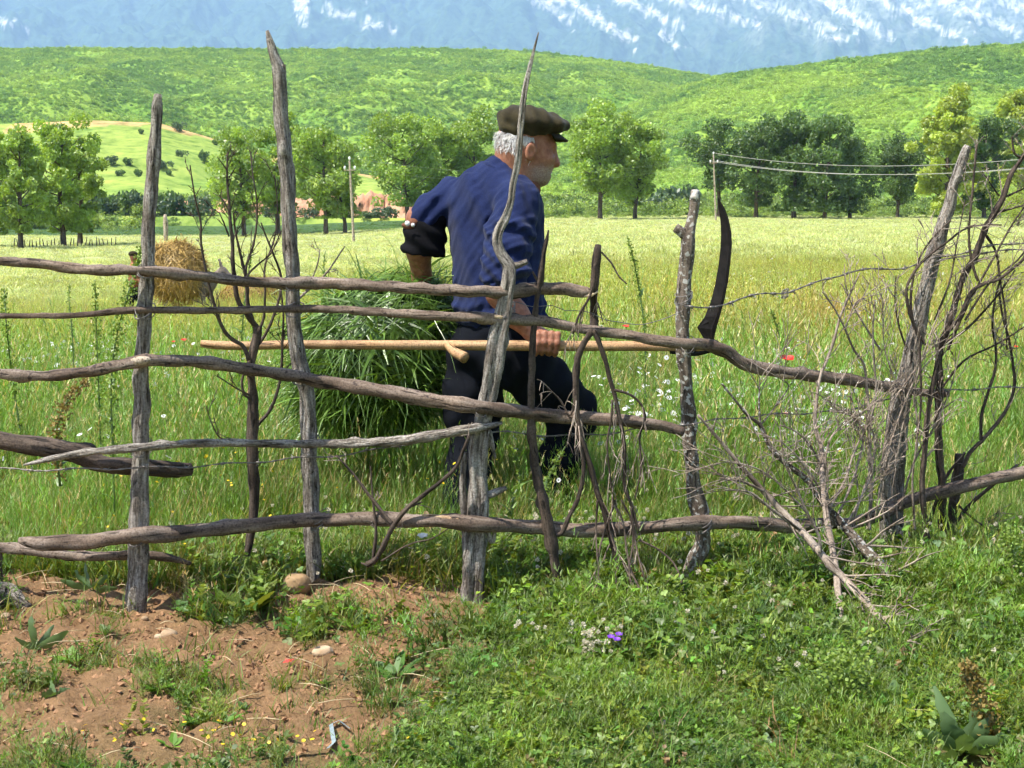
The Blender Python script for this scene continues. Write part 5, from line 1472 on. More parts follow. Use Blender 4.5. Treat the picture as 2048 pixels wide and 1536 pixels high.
scatter('hill_foot_scrub', SC, np.stack([xx_, yy_, land_h(xx_, yy_) - .1], 1), np.stack([0 * xx_, 0 * xx_, RNG.uniform(0, 6.28, n)], 1), RNG.uniform(.8, 2.3, n) * (.22 + .78 * sstep((yy_ - 198) / 14)), np.array([0.12, 0.21, 0.05]) + t * np.array([0.2, 0.22, 0.05]), RNG.integers(0, 5, n),
        'low mixed scrub along the foot of the hills', 'scrub')

# ------------------------------------------------------------------ red clay bank under the left hill
bu = np.linspace(u_of(300), u_of(860), 150); bt = np.linspace(0, 1, 22)
BU, BT = np.meshgrid(bu, bt)
wtop = Waves(0.03, 71); wr1 = Waves(0.012, 72)
hgt = np.clip(0.85 + 0.09 * wtop(BU, BU * 0) + 0.05 * wr1(BU, BU * 0), .5, 1.1) * sstep((BU - bu[0]) / .02) * sstep((bu[-1] - BU) / .02)
by = 229 + 9 * BT + 1.0 * Waves(0.02, 73)(BU, BT * .02) + .6 * Waves(.006, 74)(BU, BT * .01)
bx = BU * by
bz = field_h(bx, by) - .3 + 4.9 * hgt * sstep(BT * 1.25) + .2 * RNG.normal(size=BU.shape) * (BT > .1)
n0, n1 = bx.shape
i, j = np.meshgrid(np.arange(n0 - 1), np.arange(n1 - 1), indexing='ij')
BQ = np.stack([i * n1 + j, i * n1 + j + 1, (i + 1) * n1 + j + 1, (i + 1) * n1 + j], 2).reshape(-1, 4)
bank = build('clay_bank', np.stack([bx, by, bz], 2), BQ, plain('red_clay', (0.52, 0.31, 0.19), noise=0.0, col2=(0.40, 0.20, 0.12), nscale=0.35, bump=0.6, bscale=1.2, rough=1.0))
tag(bank, 'eroded red clay bank at the foot of the hill', 'bank', kind='structure')
for x, y, w, h, lab in ((385, 408, 40, 24, 'dark shrub on the clay bank at its end near the silver post'), (620, 416, 34, 26, 'dark shrub on the clay bank just beyond the tallest post'), (730, 410, 44, 16, 'flat dark shrub on the clay bank right of the utility pole'), (745, 428, 30, 14, 'little shrub low on the clay bank right of the utility pole'),
                      (690, 422, 26, 26, 'dark shrub on the clay bank left of the utility pole'), (540, 412, 40, 26, 'dark shrub on the clay bank left of the tallest post'), (470, 405, 34, 26, 'dark shrub on the clay bank behind the dead sapling'), (770, 432, 40, 26, 'dark shrub at the clay bank end near the man\'s elbow')):
    shrub_at(x, y, w, h, lab, 1, 227, 'shrubs on the clay bank')

# ------------------------------------------------------------------ utility poles and wires
M_POLE = wood('pole_wood', [(0.3, (0.30, 0.25, 0.19)), (0.6, (0.46, 0.40, 0.32)), (0.8, (0.55, 0.5, 0.42))], scale=8)
M_CER = plain('white_ceramic', (0.8, 0.8, 0.78), rough=0.25)
def pole(x0, y0, x1, y1, yarm, label, D):
    b = P(x0, y0, D)[0]; b[2] = field_h(b[0], b[1]); s = D / CP / FPX
    t = P(x1, y1, D)[0]
    root = thing('utility_pole', label, 'pole', tuple(b))
    mb = MB(); mb.tube([b - [0, 0, .4], (b + t) / 2, t], [.12, .11, .085], n=10, rough=.02); adopt(mb.make('pole_shaft', M_POLE), root)
    q = b + (t - b) * (y0 - yarm) / (y0 - y1)
    ins = []
    mb = MB(); mb.tube([q + [-.5, -.12, 0], q + [.5, -.12, 0]], [.04, .04], n=6, step=.3); adopt(mb.make('cross_arm', M_POLE), root)
    for dx, c in ((-.42, q), (.42, q), (0, t)):
        p = c + [dx, -.14 if dx else 0, .05]
        mb = MB(); mb.tube([p, p + [0, 0, .14], p + [0, 0, .30]], [.05, .11, .07], n=8, step=.06); adopt(mb.make('insulator', M_CER), root)
        ins.append(p + [0, 0, .2])
    return ins
i1 = pole(708, 490, 699, 322, 341, 'pale wooden utility pole standing in the field left of the man', 118)
i2 = pole(1432, 440, 1427, 310, 326, 'pale wooden utility pole with wires behind the scythe blade', 165)
M_LINE = plain('aluminium_line', (0.42, 0.40, 0.34), rough=0.5, metal=0.4, noise=.1)
far_r = P(2560, 308, 95)[0]
i3 = pole(2560, 470, 2560, 255, 275, 'pale wooden utility pole beyond the picture edge', 95)
for a, b, k, lab in ((i2[0], i3[0], 0, 'lower near power line strung from the wired pole over the dark trees'), (i2[1], i3[1], 1, 'lower far power line strung from the wired pole over the dark trees'), (i2[2], i3[2], 2, 'topmost power line strung from the wired pole over the dark trees')):
    t = np.linspace(0, 1, 40)[:, None]
    L = np.linalg.norm(b - a)
    pts = a + (b - a) * t; pts[:, 2] -= (4 * t * (1 - t))[:, 0] * L * .028
    mb = MB(); mb.tube(pts, np.full(40, .028), n=5, step=L / 60)
    tag(mb.make('power_line', M_LINE), lab, 'wire')
for a, b, k in ((i1[0], i2[0], 0), (i1[2], i2[2], 1)):
    t = np.linspace(0, 1, 40)[:, None]
    L = np.linalg.norm(b - a)
    pts = a + (b - a) * t; pts[:, 2] -= (4 * t * (1 - t))[:, 0] * L * .03
    mb = MB(); mb.tube(pts, np.full(40, .008), n=4, step=L / 60)
    tag(mb.make('power_line', M_LINE), ['thin lower power line between the two utility poles', 'thin upper power line between the two utility poles'][k], 'wire')

# row of little stakes in the far field
sf = thing('stake_fence', 'low row of little brown stakes far out in front of the outermost trees', 'fence', tuple(ground_at(120, 496)))
sm = None
for k, x in enumerate(np.arange(28, 236, 7.5)):
    g = ground_at(x, 494 - (x - 28) * .01)
    if sm is None:
        mb = MB(); mb.tube([(0, 0, -.1), (0.02, 0, .35), (0, 0, .72)], [.05, .045, .03], n=6, rough=.06); sm = mb.make('stake', M_TRUNK, linkit=False).data
    o = link(bpy.data.objects.new('stake', sm), sf)
    o.location = Vector(g) - sf.location
    o.rotation_euler = (RNG.normal() * .08, RNG.normal() * .12, RNG.uniform(0, 6)); o.scale = (1, 1, RNG.uniform(.7, 1.2))
mb = MB(); g = ground_at(332, 482)
s = g[1] / FPX
mb.tube([g + [0, 0, -.1], g + [0.02, 0, 20 * s], g + [-.02, 0, 36 * s], g + [0, 0, 52 * s]], np.array([4, 4.5, 5, 3]) * s, n=9, rough=.08)
tag(mb.make('wooden_stake', M_POLE), 'thick pale stake standing behind the straw load', 'stake')

# ------------------------------------------------------------------ donkey under its straw load, the person behind it, a second straw heap
M_STRAW = leafy('golden_straw', (0.48, 0.33, 0.11), trans=0.25, tcol=(1.1, 1.0, .7), gloss=0.03, rough=.5)
M_STRAWC = plain('straw_core', (0.20, 0.12, 0.035), noise=.4, nscale=9)
M_DONK = plain('grey_brown_fur', (0.16, 0.13, 0.11), noise=.3, nscale=12, attr='tint')
DD = 34.0
def Dk(x, y, d=0.0): return P(x, y, DD + d)[0]
ds = DD / FPX
def straw_heap(name, c, radii, label, cat, n, seed, parent_loc):
    root = thing(name, label, cat, parent_loc)
    r = np.random.default_rng(seed)
    f = Field(c - np.array(radii) - .2, c + np.array(radii) + .2, .05)
    f.ell(c, np.array(radii) * .86, k=.1)
    for k in range(6):
        f.ell(c + r.uniform(-.55, .55, 3) * radii, np.array(radii) * r.uniform(.35, .5), k=.15)
    V, Q = f.mesh()
    adopt(build('core', V, Q, M_STRAWC, attrs={'tint': np.ones(len(V))}), root)
    mb = MB()
    for k in r.integers(0, len(V), n):
        o_ = V[k] - c; o_ /= np.linalg.norm(o_)
        d = r.normal(size=3) * .7 + np.array([0, 0, -.7]); d -= o_ * d.dot(o_) * .7; d += o_ * r.uniform(0, .5); d /= np.linalg.norm(d)
        L, w = r.uniform(.2, .75), r.uniform(.005, .012)
        sd = np.cross(d, o_); sd /= np.linalg.norm(sd) + 1e-9
        p = V[k] - d * L * .5
        m_ = V[k] + o_ * .03; e = V[k] + d * L * .5 + [0, 0, -.06 * L]
        mb.add([p - sd * w, p + sd * w, m_ - sd * w, m_ + sd * w, e - sd * w * .4, e + sd * w * .4], Q=[[0, 1, 3, 2], [2, 3, 5, 4]], tint=r.uniform(.55, 1.35))
    tag(adopt(mb.make('straw_strands', M_STRAW, smooth=False), root), kind='stuff')
    return root
gz_ = field_h(*Dk(360, 640)[:2])
dk0 = Dk(365, 640); dk0[2] = gz_
f = Field([Dk(285, 0)[0], DD - .55, gz_ - .05], [Dk(475, 0)[0], DD + .55, Dk(0, 500)[2]], .028)
bz0 = gz_ + .82
f.cone([Dk(322, 0)[0], DD, bz0], [Dk(398, 0)[0], DD, bz0 + .02], .24, .22, k=.1)
f.ell([Dk(360, 0)[0], DD, bz0 - .05], (.45, .25, .26), k=.1)
for sx_ in (-1, 1):
    hx0 = Dk(325, 0)[0] + .05 * sx_
    f.chain([[hx0, DD + .13 * sx_, bz0 - .05], [hx0 + .08, DD + .13 * sx_, bz0 - .34], [hx0 - .06, DD + .12 * sx_, gz_ + .36], [hx0 - .02, DD + .12 * sx_, gz_ + .10], [hx0 + .03, DD + .12 * sx_, gz_ + .03]], [.15, .09, .05, .035, .045], k=.04)
    fx0 = Dk(396, 0)[0] + .06 * sx_
    f.chain([[fx0, DD + .12 * sx_, bz0 - .05], [fx0 + .02, DD + .12 * sx_, gz_ + .42], [fx0, DD + .12 * sx_, gz_ + .10], [fx0 + .04, DD + .12 * sx_, gz_ + .03]], [.11, .05, .035, .045], k=.04)
nk = np.array([Dk(408, 0)[0], DD, bz0 + .1]); hd = np.array([Dk(432, 0)[0], DD - .02, bz0 + .36])
f.cone(nk, hd, .15, .10, k=.06)
mz_ = hd + [.30, 0, -.24]
f.cone(hd, mz_, .095, .06, k=.05); f.ell(mz_, (.075, .06, .06), k=.03)
for sx_ in (-1, 1):
    f.cone(hd + [-.02, .05 * sx_, .08], hd + [-.08, .09 * sx_, .30], .035, .02, k=.02)
f.cone([Dk(308, 0)[0], DD, bz0 + .05], [Dk(302, 0)[0], DD, bz0 - .45], .035, .02, k=.03)
V, Q = f.mesh(); V = relax(V, Q, 1)
tn = 1 + 1.6 * np.exp(-(np.linalg.norm(V - mz_, axis=1) / .14) ** 2) + .35 * (V[:, 2] < bz0 - .2)
dk = build('donkey', V, Q, M_DONK, attrs={'tint': tn})
tag(dk, 'grey donkey with pale muzzle walking under the straw load', 'donkey')
straw_heap('straw_load', Dk(358, 546), (60 * ds, .55, 70 * ds), 'tall golden straw load on the donkey\'s back', 'straw', 5200, 3, tuple(Dk(358, 600)))
h2 = P(505, 600, 39)[0]; h2[2] = field_h(h2[0], h2[1]) + .25
straw_heap('straw_heap', h2, (1.0, .6, .42), 'low golden straw heap behind the dead sapling', 'straw', 2200, 4, (h2[0], h2[1], h2[2] - .25))

# the person behind the donkey
Y2 = 35.0
def Q2(x, y, d=0.0): return P(x, y, Y2 + d)[0]
g2 = Q2(268, 636); g2[2] = field_h(g2[0], g2[1])
top = Q2(268, 503)
H2 = top[2] - g2[2]
f = Field(g2 - [.5, .4, .05], np.array([g2[0] + .6, Y2 + .45, top[2] + .15]), .02)
hc = np.array([Q2(267, 515)[0], Y2, top[2] - .12])
f.ell(hc, (.095, .08, .12), k=.03); f.ell(hc + [.04, -.02, -.05], (.06, .055, .07), k=.03); f.cone(hc + [.085, -.04, -.02], hc + [.10, -.045, -.04], .012, .016, k=.015)
for s_ in (-1, 1): f.ell(hc + [0.0, .082 * s_, -.01], (.02, .012, .03), k=.008)
sh = hc + [.0, 0, -.27]
f.cone(hc + [0, 0, -.08], sh, .055, .07, k=.04)
f.ell(sh + [0, 0, -.10], (.13, .21, .16), k=.06); f.ell(sh + [0, 0, -.36], (.13, .17, .20), k=.08)
for s_ in (-1, 1):
    f.chain([sh + [0, .2 * s_, -.05], sh + [.08, .23 * s_, -.32], sh + [.32, .18 * s_, -.42]], [.065, .05, .035], k=.04)
    hb = sh + [.36, .17 * s_, -.43]
    f.ell(hb, (.04, .03, .03), k=.02)
    for q in range(4): f.cone(hb + [.02, (-.025 + .017 * q), 0], hb + [.075 - .006 * abs(q - 1), (-.028 + .018 * q), -.02], .010, .008, k=.005)
    f.cone(hb + [0, .03 * s_, .01], hb + [.05, .045 * s_, .02], .011, .009, k=.006)
    f.chain([[sh[0], Y2 + .09 * s_, sh[2] - .5], [sh[0] + .07 * s_, Y2 + .09 * s_, g2[2] + .46], [sh[0] + .10 * s_, Y2 + .09 * s_, g2[2] + .07], [sh[0] + .10 * s_ + .14, Y2 + .09 * s_, g2[2] + .04]], [.10, .07, .05, .04], k=.04)
V, Q = f.mesh(); V = relax(V, Q, 1)
p2 = build('person', V, Q, M_SKIN, attrs={'beard': np.zeros(len(V))})
tag(p2, 'person in rust brown clothes and dark cap half hidden behind the straw load', 'person')
f = Field(g2 - [.5, .4, .05], np.array([g2[0] + .6, Y2 + .45, top[2] + .15]), .024)
f.cone(hc + [0, 0, -.19], sh, .07, .09, k=.03)
f.ell(sh + [0, 0, -.10], (.15, .23, .18), k=.06); f.ell(sh + [0, 0, -.36], (.15, .19, .24), k=.08)
for s_ in (-1, 1): f.chain([sh + [0, .2 * s_, -.05], sh + [.08, .23 * s_, -.32], sh + [.28, .19 * s_, -.41]], [.085, .068, .052], k=.04)
V, Q = f.mesh(); V = relax(V, Q, 1)
o = build('jacket', V, Q, plain('rust_cloth', (0.30, 0.13, 0.06), noise=.25, nscale=12), attrs={}); o.parent = p2
f = Field(g2 - [.5, .4, .05], np.array([g2[0] + .6, Y2 + .45, sh[2] - .2]), .024)
f.ell(sh + [0, 0, -.56], (.14, .18, .14), k=.06)
for s_ in (-1, 1): f.chain([[sh[0], Y2 + .09 * s_, sh[2] - .55], [sh[0] + .07 * s_, Y2 + .09 * s_, g2[2] + .46], [sh[0] + .10 * s_, Y2 + .09 * s_, g2[2] + .09]], [.115, .085, .07], k=.04)
V, Q = f.mesh(); V = relax(V, Q, 1)
o = build('trousers', V, Q, M_TROU, attrs={}); o.parent = p2
f = Field(hc - [.2, .2, .1], hc + [.25, .2, .2], .012)
f.ell(hc + [-.01, 0, .06], (.115, .10, .075), k=.03); f.cone(hc + [.08, -.03, .05], hc + [.15, -.03, .035], .012, .010, k=.02); f.cone(hc + [.08, .03, .05], hc + [.15, .03, .035], .012, .010, k=.03)
V, Q = f.mesh()
o = build('cap', V, Q, M_CAP, attrs={}); o.parent = p2
# ------------------------------------------------------------------ grass and herbs: prototypes
M_GR = leafy('grass_blades', (1, 1, 1), trans=0.42, inst=True, gloss=0.03, rough=.5)
M_DAISY_W = leafy('white_petals', (0.85, 0.85, 0.82), trans=0.3, tcol=(1, 1, 1), gloss=0.02)
M_DAISY_Y = plain('yellow_florets', (0.75, 0.48, 0.03), rough=.8)
M_YEL = leafy('yellow_petals', (0.85, 0.62, 0.03), trans=0.3, tcol=(1, .9, .5), gloss=.03)
M_CLOV = leafy('clover_heads', (0.72, 0.66, 0.52), trans=0.3, tcol=(1, 1, .9), gloss=0.0)

def ribbon(mb, p, az_, lean, h, w, r, seg=3, curl=.5, tint=1.0):
    d = np.array([math.cos(az_) * math.sin(lean), math.sin(az_) * math.sin(lean), math.cos(lean)])
    ta = az_ + r.uniform(.8, 2.3)
    side = np.array([math.cos(ta), math.sin(ta), 0])
    out_ = np.array([math.cos(az_), math.sin(az_), -.35])
    pts = [np.array(p, float)]
    for q in range(seg):
        d = d + out_ * curl * (q + .5) / seg * .9 + r.normal(size=3) * .05
        d /= np.linalg.norm(d)
        pts.append(pts[-1] + d * h / seg)
    V = []
    for q, pp in enumerate(pts[:-1]):
        ww = w * (1 - (q / seg) ** 1.8 * .85)
        V += [pp - side * ww, pp + side * ww]
    V.append(pts[-1])
    k = len(V) - 1
    mb.add(V, Q=[[2 * q, 2 * q + 1, 2 * q + 3, 2 * q + 2] for q in range(seg - 1)], T=[[k - 2, k - 1, k]], tint=tint)
    return pts

def tuft(seed, n, rad, h0, h1, w, lean=.35, curl=.45, heads=0, seg=3, tint=(.75, 1.3)):
    r = np.random.default_rng(seed); mb = MB()
    for k in range(n):
        a, q = r.uniform(0, 6.28), rad * math.sqrt(r.random())
        ribbon(mb, (q * math.cos(a), q * math.sin(a), -.01), r.uniform(0, 6.28), abs(r.normal()) * lean, r.uniform(h0, h1), w * r.uniform(.6, 1.3), r, seg, curl * r.uniform(.2, 1.2), r.uniform(*tint))
    for k in range(heads):
        a, q = r.uniform(0, 6.28), rad * math.sqrt(r.random())
        pts = ribbon(mb, (q * math.cos(a), q * math.sin(a), 0), r.uniform(0, 6.28), r.uniform(0, .25), h1 * r.uniform(1.0, 1.45), w * .35, r, 4, .15, 1.25)
        t = pts[-1]; d = pts[-1] - pts[-2]; d /= np.linalg.norm(d)
        for j in range(7):
            ribbon(mb, t - d * .012 * j, r.uniform(0, 6.28), .5, .03, w * .9, r, 2, .1, r.uniform(1.1, 1.7))
    return mb.make('grass_tuft', M_GR, smooth=False, linkit=False)

def leaf_plate(mb, c, nrm, along, L, w, tint, fold=.15):
    """a small pointed leaf with a crease"""
    nrm = nrm / np.linalg.norm(nrm); along = along - nrm * along.dot(nrm); along /= np.linalg.norm(along) + 1e-9
    s = np.cross(nrm, along)
    up = nrm * fold * w
    V = [c, c + along * L * .35 + s * w + up, c + along * L * .4, c + along * L * .35 - s * w + up, c + along * L * .75 + s * w * .75 + up, c + along * L * .78, c + along * L * .75 - s * w * .75 + up, c + along * L]
    mb.add(V, Q=[[1, 2, 5, 4], [2, 3, 6, 5]], T=[[0, 2, 1], [0, 3, 2], [4, 5, 7], [5, 6, 7]], tint=tint)

def clover(seed, n=11, rad=.06, h=.05):
    r = np.random.default_rng(seed); mb = MB()
    for k in range(n):
        a, q = r.uniform(0, 6.28), rad * math.sqrt(r.random())
        top = np.array([q * math.cos(a) * 1.3, q * math.sin(a) * 1.3, h * r.uniform(.35, 1.15)])
        tn = r.uniform(.7, 1.35)
        nrm = np.array([0, 0, 1.0]) + r.normal(size=3) * .35
        a0 = r.uniform(0, 6.28)
        for j in range(3):
            leaf_plate(mb, top, nrm, np.array([math.cos(a0 + j * 2.09), math.sin(a0 + j * 2.09), .1]), r.uniform(.008, .0155), r.uniform(.0036, .0066), tn)
        ribbon(mb, (q * math.cos(a), q * math.sin(a), 0), a, .1, top[2], .0009, r, 2, .1, .9)
    return mb.make('clover', M_GR, smooth=False, linkit=False)

def rosette(seed, n=9, L=.06, w=.014, up=.5):
    r = np.random.default_rng(seed); mb = MB()
    for k in range(n):
        a = k * 2.4 + r.normal() * .3
        d = np.array([math.cos(a), math.sin(a), up * r.uniform(.3, 1.4)]); d /= np.linalg.norm(d)
        leaf_plate(mb, np.array([0, 0, .003]) + d * .006, np.array([-d[0] * d[2], -d[1] * d[2], 1.0]), d, L * r.uniform(.6, 1.2), w * r.uniform(.7, 1.2), r.uniform(.75, 1.25))
    return mb.make('rosette', M_GR, smooth=False, linkit=False)

def feather(seed, n=9, h=.10):
    """finely cut chamomile-like leaf sprays"""
    r = np.random.default_rng(seed); mb = MB()
    for k in range(n):
        pts = ribbon(mb, (r.normal() * .02, r.normal() * .02, 0), r.uniform(0, 6.28), r.uniform(.1, .7), h * r.uniform(.6, 1.2), .0012, r, 4, .4, 1.0)
        for q in range(1, 5):
            for j in range(5):
                ribbon(mb, pts[q] - (pts[q] - pts[q - 1]) * r.random(), r.uniform(0, 6.28), r.uniform(.5, 1.1), r.uniform(.012, .026), .0012, r, 2, .2, r.uniform(.8, 1.3))
    return mb.make('feather_herb', M_GR, smooth=False, linkit=False)

def flower(kind, seed):
    r = np.random.default_rng(seed)
    mb = MB()
    h = 1.0
    c = np.array([0, 0, 0.0])
    nrm = np.array([r.normal() * .35, r.normal() * .35 - .15, 1.0]); nrm /= np.linalg.norm(nrm)
    u = np.cross(nrm, [1, 0, 0]); u /= np.linalg.norm(u); v = np.cross(nrm, u)
    if kind == 'daisy':
        for k in range(11):
            a = k * 6.283 / 11
            d = u * math.cos(a) + v * math.sin(a)
            leaf_plate(mb, c + d * .003, nrm, d - nrm * .15, .0115, .0030, r.uniform(.9, 1.05), 0)
        o = mb.make('daisy', M_DAISY_W, smooth=False, linkit=False)
        return o
    if kind == 'yellow':
        for k in range(6):
            a = k * 6.283 / 6
            d = u * math.cos(a) + v * math.sin(a)
            leaf_plate(mb, c, nrm, d + nrm * .3, .010, .0048, r.uniform(.85, 1.1), .1)
        return mb.make('yellow_flower', M_YEL, smooth=False, linkit=False)
    for k in range(46):
        d = r.normal(size=3); d /= np.linalg.norm(d)
        leaf_plate(mb, d * .003, np.cross(d, r.normal(size=3)), d, .0095, .0019, r.uniform(.8, 1.1), 0)
    return mb.make('clover_head', M_CLOV, smooth=False, linkit=False)

TALL = protos('tall_grass', [tuft(k, 15, .05, .16, .36, .0022, heads=(k % 3)) for k in range(6)])
MIDG = protos('mid_grass', [tuft(20 + k, 34, .20, .22, .50, .0050, heads=4, lean=.4) for k in range(5)])
FARG = protos('far_grass', [tuft(40 + k, 40, .55, .22, .52, .017, heads=0, lean=.45, seg=2) for k in range(4)])
SHORT = protos('short_turf', [tuft(60 + k, 13, .035, .03, .085, .0016, lean=.55, curl=.7) for k in range(5)])
def upright(seed, n=3, h=.14):
    """leafy upright herb with leaves along the stalk"""
    r = np.random.default_rng(seed); mb = MB()
    for k in range(n):
        pts = ribbon(mb, (r.normal() * .02, r.normal() * .02, 0), r.uniform(0, 6.28), r.uniform(0, .35), h * r.uniform(.6, 1.2), .0014, r, 5, .12, 1.0)
        for q in range(1, 6):
            for j in range(4):
                a = r.uniform(0, 6.28)
                d = np.array([math.cos(a), math.sin(a), r.uniform(.1, .9)])
                leaf_plate(mb, pts[q] - (pts[q] - pts[q - 1]) * r.random(), np.array([-d[0] * .5, -d[1] * .5, 1]), d, r.uniform(.018, .036) * (1.15 - q * .1), r.uniform(.005, .010), r.uniform(.75, 1.3))
    return mb.make('upright_herb', M_GR, smooth=False, linkit=False)
WEED = protos('upright_herbs', [upright(110), upright(111, 4, .11), upright(112, 2, .18), feather(113, 14, .15), feather(114, 12, .12), tuft(115, 22, .05, .08, .19, .0022, lean=.5), tuft(116, 18, .04, .10, .22, .0018, lean=.4, heads=2)])
HERB = protos('low_herbs', [clover(80), clover(81), clover(82), rosette(83), rosette(84, 7, .08, .018, .8), feather(85), feather(86), rosette(87, 12, .04, .010, .5), clover(88, 16, .08, .07)])
DAIS = protos('daisy_head', [flower('daisy', 90 + k) for k in range(4)])
YELF = protos('yellow_head', [flower('yellow', 95 + k) for k in range(3)])
CLOF = protos('clover_ball', [flower('clover', 97 + k) for k in range(3)])

BARE = np.array([[*ground_at(594, 1192)[:2], .085], [*ground_at(596, 1215)[:2], .07], [*ground_at(644, 1316)[:2], .05], [*ground_at(337, 1278)[:2], .05], [*ground_at(72, 1300)[:2], .07], [*ground_at(1925, 1510)[:2], .10], [*ground_at(1940, 1560)[:2], .09],
                 [*ground_at(110, 1400)[:2], .05], [*ground_at(1318, 1490)[:2], .04], [*ground_at(620, 1520)[:2], .05], [*ground_at(670, 1495)[:2], .04], [*ground_at(1540, 1500)[:2], .06],
                 *[[*ground_at(a, b)[:2], c] for a, b, c in ((275, 1246, .07), (272, 1275, .07), (628, 1186, .06), (630, 1212, .06), (943, 1222, .07), (940, 1250, .08), (1119, 1190, .05), (1120, 1215, .05), (1370, 1190, .07), (1368, 1218, .07), (1780, 1275, .05), (1740, 1225, .05), (1690, 1235, .05), (1800, 1195, .05))]])
def free(x, y):
    """no turf on top of stones and broad-leaved plants"""
    k = np.ones(len(x), bool)
    for a, b, r_ in BARE:
        k &= (x - a) ** 2 + (y - b) ** 2 > r_ ** 2
    return k

def fan(n, y0, y1, umax=.43, power=1.0):
    """random places on the field inside the view, denser near the camera for power > 1"""
    q = RNG.random(n)
    if power == 1.0:
        y = np.sqrt(y0 ** 2 + (y1 ** 2 - y0 ** 2) * q)
    else:
        y = y0 * (y1 / y0) ** q
    return RNG.uniform(-umax, umax, n) * y, y

def rots(n, tilt=.12):
    return np.stack([RNG.normal(size=n) * tilt, RNG.normal(size=n) * tilt, RNG.uniform(0, 6.28, n)], 1)

def vary(c, s=.15, hue=.08):
    n = len(c)
    return np.clip(c * (1 + s * RNG.normal(size=(n, 1))) * (1 + hue * RNG.normal(size=(n, 3))), .005, .9)

# tall meadow grass right behind the fence
_wh = fbm(1.6, 701, 3)
x, y = fan(27000, 4.18, 13.0, power=2)
ok = (RNG.random(len(x)) < .35 + .65 * sstep((y - 4.25 - .12 * _w1(x, y)) / .55))
x, y = x[ok], y[ok]
hgt = (0.36 + .50 * sstep((y - 4.4) / 1.2)) * (1 + .30 * _wh(x, y)) * (1 + .25 * sstep((y - 6) / 4))
col = meadow_col(x, y)
dry = (RNG.random(len(x)) < .2)[:, None]
col = np.where(dry, np.array([0.40, 0.34, 0.14]), col)
scatter('meadow_grass', TALL, np.stack([x, y, field_h(x, y)], 1), rots(len(x)), np.clip(hgt, .3, 1.7) * RNG.uniform(.75, 1.25, len(x)), vary(col), RNG.integers(0, 6, len(x)), 'tall green meadow grass behind the fence', 'grass')
x, y = fan(26000, 11.0, 46.0, power=2)
scatter('meadow_grass_beyond', MIDG, np.stack([x, y, field_h(x, y)], 1), rots(len(x)), RNG.uniform(.42, .85, len(x)) * (1 + .25 * _wf(x, y)), vary(meadow_col(x, y)), RNG.integers(0, 5, len(x)), 'yellow green grass of the middle field', 'grass')
x, y = fan(32000, 40.0, 215.0, power=2)
scatter('far_field_grass', FARG, np.stack([x, y, field_h(x, y) - .05], 1), rots(len(x)), np.stack([RNG.uniform(.8, 1.3, len(x)), RNG.uniform(.8, 1.3, len(x)), RNG.uniform(.25, .6, len(x))], 1), vary(meadow_col(x, y), .1, .05), RNG.integers(0, 4, len(x)), 'pale dry grass of the far field', 'grass')

# low turf, clover and herbs before the fence
n = 46000
y = np.sqrt(RNG.uniform(2.45 ** 2, 4.55 ** 2, n)); x = RNG.uniform(-.44, .44, n) * y
c = cover(x, y)
ok = RNG.random(n) < .03 + .97 * c ** 1.6
ok &= RNG.random(n) < np.where(y > 4.0, 1.0, .34 + .22 * sstep((x + .25) / .5)) * (.65 + .5 * _w1(x * 2.2, y * 2.2 + 9))
ok &= free(x, y)
xs, ys = x[ok], y[ok]
cs = np.array([0.088, 0.165, 0.022]) + (np.array([0.21, 0.20, 0.04]) - np.array([0.088, 0.165, 0.022])) * (RNG.random((len(xs), 1)) ** 2)
cs = np.where((RNG.random(len(xs)) < .10)[:, None], np.array([0.28, 0.22, 0.10]), cs)
scatter('short_turf_grass', SHORT, np.stack([xs, ys, field_h(xs, ys)], 1), rots(len(xs), .2), RNG.uniform(.6, 1.5, len(xs)) * (.6 + .4 * sstep((ys - 2.9) / .7) + .5 * sstep((ys - 3.8) / .4)), vary(cs, .2, .1), RNG.integers(0, 5, len(xs)), 'short trodden grass in front of the fence', 'grass')
n = 54000
y = np.sqrt(RNG.uniform(2.45 ** 2, 4.75 ** 2, n)); x = RNG.uniform(-.44, .44, n) * y
c = cover(x, y)
ok = RNG.random(n) < np.where(x > -.1 + .2 * (y - 3.6), c, .16 * c ** 2)
ok &= free(x, y)
xs, ys = x[ok], y[ok]
cs = np.array([0.072, 0.15, 0.02]) + (RNG.random((len(xs), 1)) * .6 + .5 * sstep(.5 + .8 * _w1(xs * .9 + 7, ys * .9))[:, None]) * np.array([0.10, 0.11, 0.012])
pk_ = RNG.choice(9, len(xs), p=[.14, .13, .13, .12, .09, .10, .10, .09, .10])
pn = _w1(xs * 1.5 + 5, ys * 1.5)
pk_ = np.where((pn > .55) & (RNG.random(len(xs)) < .6), 5 + RNG.integers(0, 2, len(xs)), pk_)
scatter('ground_herbs', HERB, np.stack([xs, ys, field_h(xs, ys)], 1), rots(len(xs), .18), RNG.uniform(.45, 1.2, len(xs)) * (.58 + .42 * sstep((ys - 2.8) / .9)) * (1 + .4 * np.clip(_w1(xs * 1.2, ys * 1.2 + 4), -.8, 1)), vary(cs, .25, .12), pk_, 'clover and small leafy herbs carpeting the ground before the fence', 'herbs')

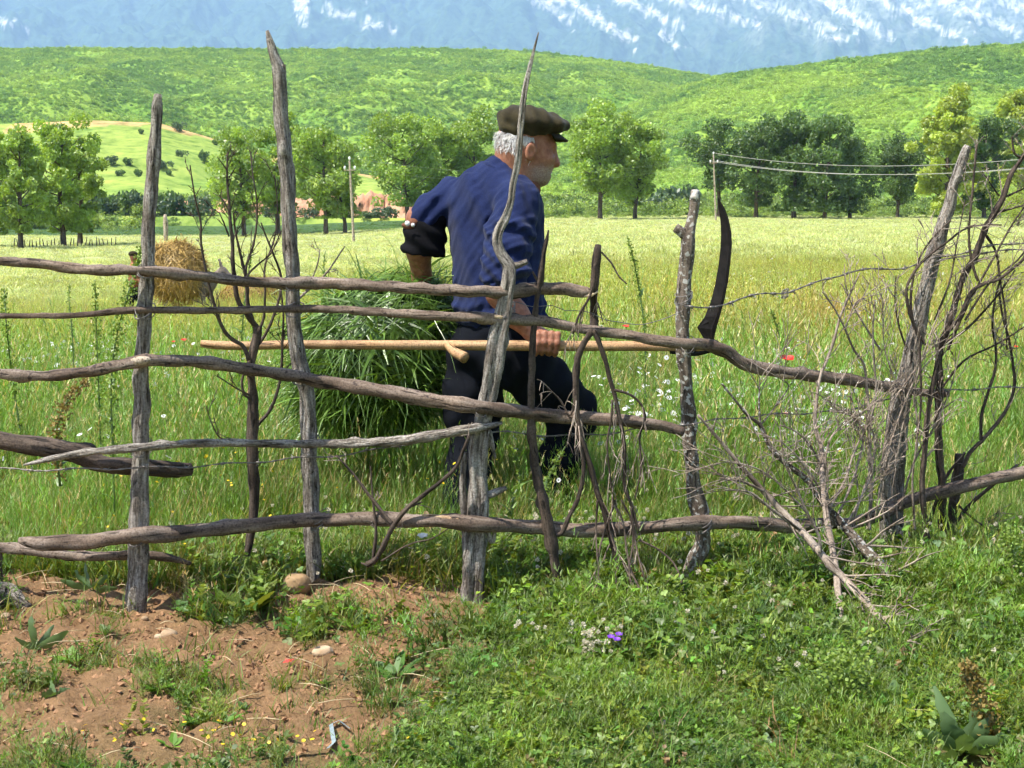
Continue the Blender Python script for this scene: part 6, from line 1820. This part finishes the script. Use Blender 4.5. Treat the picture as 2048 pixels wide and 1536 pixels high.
n = 9000
y = np.sqrt(RNG.uniform(2.5 ** 2, 4.7 ** 2, n)); x = RNG.uniform(-.44, .44, n) * y
c = cover(x, y)
wz = _w1(x * .8 + 11, y * .8 + 2)
dens = np.clip(.26 + .55 * sstep((wz - .1) / .6) + .8 * np.exp(-((y - 4.2) / .22) ** 2) + .45 * sstep((x - .55 * y * .44) / .3) * (y < 3.5), 0, 1) * c ** 1.5
dens = np.where(x < -.1, dens * .45, dens)
ok = RNG.random(n) < dens
ok &= free(x, y)
xs, ys, wz = x[ok], y[ok], wz[ok]
cs = np.array([0.075, 0.155, 0.02]) + (.5 * RNG.random((len(xs), 1)) + .6 * sstep(.5 + _w1(xs * .7, ys * .7 + 20))[:, None]) * np.array([0.13, 0.13, 0.012])
cs = np.where((RNG.random(len(xs)) < .07)[:, None], np.array([0.30, 0.22, 0.09]), cs)
scatter('leafy_weeds', WEED, np.stack([xs, ys, field_h(xs, ys)], 1), rots(len(xs), .2), RNG.uniform(.45, 1.05, len(xs)) * (.75 + .35 * sstep((ys - 3.2) / .8)), vary(cs, .2, .1), RNG.integers(0, 7, len(xs)), 'taller leafy weeds and grass clumps in the turf and along the fence foot', 'weeds')

# flowers: sprinkled by the hundred
def blooms(name, coll, x, y, up, scl, label, cat, stem=True, k=3):
    z = field_h(x, y)
    n = len(x)
    scatter(name, coll, np.stack([x, y, z + up], 1), np.stack([RNG.normal(size=n) * .35, RNG.normal(size=n) * .35, RNG.uniform(0, 6.28, n)], 1), scl, np.ones((n, 3)), RNG.integers(0, k, n), label, cat)

def spots(specs):
    """(px, py, spread px, count) -> places on the field"""
    X, Y = [], []
    for a, b, sx_, sy_, m in specs:
        for _ in range(m):
            g = ground_at(a + RNG.normal() * sx_, b + RNG.normal() * sy_, 2.0, 40)
            X.append(g[0]); Y.append(g[1])
    return np.array(X), np.array(Y)
x, y = spots([(1480, 905, 120, 45, 300), (1300, 960, 60, 30, 70), (1620, 980, 100, 40, 80), (150, 800, 100, 26, 110), (350, 850, 90, 35, 80), (1700, 870, 120, 50, 50), (1150, 1000, 60, 30, 25), (450, 800, 60, 30, 30), (170, 1040, 90, 30, 14), (1500, 660, 220, 50, 120)])
blooms('daisies', DAIS, x, y, (.30 + .10 * sstep((y - 5) / 3)) * RNG.uniform(.75, 1.15, len(x)) * (.5 + .5 * sstep((y - 4.4) / .8)), RNG.uniform(.62, 1.0, len(x)) * (1 + .06 * np.maximum(y - 5, 0)), 'white daisies sprinkled through the meadow', 'daisies', k=4)
x, y = spots([(250, 1075, 90, 45, 34), (460, 1070, 90, 40, 22), (1000, 1060, 80, 40, 8), (300, 1500, 90, 20, 16), (520, 1515, 80, 12, 14), (960, 1520, 90, 12, 14), (1100, 1500, 60, 20, 8), (1500, 960, 150, 50, 26), (900, 1060, 40, 30, 6)])
blooms('yellow_flowers', YELF, x, y, np.where(y > 4.2, .10 + .14 * sstep((y - 4.2) / .8), .04), np.where(y > 4.2, .62, .55) * RNG.uniform(.7, 1.2, len(x)), 'small yellow flowers in the grass', 'flowers')
x, y = spots([(1190, 1350, 30, 10, 30), (1090, 1330, 60, 10, 6), (1500, 1150, 170, 50, 60), (1850, 1180, 130, 40, 46), (1150, 1130, 130, 40, 42), (620, 1110, 130, 30, 24), (1600, 1300, 200, 60, 20)])
blooms('clover_flowers', CLOF, x, y, .065 + .05 * RNG.random(len(x)) + .06 * (y > 4.2), RNG.uniform(.45, .8, len(x)), 'pale clover heads among the turf', 'flowers')

# crumbs of soil and small stones on the bare earth
M_CRUMB = plain('soil_crumb', (0.30, 0.17, 0.09), noise=.4, nscale=60, rough=1)
def crumb(seed):
    r = np.random.default_rng(seed)
    V = np.array([[1, 0, 0], [-1, 0, 0], [0, 1, 0], [0, -1, 0], [0, 0, 1], [0, 0, -1]], float) * r.uniform(.6, 1.2, (6, 1)) + r.normal(size=(6, 3)) * .15
    T = np.array([[0, 2, 4], [2, 1, 4], [1, 3, 4], [3, 0, 4], [2, 0, 5], [1, 2, 5], [3, 1, 5], [0, 3, 5]])
    return build('crumb', V, T, M_CRUMB, attrs={}, linkit=False, smooth=False)
CR = protos('soil_crumbs', [crumb(k) for k in range(4)])
n = 22000
y = np.sqrt(RNG.uniform(2.5 ** 2, 4.2 ** 2, n)); x = RNG.uniform(-.42, .2, n) * y
ok = RNG.random(n) < 1.05 - cover(x, y)
x, y = x[ok], y[ok]
scatter('soil_crumb_litter', CR, np.stack([x, y, field_h(x, y) + .001], 1), RNG.uniform(0, 6, (len(x), 3)), .0014 + .011 * RNG.random(len(x)) ** 5, np.ones((len(x), 3)), RNG.integers(0, 4, len(x)), 'crumbs of red soil and grit on the bare earth', 'soil')
# dry straws lying about
M_DRY = leafy('dry_straw', (0.52, 0.42, 0.24), trans=.2, gloss=.05)
mb = MB(); r = np.random.default_rng(77)
for k in range(260):
    yy_ = math.sqrt(r.uniform(2.5 ** 2, 4.3 ** 2)); xx_ = r.uniform(-.42, .42) * yy_
    a = r.uniform(0, 6.28); L = r.uniform(.03, .13)
    p = np.array([xx_, yy_, float(field_h(xx_, yy_)) + r.uniform(.004, .035)])
    d = np.array([math.cos(a), math.sin(a), r.normal() * .12])
    mb.tube([p, p + d * L * .5 + [0, 0, .006], p + d * L], [.0011, .0011, .0007], n=4, step=L / 3, tint=r.uniform(.7, 1.3))
o = mb.make('dry_straws', M_DRY); tag(o, 'dry straws lying scattered on earth and turf', 'straw', kind='stuff')

# ------------------------------------------------------------------ single plants, flowers and stones
M_PLANT = leafy('weed_leaves', (0.12, 0.21, 0.04), trans=.4, gloss=.06)
M_SEED = leafy('weed_seed_heads', (0.20, 0.29, 0.055), trans=.4, gloss=.02)
M_RUSTY = leafy('rusty_seed_heads', (0.26, 0.19, 0.06), trans=.3, gloss=.02)
M_BIGL = leafy('grey_green_leaves', (0.11, 0.185, 0.06), trans=.35, gloss=.04)

def seed_weed(pxb, pyb, pts, label, mat, wpx, seed, D=None, dens=1.0, name='tall_weed', leafmat=None):
    """tall dock-like weed: stem with spikes of little seeds all along; pts from foot to tip in pixels"""
    r = np.random.default_rng(seed)
    g = ground_at(pxb, pyb) if D is None else P(pxb, pyb, D)[0]
    D = g[1]; s = D / FPX
    root = thing(name, label, 'weed', tuple(g))
    W = np.array([g - [0, 0, .02]] + [P(a, b, D + r.normal() * .03)[0] for a, b in pts])
    mb = MB(); C, _ = mb.tube(W, np.linspace(.0045, .0015, len(W)), n=6, rough=.05, step=.03)
    adopt(mb.make('stem', M_PLANT), root)
    mb = MB()
    L = len(C)
    for k in range(int(420 * dens)):
        q = r.random() ** .8
        c = C[int((.12 + .88 * q) * (L - 1))]
        wd = wpx * s * (.35 + .65 * math.sin(math.pi * min(q * .85 + .12, 1))) * .5
        a = r.uniform(0, 6.28)
        p = c + np.array([math.cos(a) * wd * r.random(), math.sin(a) * wd * r.random(), r.normal() * wd * .5])
        leaf_plate(mb, p, r.normal(size=3), r.normal(size=3) + [0, 0, .4], max(.010, 2.2 * s), max(.0045, 1.0 * s), r.uniform(.65, 1.4), .2)
    tag(adopt(mb.make('seeds', mat, smooth=False), root), kind='stuff')
    for k in range(5):
        c = C[int((.06 + .13 * k) * (L - 1))]
        a = r.uniform(0, 6.28)
        mb = MB()
        ribbon(mb, c, a, r.uniform(.4, .9), .07 + .012 * wpx * s * 10, .010, r, 4, .8, r.uniform(.8, 1.2))
        adopt(mb.make('leaf', leafmat or M_PLANT, smooth=False), root)
    return root

seed_weed(228, 1010, [(225, 880), (222, 780), (230, 690), (252, 600), (276, 520), (284, 482)], 'tallest leafy dock weed, partly behind the silver post', M_SEED, 40, 1, D=4.75, dens=2.0)
seed_weed(205, 1000, [(200, 860), (196, 740), (192, 640), (190, 560)], 'slim green weed left of the tallest dock weed', M_SEED, 26, 2, D=5.2)
seed_weed(60, 980, [(20, 720), (12, 640), (8, 570)], 'green weed spike at the picture edge between the upper rails', M_SEED, 30, 3, D=5.6)
seed_weed(150, 960, [(142, 640), (138, 600), (140, 565)], 'thin green weed spike in the field left of the straw load', M_SEED, 16, 4, D=7.5, dens=.7)
seed_weed(120, 960, [(112, 870), (130, 810), (165, 770), (185, 757)], 'rusty bent seed head leaning under the middle rail', M_RUSTY, 44, 5, D=4.5, dens=1.3)
seed_weed(1290, 800, [(1288, 650), (1275, 560), (1262, 500), (1254, 470)], 'slender leaning green weed between hanging branch and lichen post', M_SEED, 18, 6, D=6.4, dens=.9)
seed_weed(1575, 800, [(1570, 720), (1555, 660), (1540, 615)], 'yellow green weed spike above the red poppy', M_SEED, 20, 7, D=6.6, dens=.8)
seed_weed(640, 760, [(650, 560), (648, 520), (652, 500)], 'thin weed spike between tallest post and grass bundle', M_SEED, 13, 8, D=7.5, dens=.6)
seed_weed(475, 800, [(490, 600), (498, 540), (505, 482)], 'green weed spike behind the dead sapling', M_SEED, 16, 9, D=7.0, dens=.7)
seed_weed(1100, 1075, [(1085, 1000), (1100, 950), (1118, 915), (1130, 893)], 'pale green spiky weed beside the thin dark stake', M_SEED, 20, 10, D=4.5, dens=.6)
seed_weed(1030, 1075, [(1025, 1000), (1040, 960), (1030, 915), (1012, 885)], 'pale green arching weed between gnarled post and dark stake', M_SEED, 16, 11, D=4.5, dens=.5)
seed_weed(1985, 1500, [(1975, 1440), (1945, 1360), (1925, 1310)], 'brown stemmed dock weed in the lowest corner of the picture', M_RUSTY, 60, 12, dens=1.4)
seed_weed(1680, 1420, [(1675, 1390), (1690, 1350), (1680, 1325)], 'low yellowish bushy weed in the clover', M_SEED, 150, 13, dens=2.2)
seed_weed(2020, 1200, [(2015, 1150), (2025, 1100), (2020, 1050)], 'olive bushy weed at the picture edge below the dead bush', M_SEED, 110, 14, dens=1.6)

def broad_plant(pxb, pyb, leaves, label, mat, seed, name='broadleaf_plant'):
    """leaves: (tip px, tip py, width px, toward camera m)"""
    r = np.random.default_rng(seed)
    g = ground_at(pxb, pyb); s = g[1] / FPX
    root = thing(name, label, 'plant', tuple(g))
    for tx, ty, w, dy in leaves:
        tip = P(tx, ty, g[1] + dy)[0]
        mb = MB()
        d = tip - g; L = np.linalg.norm(d)
        side = np.cross(d / L, [0, 1, .3]); side /= np.linalg.norm(side)
        nrm = np.cross(side, d / L)
        V, m = [], 9
        for q in range(m):
            t = q / (m - 1)
            c = g + d * t + nrm * (.16 * L * math.sin(math.pi * t)) * -.6
            ww = w * s * .5 * math.sin(math.pi * min(t * .9 + .06, 1)) ** .7
            V += [c - side * ww * (1 + .18 * r.normal()) + nrm * ww * (.35 + .3 * r.normal()), c, c + side * ww * (1 + .18 * r.normal()) + nrm * ww * (.35 + .3 * r.normal())]
        Q = []
        for q in range(m - 1):
            Q += [[3 * q, 3 * q + 1, 3 * q + 4, 3 * q + 3], [3 * q + 1, 3 * q + 2, 3 * q + 5, 3 * q + 4]]
        mb.add(V, Q=Q, tint=r.uniform(.85, 1.2))
        adopt(mb.make('leaf', mat), root)
broad_plant(72, 1300, [(62, 1233, 18, 0), (136, 1262, 22, -.03), (108, 1250, 12, .03), (30, 1275, 14, -.02)], 'grey green plant with two big upright leaves on the red earth', M_BIGL, 1)
broad_plant(110, 1400, [(85, 1385, 24, -.02), (140, 1378, 20, .02), (100, 1362, 18, .03), (130, 1410, 16, -.04)], 'small grey leaf rosette on the earth near the picture corner', M_BIGL, 2)
broad_plant(1925, 1510, [(1868, 1372, 26, .03), (1885, 1425, 40, -.02), (1990, 1425, 34, .02), (2020, 1475, 40, -.04), (1845, 1462, 34, -.04), (1955, 1392, 24, .05), (1925, 1470, 40, -.10), (1975, 1500, 40, -.08), (1870, 1510, 36, -.09)], 'large dock plant with long broad leaves in the lowest corner', M_BIGL, 3)
broad_plant(1775, 1440, [(1790, 1360, 34, 0), (1760, 1380, 26, -.02), (1815, 1385, 24, .02), (1745, 1410, 22, -.03)], 'pale feathery leaf clump in the clover near the long branch butt', M_PLANT, 4)
broad_plant(1540, 1500, [(1500, 1480, 24, 0), (1570, 1478, 24, 0), (1530, 1465, 18, .03), (1590, 1500, 24, -.03)], 'low grey leaved plant at the bottom of the clover', M_BIGL, 5)
broad_plant(180, 1180, [(150, 1140, 14, .02), (215, 1150, 14, 0), (170, 1125, 10, .04), (120, 1160, 16, -.02), (235, 1175, 14, -.03)], 'low leafy weed at the foot of the silver post', M_BIGL, 6)
broad_plant(420, 1165, [(390, 1130, 14, .02), (455, 1135, 14, 0), (370, 1160, 14, -.02), (430, 1120, 10, .04), (480, 1160, 14, 0)], 'low leafy weed midway between silver and tallest post', M_BIGL, 7)

M_RED = leafy('red_petals', (0.75, 0.035, 0.02), trans=.4, tcol=(1, .8, .6), gloss=.03)
M_PUR = leafy('violet_petals', (0.24, 0.07, 0.60), trans=.35, tcol=(1, .8, 1), gloss=.02)
M_WHT = leafy('white_bindweed', (0.82, 0.82, 0.80), trans=.3, tcol=(1, 1, 1), gloss=.02)
def single_flower(x, y, wpx, D, label, mat, name, cat, petals=4, seed=0, cup=.5):
    r = np.random.default_rng(seed)
    c, s = P(x, y, D)
    g = np.array([c[0] + .01, D, float(field_h(c[0], D))])
    root = thing(name, label, cat, tuple(g))
    mb = MB(); mb.tube([g - [0, 0, .02], (g + c) / 2 + [.012, 0, 0], c], [.0014, .0013, .0011], n=5, step=.03)
    adopt(mb.make('stem', M_PLANT), root)
    for k in range(petals):
        a = k * 6.283 / petals + .4
        d = np.array([math.cos(a), math.sin(a) * .8, cup]); mb = MB()
        leaf_plate(mb, c, np.array([-d[0] * .4, -d[1] * .4 - .3, 1]), d, wpx * s * .55, wpx * s * .30, r.uniform(.85, 1.1), .25)
        adopt(mb.make('petal', mat, smooth=False), root)
single_flower(1574, 720, 32, 4.9, 'brightest red poppy above the second rail', M_RED, 'poppy', 'poppy', seed=1, cup=.25)
single_flower(1252, 654, 15, 6.0, 'small red poppy just over the second rail by the hanging branch', M_RED, 'poppy', 'poppy', seed=2)
single_flower(368, 681, 13, 6.3, 'red poppy in the meadow below the straw load', M_RED, 'poppy', 'poppy', seed=3)
single_flower(347, 684, 8, 6.4, 'tiny red poppy next to the bigger one below the straw load', M_RED, 'poppy', 'poppy', seed=4)
single_flower(2032, 694, 9, 6.2, 'red poppy at the picture edge behind the dead bush', M_RED, 'poppy', 'poppy', seed=5)
single_flower(1572, 828, 9, 4.9, 'small red poppy bud on the thin barbed wire line', M_RED, 'poppy', 'poppy', seed=6)
single_flower(845, 1074, 22, 4.25, 'white bindweed bloom beside the forked stick', M_WHT, 'bindweed_flower', 'flower', petals=6, seed=7, cup=.6)
for k, (x, y, lab) in enumerate(((1222, 1275, 'violet flower nearest the fence foot, first of three close together'), (1238, 1270, 'violet flower, topmost of three close together'), (1234, 1280, 'violet flower, lowest of three close together'))):
    g = ground_at(x, y + 75)
    single_flower(x, y, 16, g[1], lab, M_PUR, 'violet_flower', 'flower', petals=5, seed=10 + k, cup=.4)

M_STONE = plain('tan_stone', (0.40, 0.27, 0.15), noise=0, col2=(0.24, 0.15, 0.075), nscale=14, bump=.5, bscale=40, rough=.95)
M_STONE2 = plain('pale_stone', (0.44, 0.33, 0.22), noise=0, col2=(0.28, 0.18, 0.10), nscale=20, bump=.5, bscale=50, rough=.95)
def stone(x, y, wpx, hpx, label, mat, seed, name='stone'):
    r = np.random.default_rng(seed)
    g = ground_at(x, y + hpx * .42); s = g[1] / FPX
    R3 = np.array([wpx * s * .5, wpx * s * .42, hpx * s * .55])
    c = g + [0, R3[1] * .3, R3[2] * .72]
    h_ = max(R3.min() / 9, .0015)
    f = Field(c - R3 * 1.5, c + R3 * 1.5, h_)
    f.ell(c, R3, k=.01)
    for k in range(5):
        f.ell(c + r.uniform(-.45, .45, 3) * R3, R3 * r.uniform(.5, .72), k=R3.min() * .5)
    for k in range(9):                                                    # broken facets
        nv_ = r.normal(size=3); nv_ /= np.linalg.norm(nv_)
        f.warp(lambda x, y, z: 0 * x)
        gg = np.meshgrid(*[f.lo[q] + f.h * np.arange(f.n[q]) for q in range(3)], indexing='ij')
        pl = (gg[0] - c[0]) * nv_[0] + (gg[1] - c[1]) * nv_[1] + (gg[2] - c[2]) * nv_[2]
        f.f = np.maximum(f.f, (pl - np.abs(nv_ * R3).sum() * r.uniform(.66, .80)).astype(np.float32))
    V, Q = f.mesh()
    V = V + r.normal(size=V.shape) * R3.min() * .012
    tag(build(name, V, Q, mat), label, 'stone')
stone(594, 1170, 58, 44, 'round tan stone at the foot of the tallest post', M_STONE, 1)
stone(337, 1270, 34, 18, 'pale lumpy stone on the earth right of the silver post', M_STONE2, 2)
stone(318, 1276, 18, 12, 'small stone touching the pale lumpy one', M_STONE2, 3)
stone(644, 1308, 44, 20, 'flat whitish stone half sunk in the turf', M_STONE2, 4)
stone(10, 1238, 22, 12, 'small whitish stone before the rotten log', M_STONE2, 5)
stone(640, 1196, 14, 9, 'pebble in front of the tallest post foot', M_STONE2, 6)
stone(288, 1247, 14, 10, 'white pebble right at the silver post foot', M_STONE2, 7)
stone(1318, 1484, 42, 14, 'flat orange brown stone at the bottom of the turf', M_STONE, 8)
stone(1100, 1512, 30, 20, 'brown clod of earth at the bottom of the turf', plain('brown_clod', (0.3, 0.15, 0.07), noise=.3, nscale=20), 9, 'earth_clod')
stone(912, 1270, 26, 14, 'reddish clod at the edge of the bare earth', M_STONE, 10, 'earth_clod')
mb = MB()
gs = [ground_at(x, y) for x, y in ((540, 1525), (580, 1523), (620, 1517), (655, 1512), (668, 1495), (662, 1468), (678, 1455), (700, 1466))]
zz = [.008, .009, .009, .010, .010, .011, .011, .008]
for q in range(len(gs) - 1):
    a, b = gs[q] + [0, 0, zz[q]], gs[q + 1] + [0, 0, zz[q + 1]]
    d = (b - a) / np.linalg.norm(b - a); sd = np.cross(d, [0, 0, 1]); sd /= np.linalg.norm(sd); w = .0045
    mb.add([a - sd * w, a + sd * w + [0, 0, .004], b - sd * w, b + sd * w + [0, 0, .004]], Q=[[0, 1, 3, 2]])
tag(mb.make('plastic_strip', plain('pale_blue_plastic', (0.22, 0.27, 0.28), rough=.5, noise=.2, nscale=40)), 'crumpled pale blue plastic strip lying in the short grass', 'litter')
g = ground_at(575, 1337); mb = MB()
mb.add(np.array([g + [-.012, 0, .012], g + [.010, -.004, .016], g + [.016, .006, .02], g + [-.006, .008, .02]]), Q=[[0, 1, 2, 3]])
tag(mb.make('fallen_petal', M_RED), 'fallen red petal on the earth by the flat stone', 'petal')
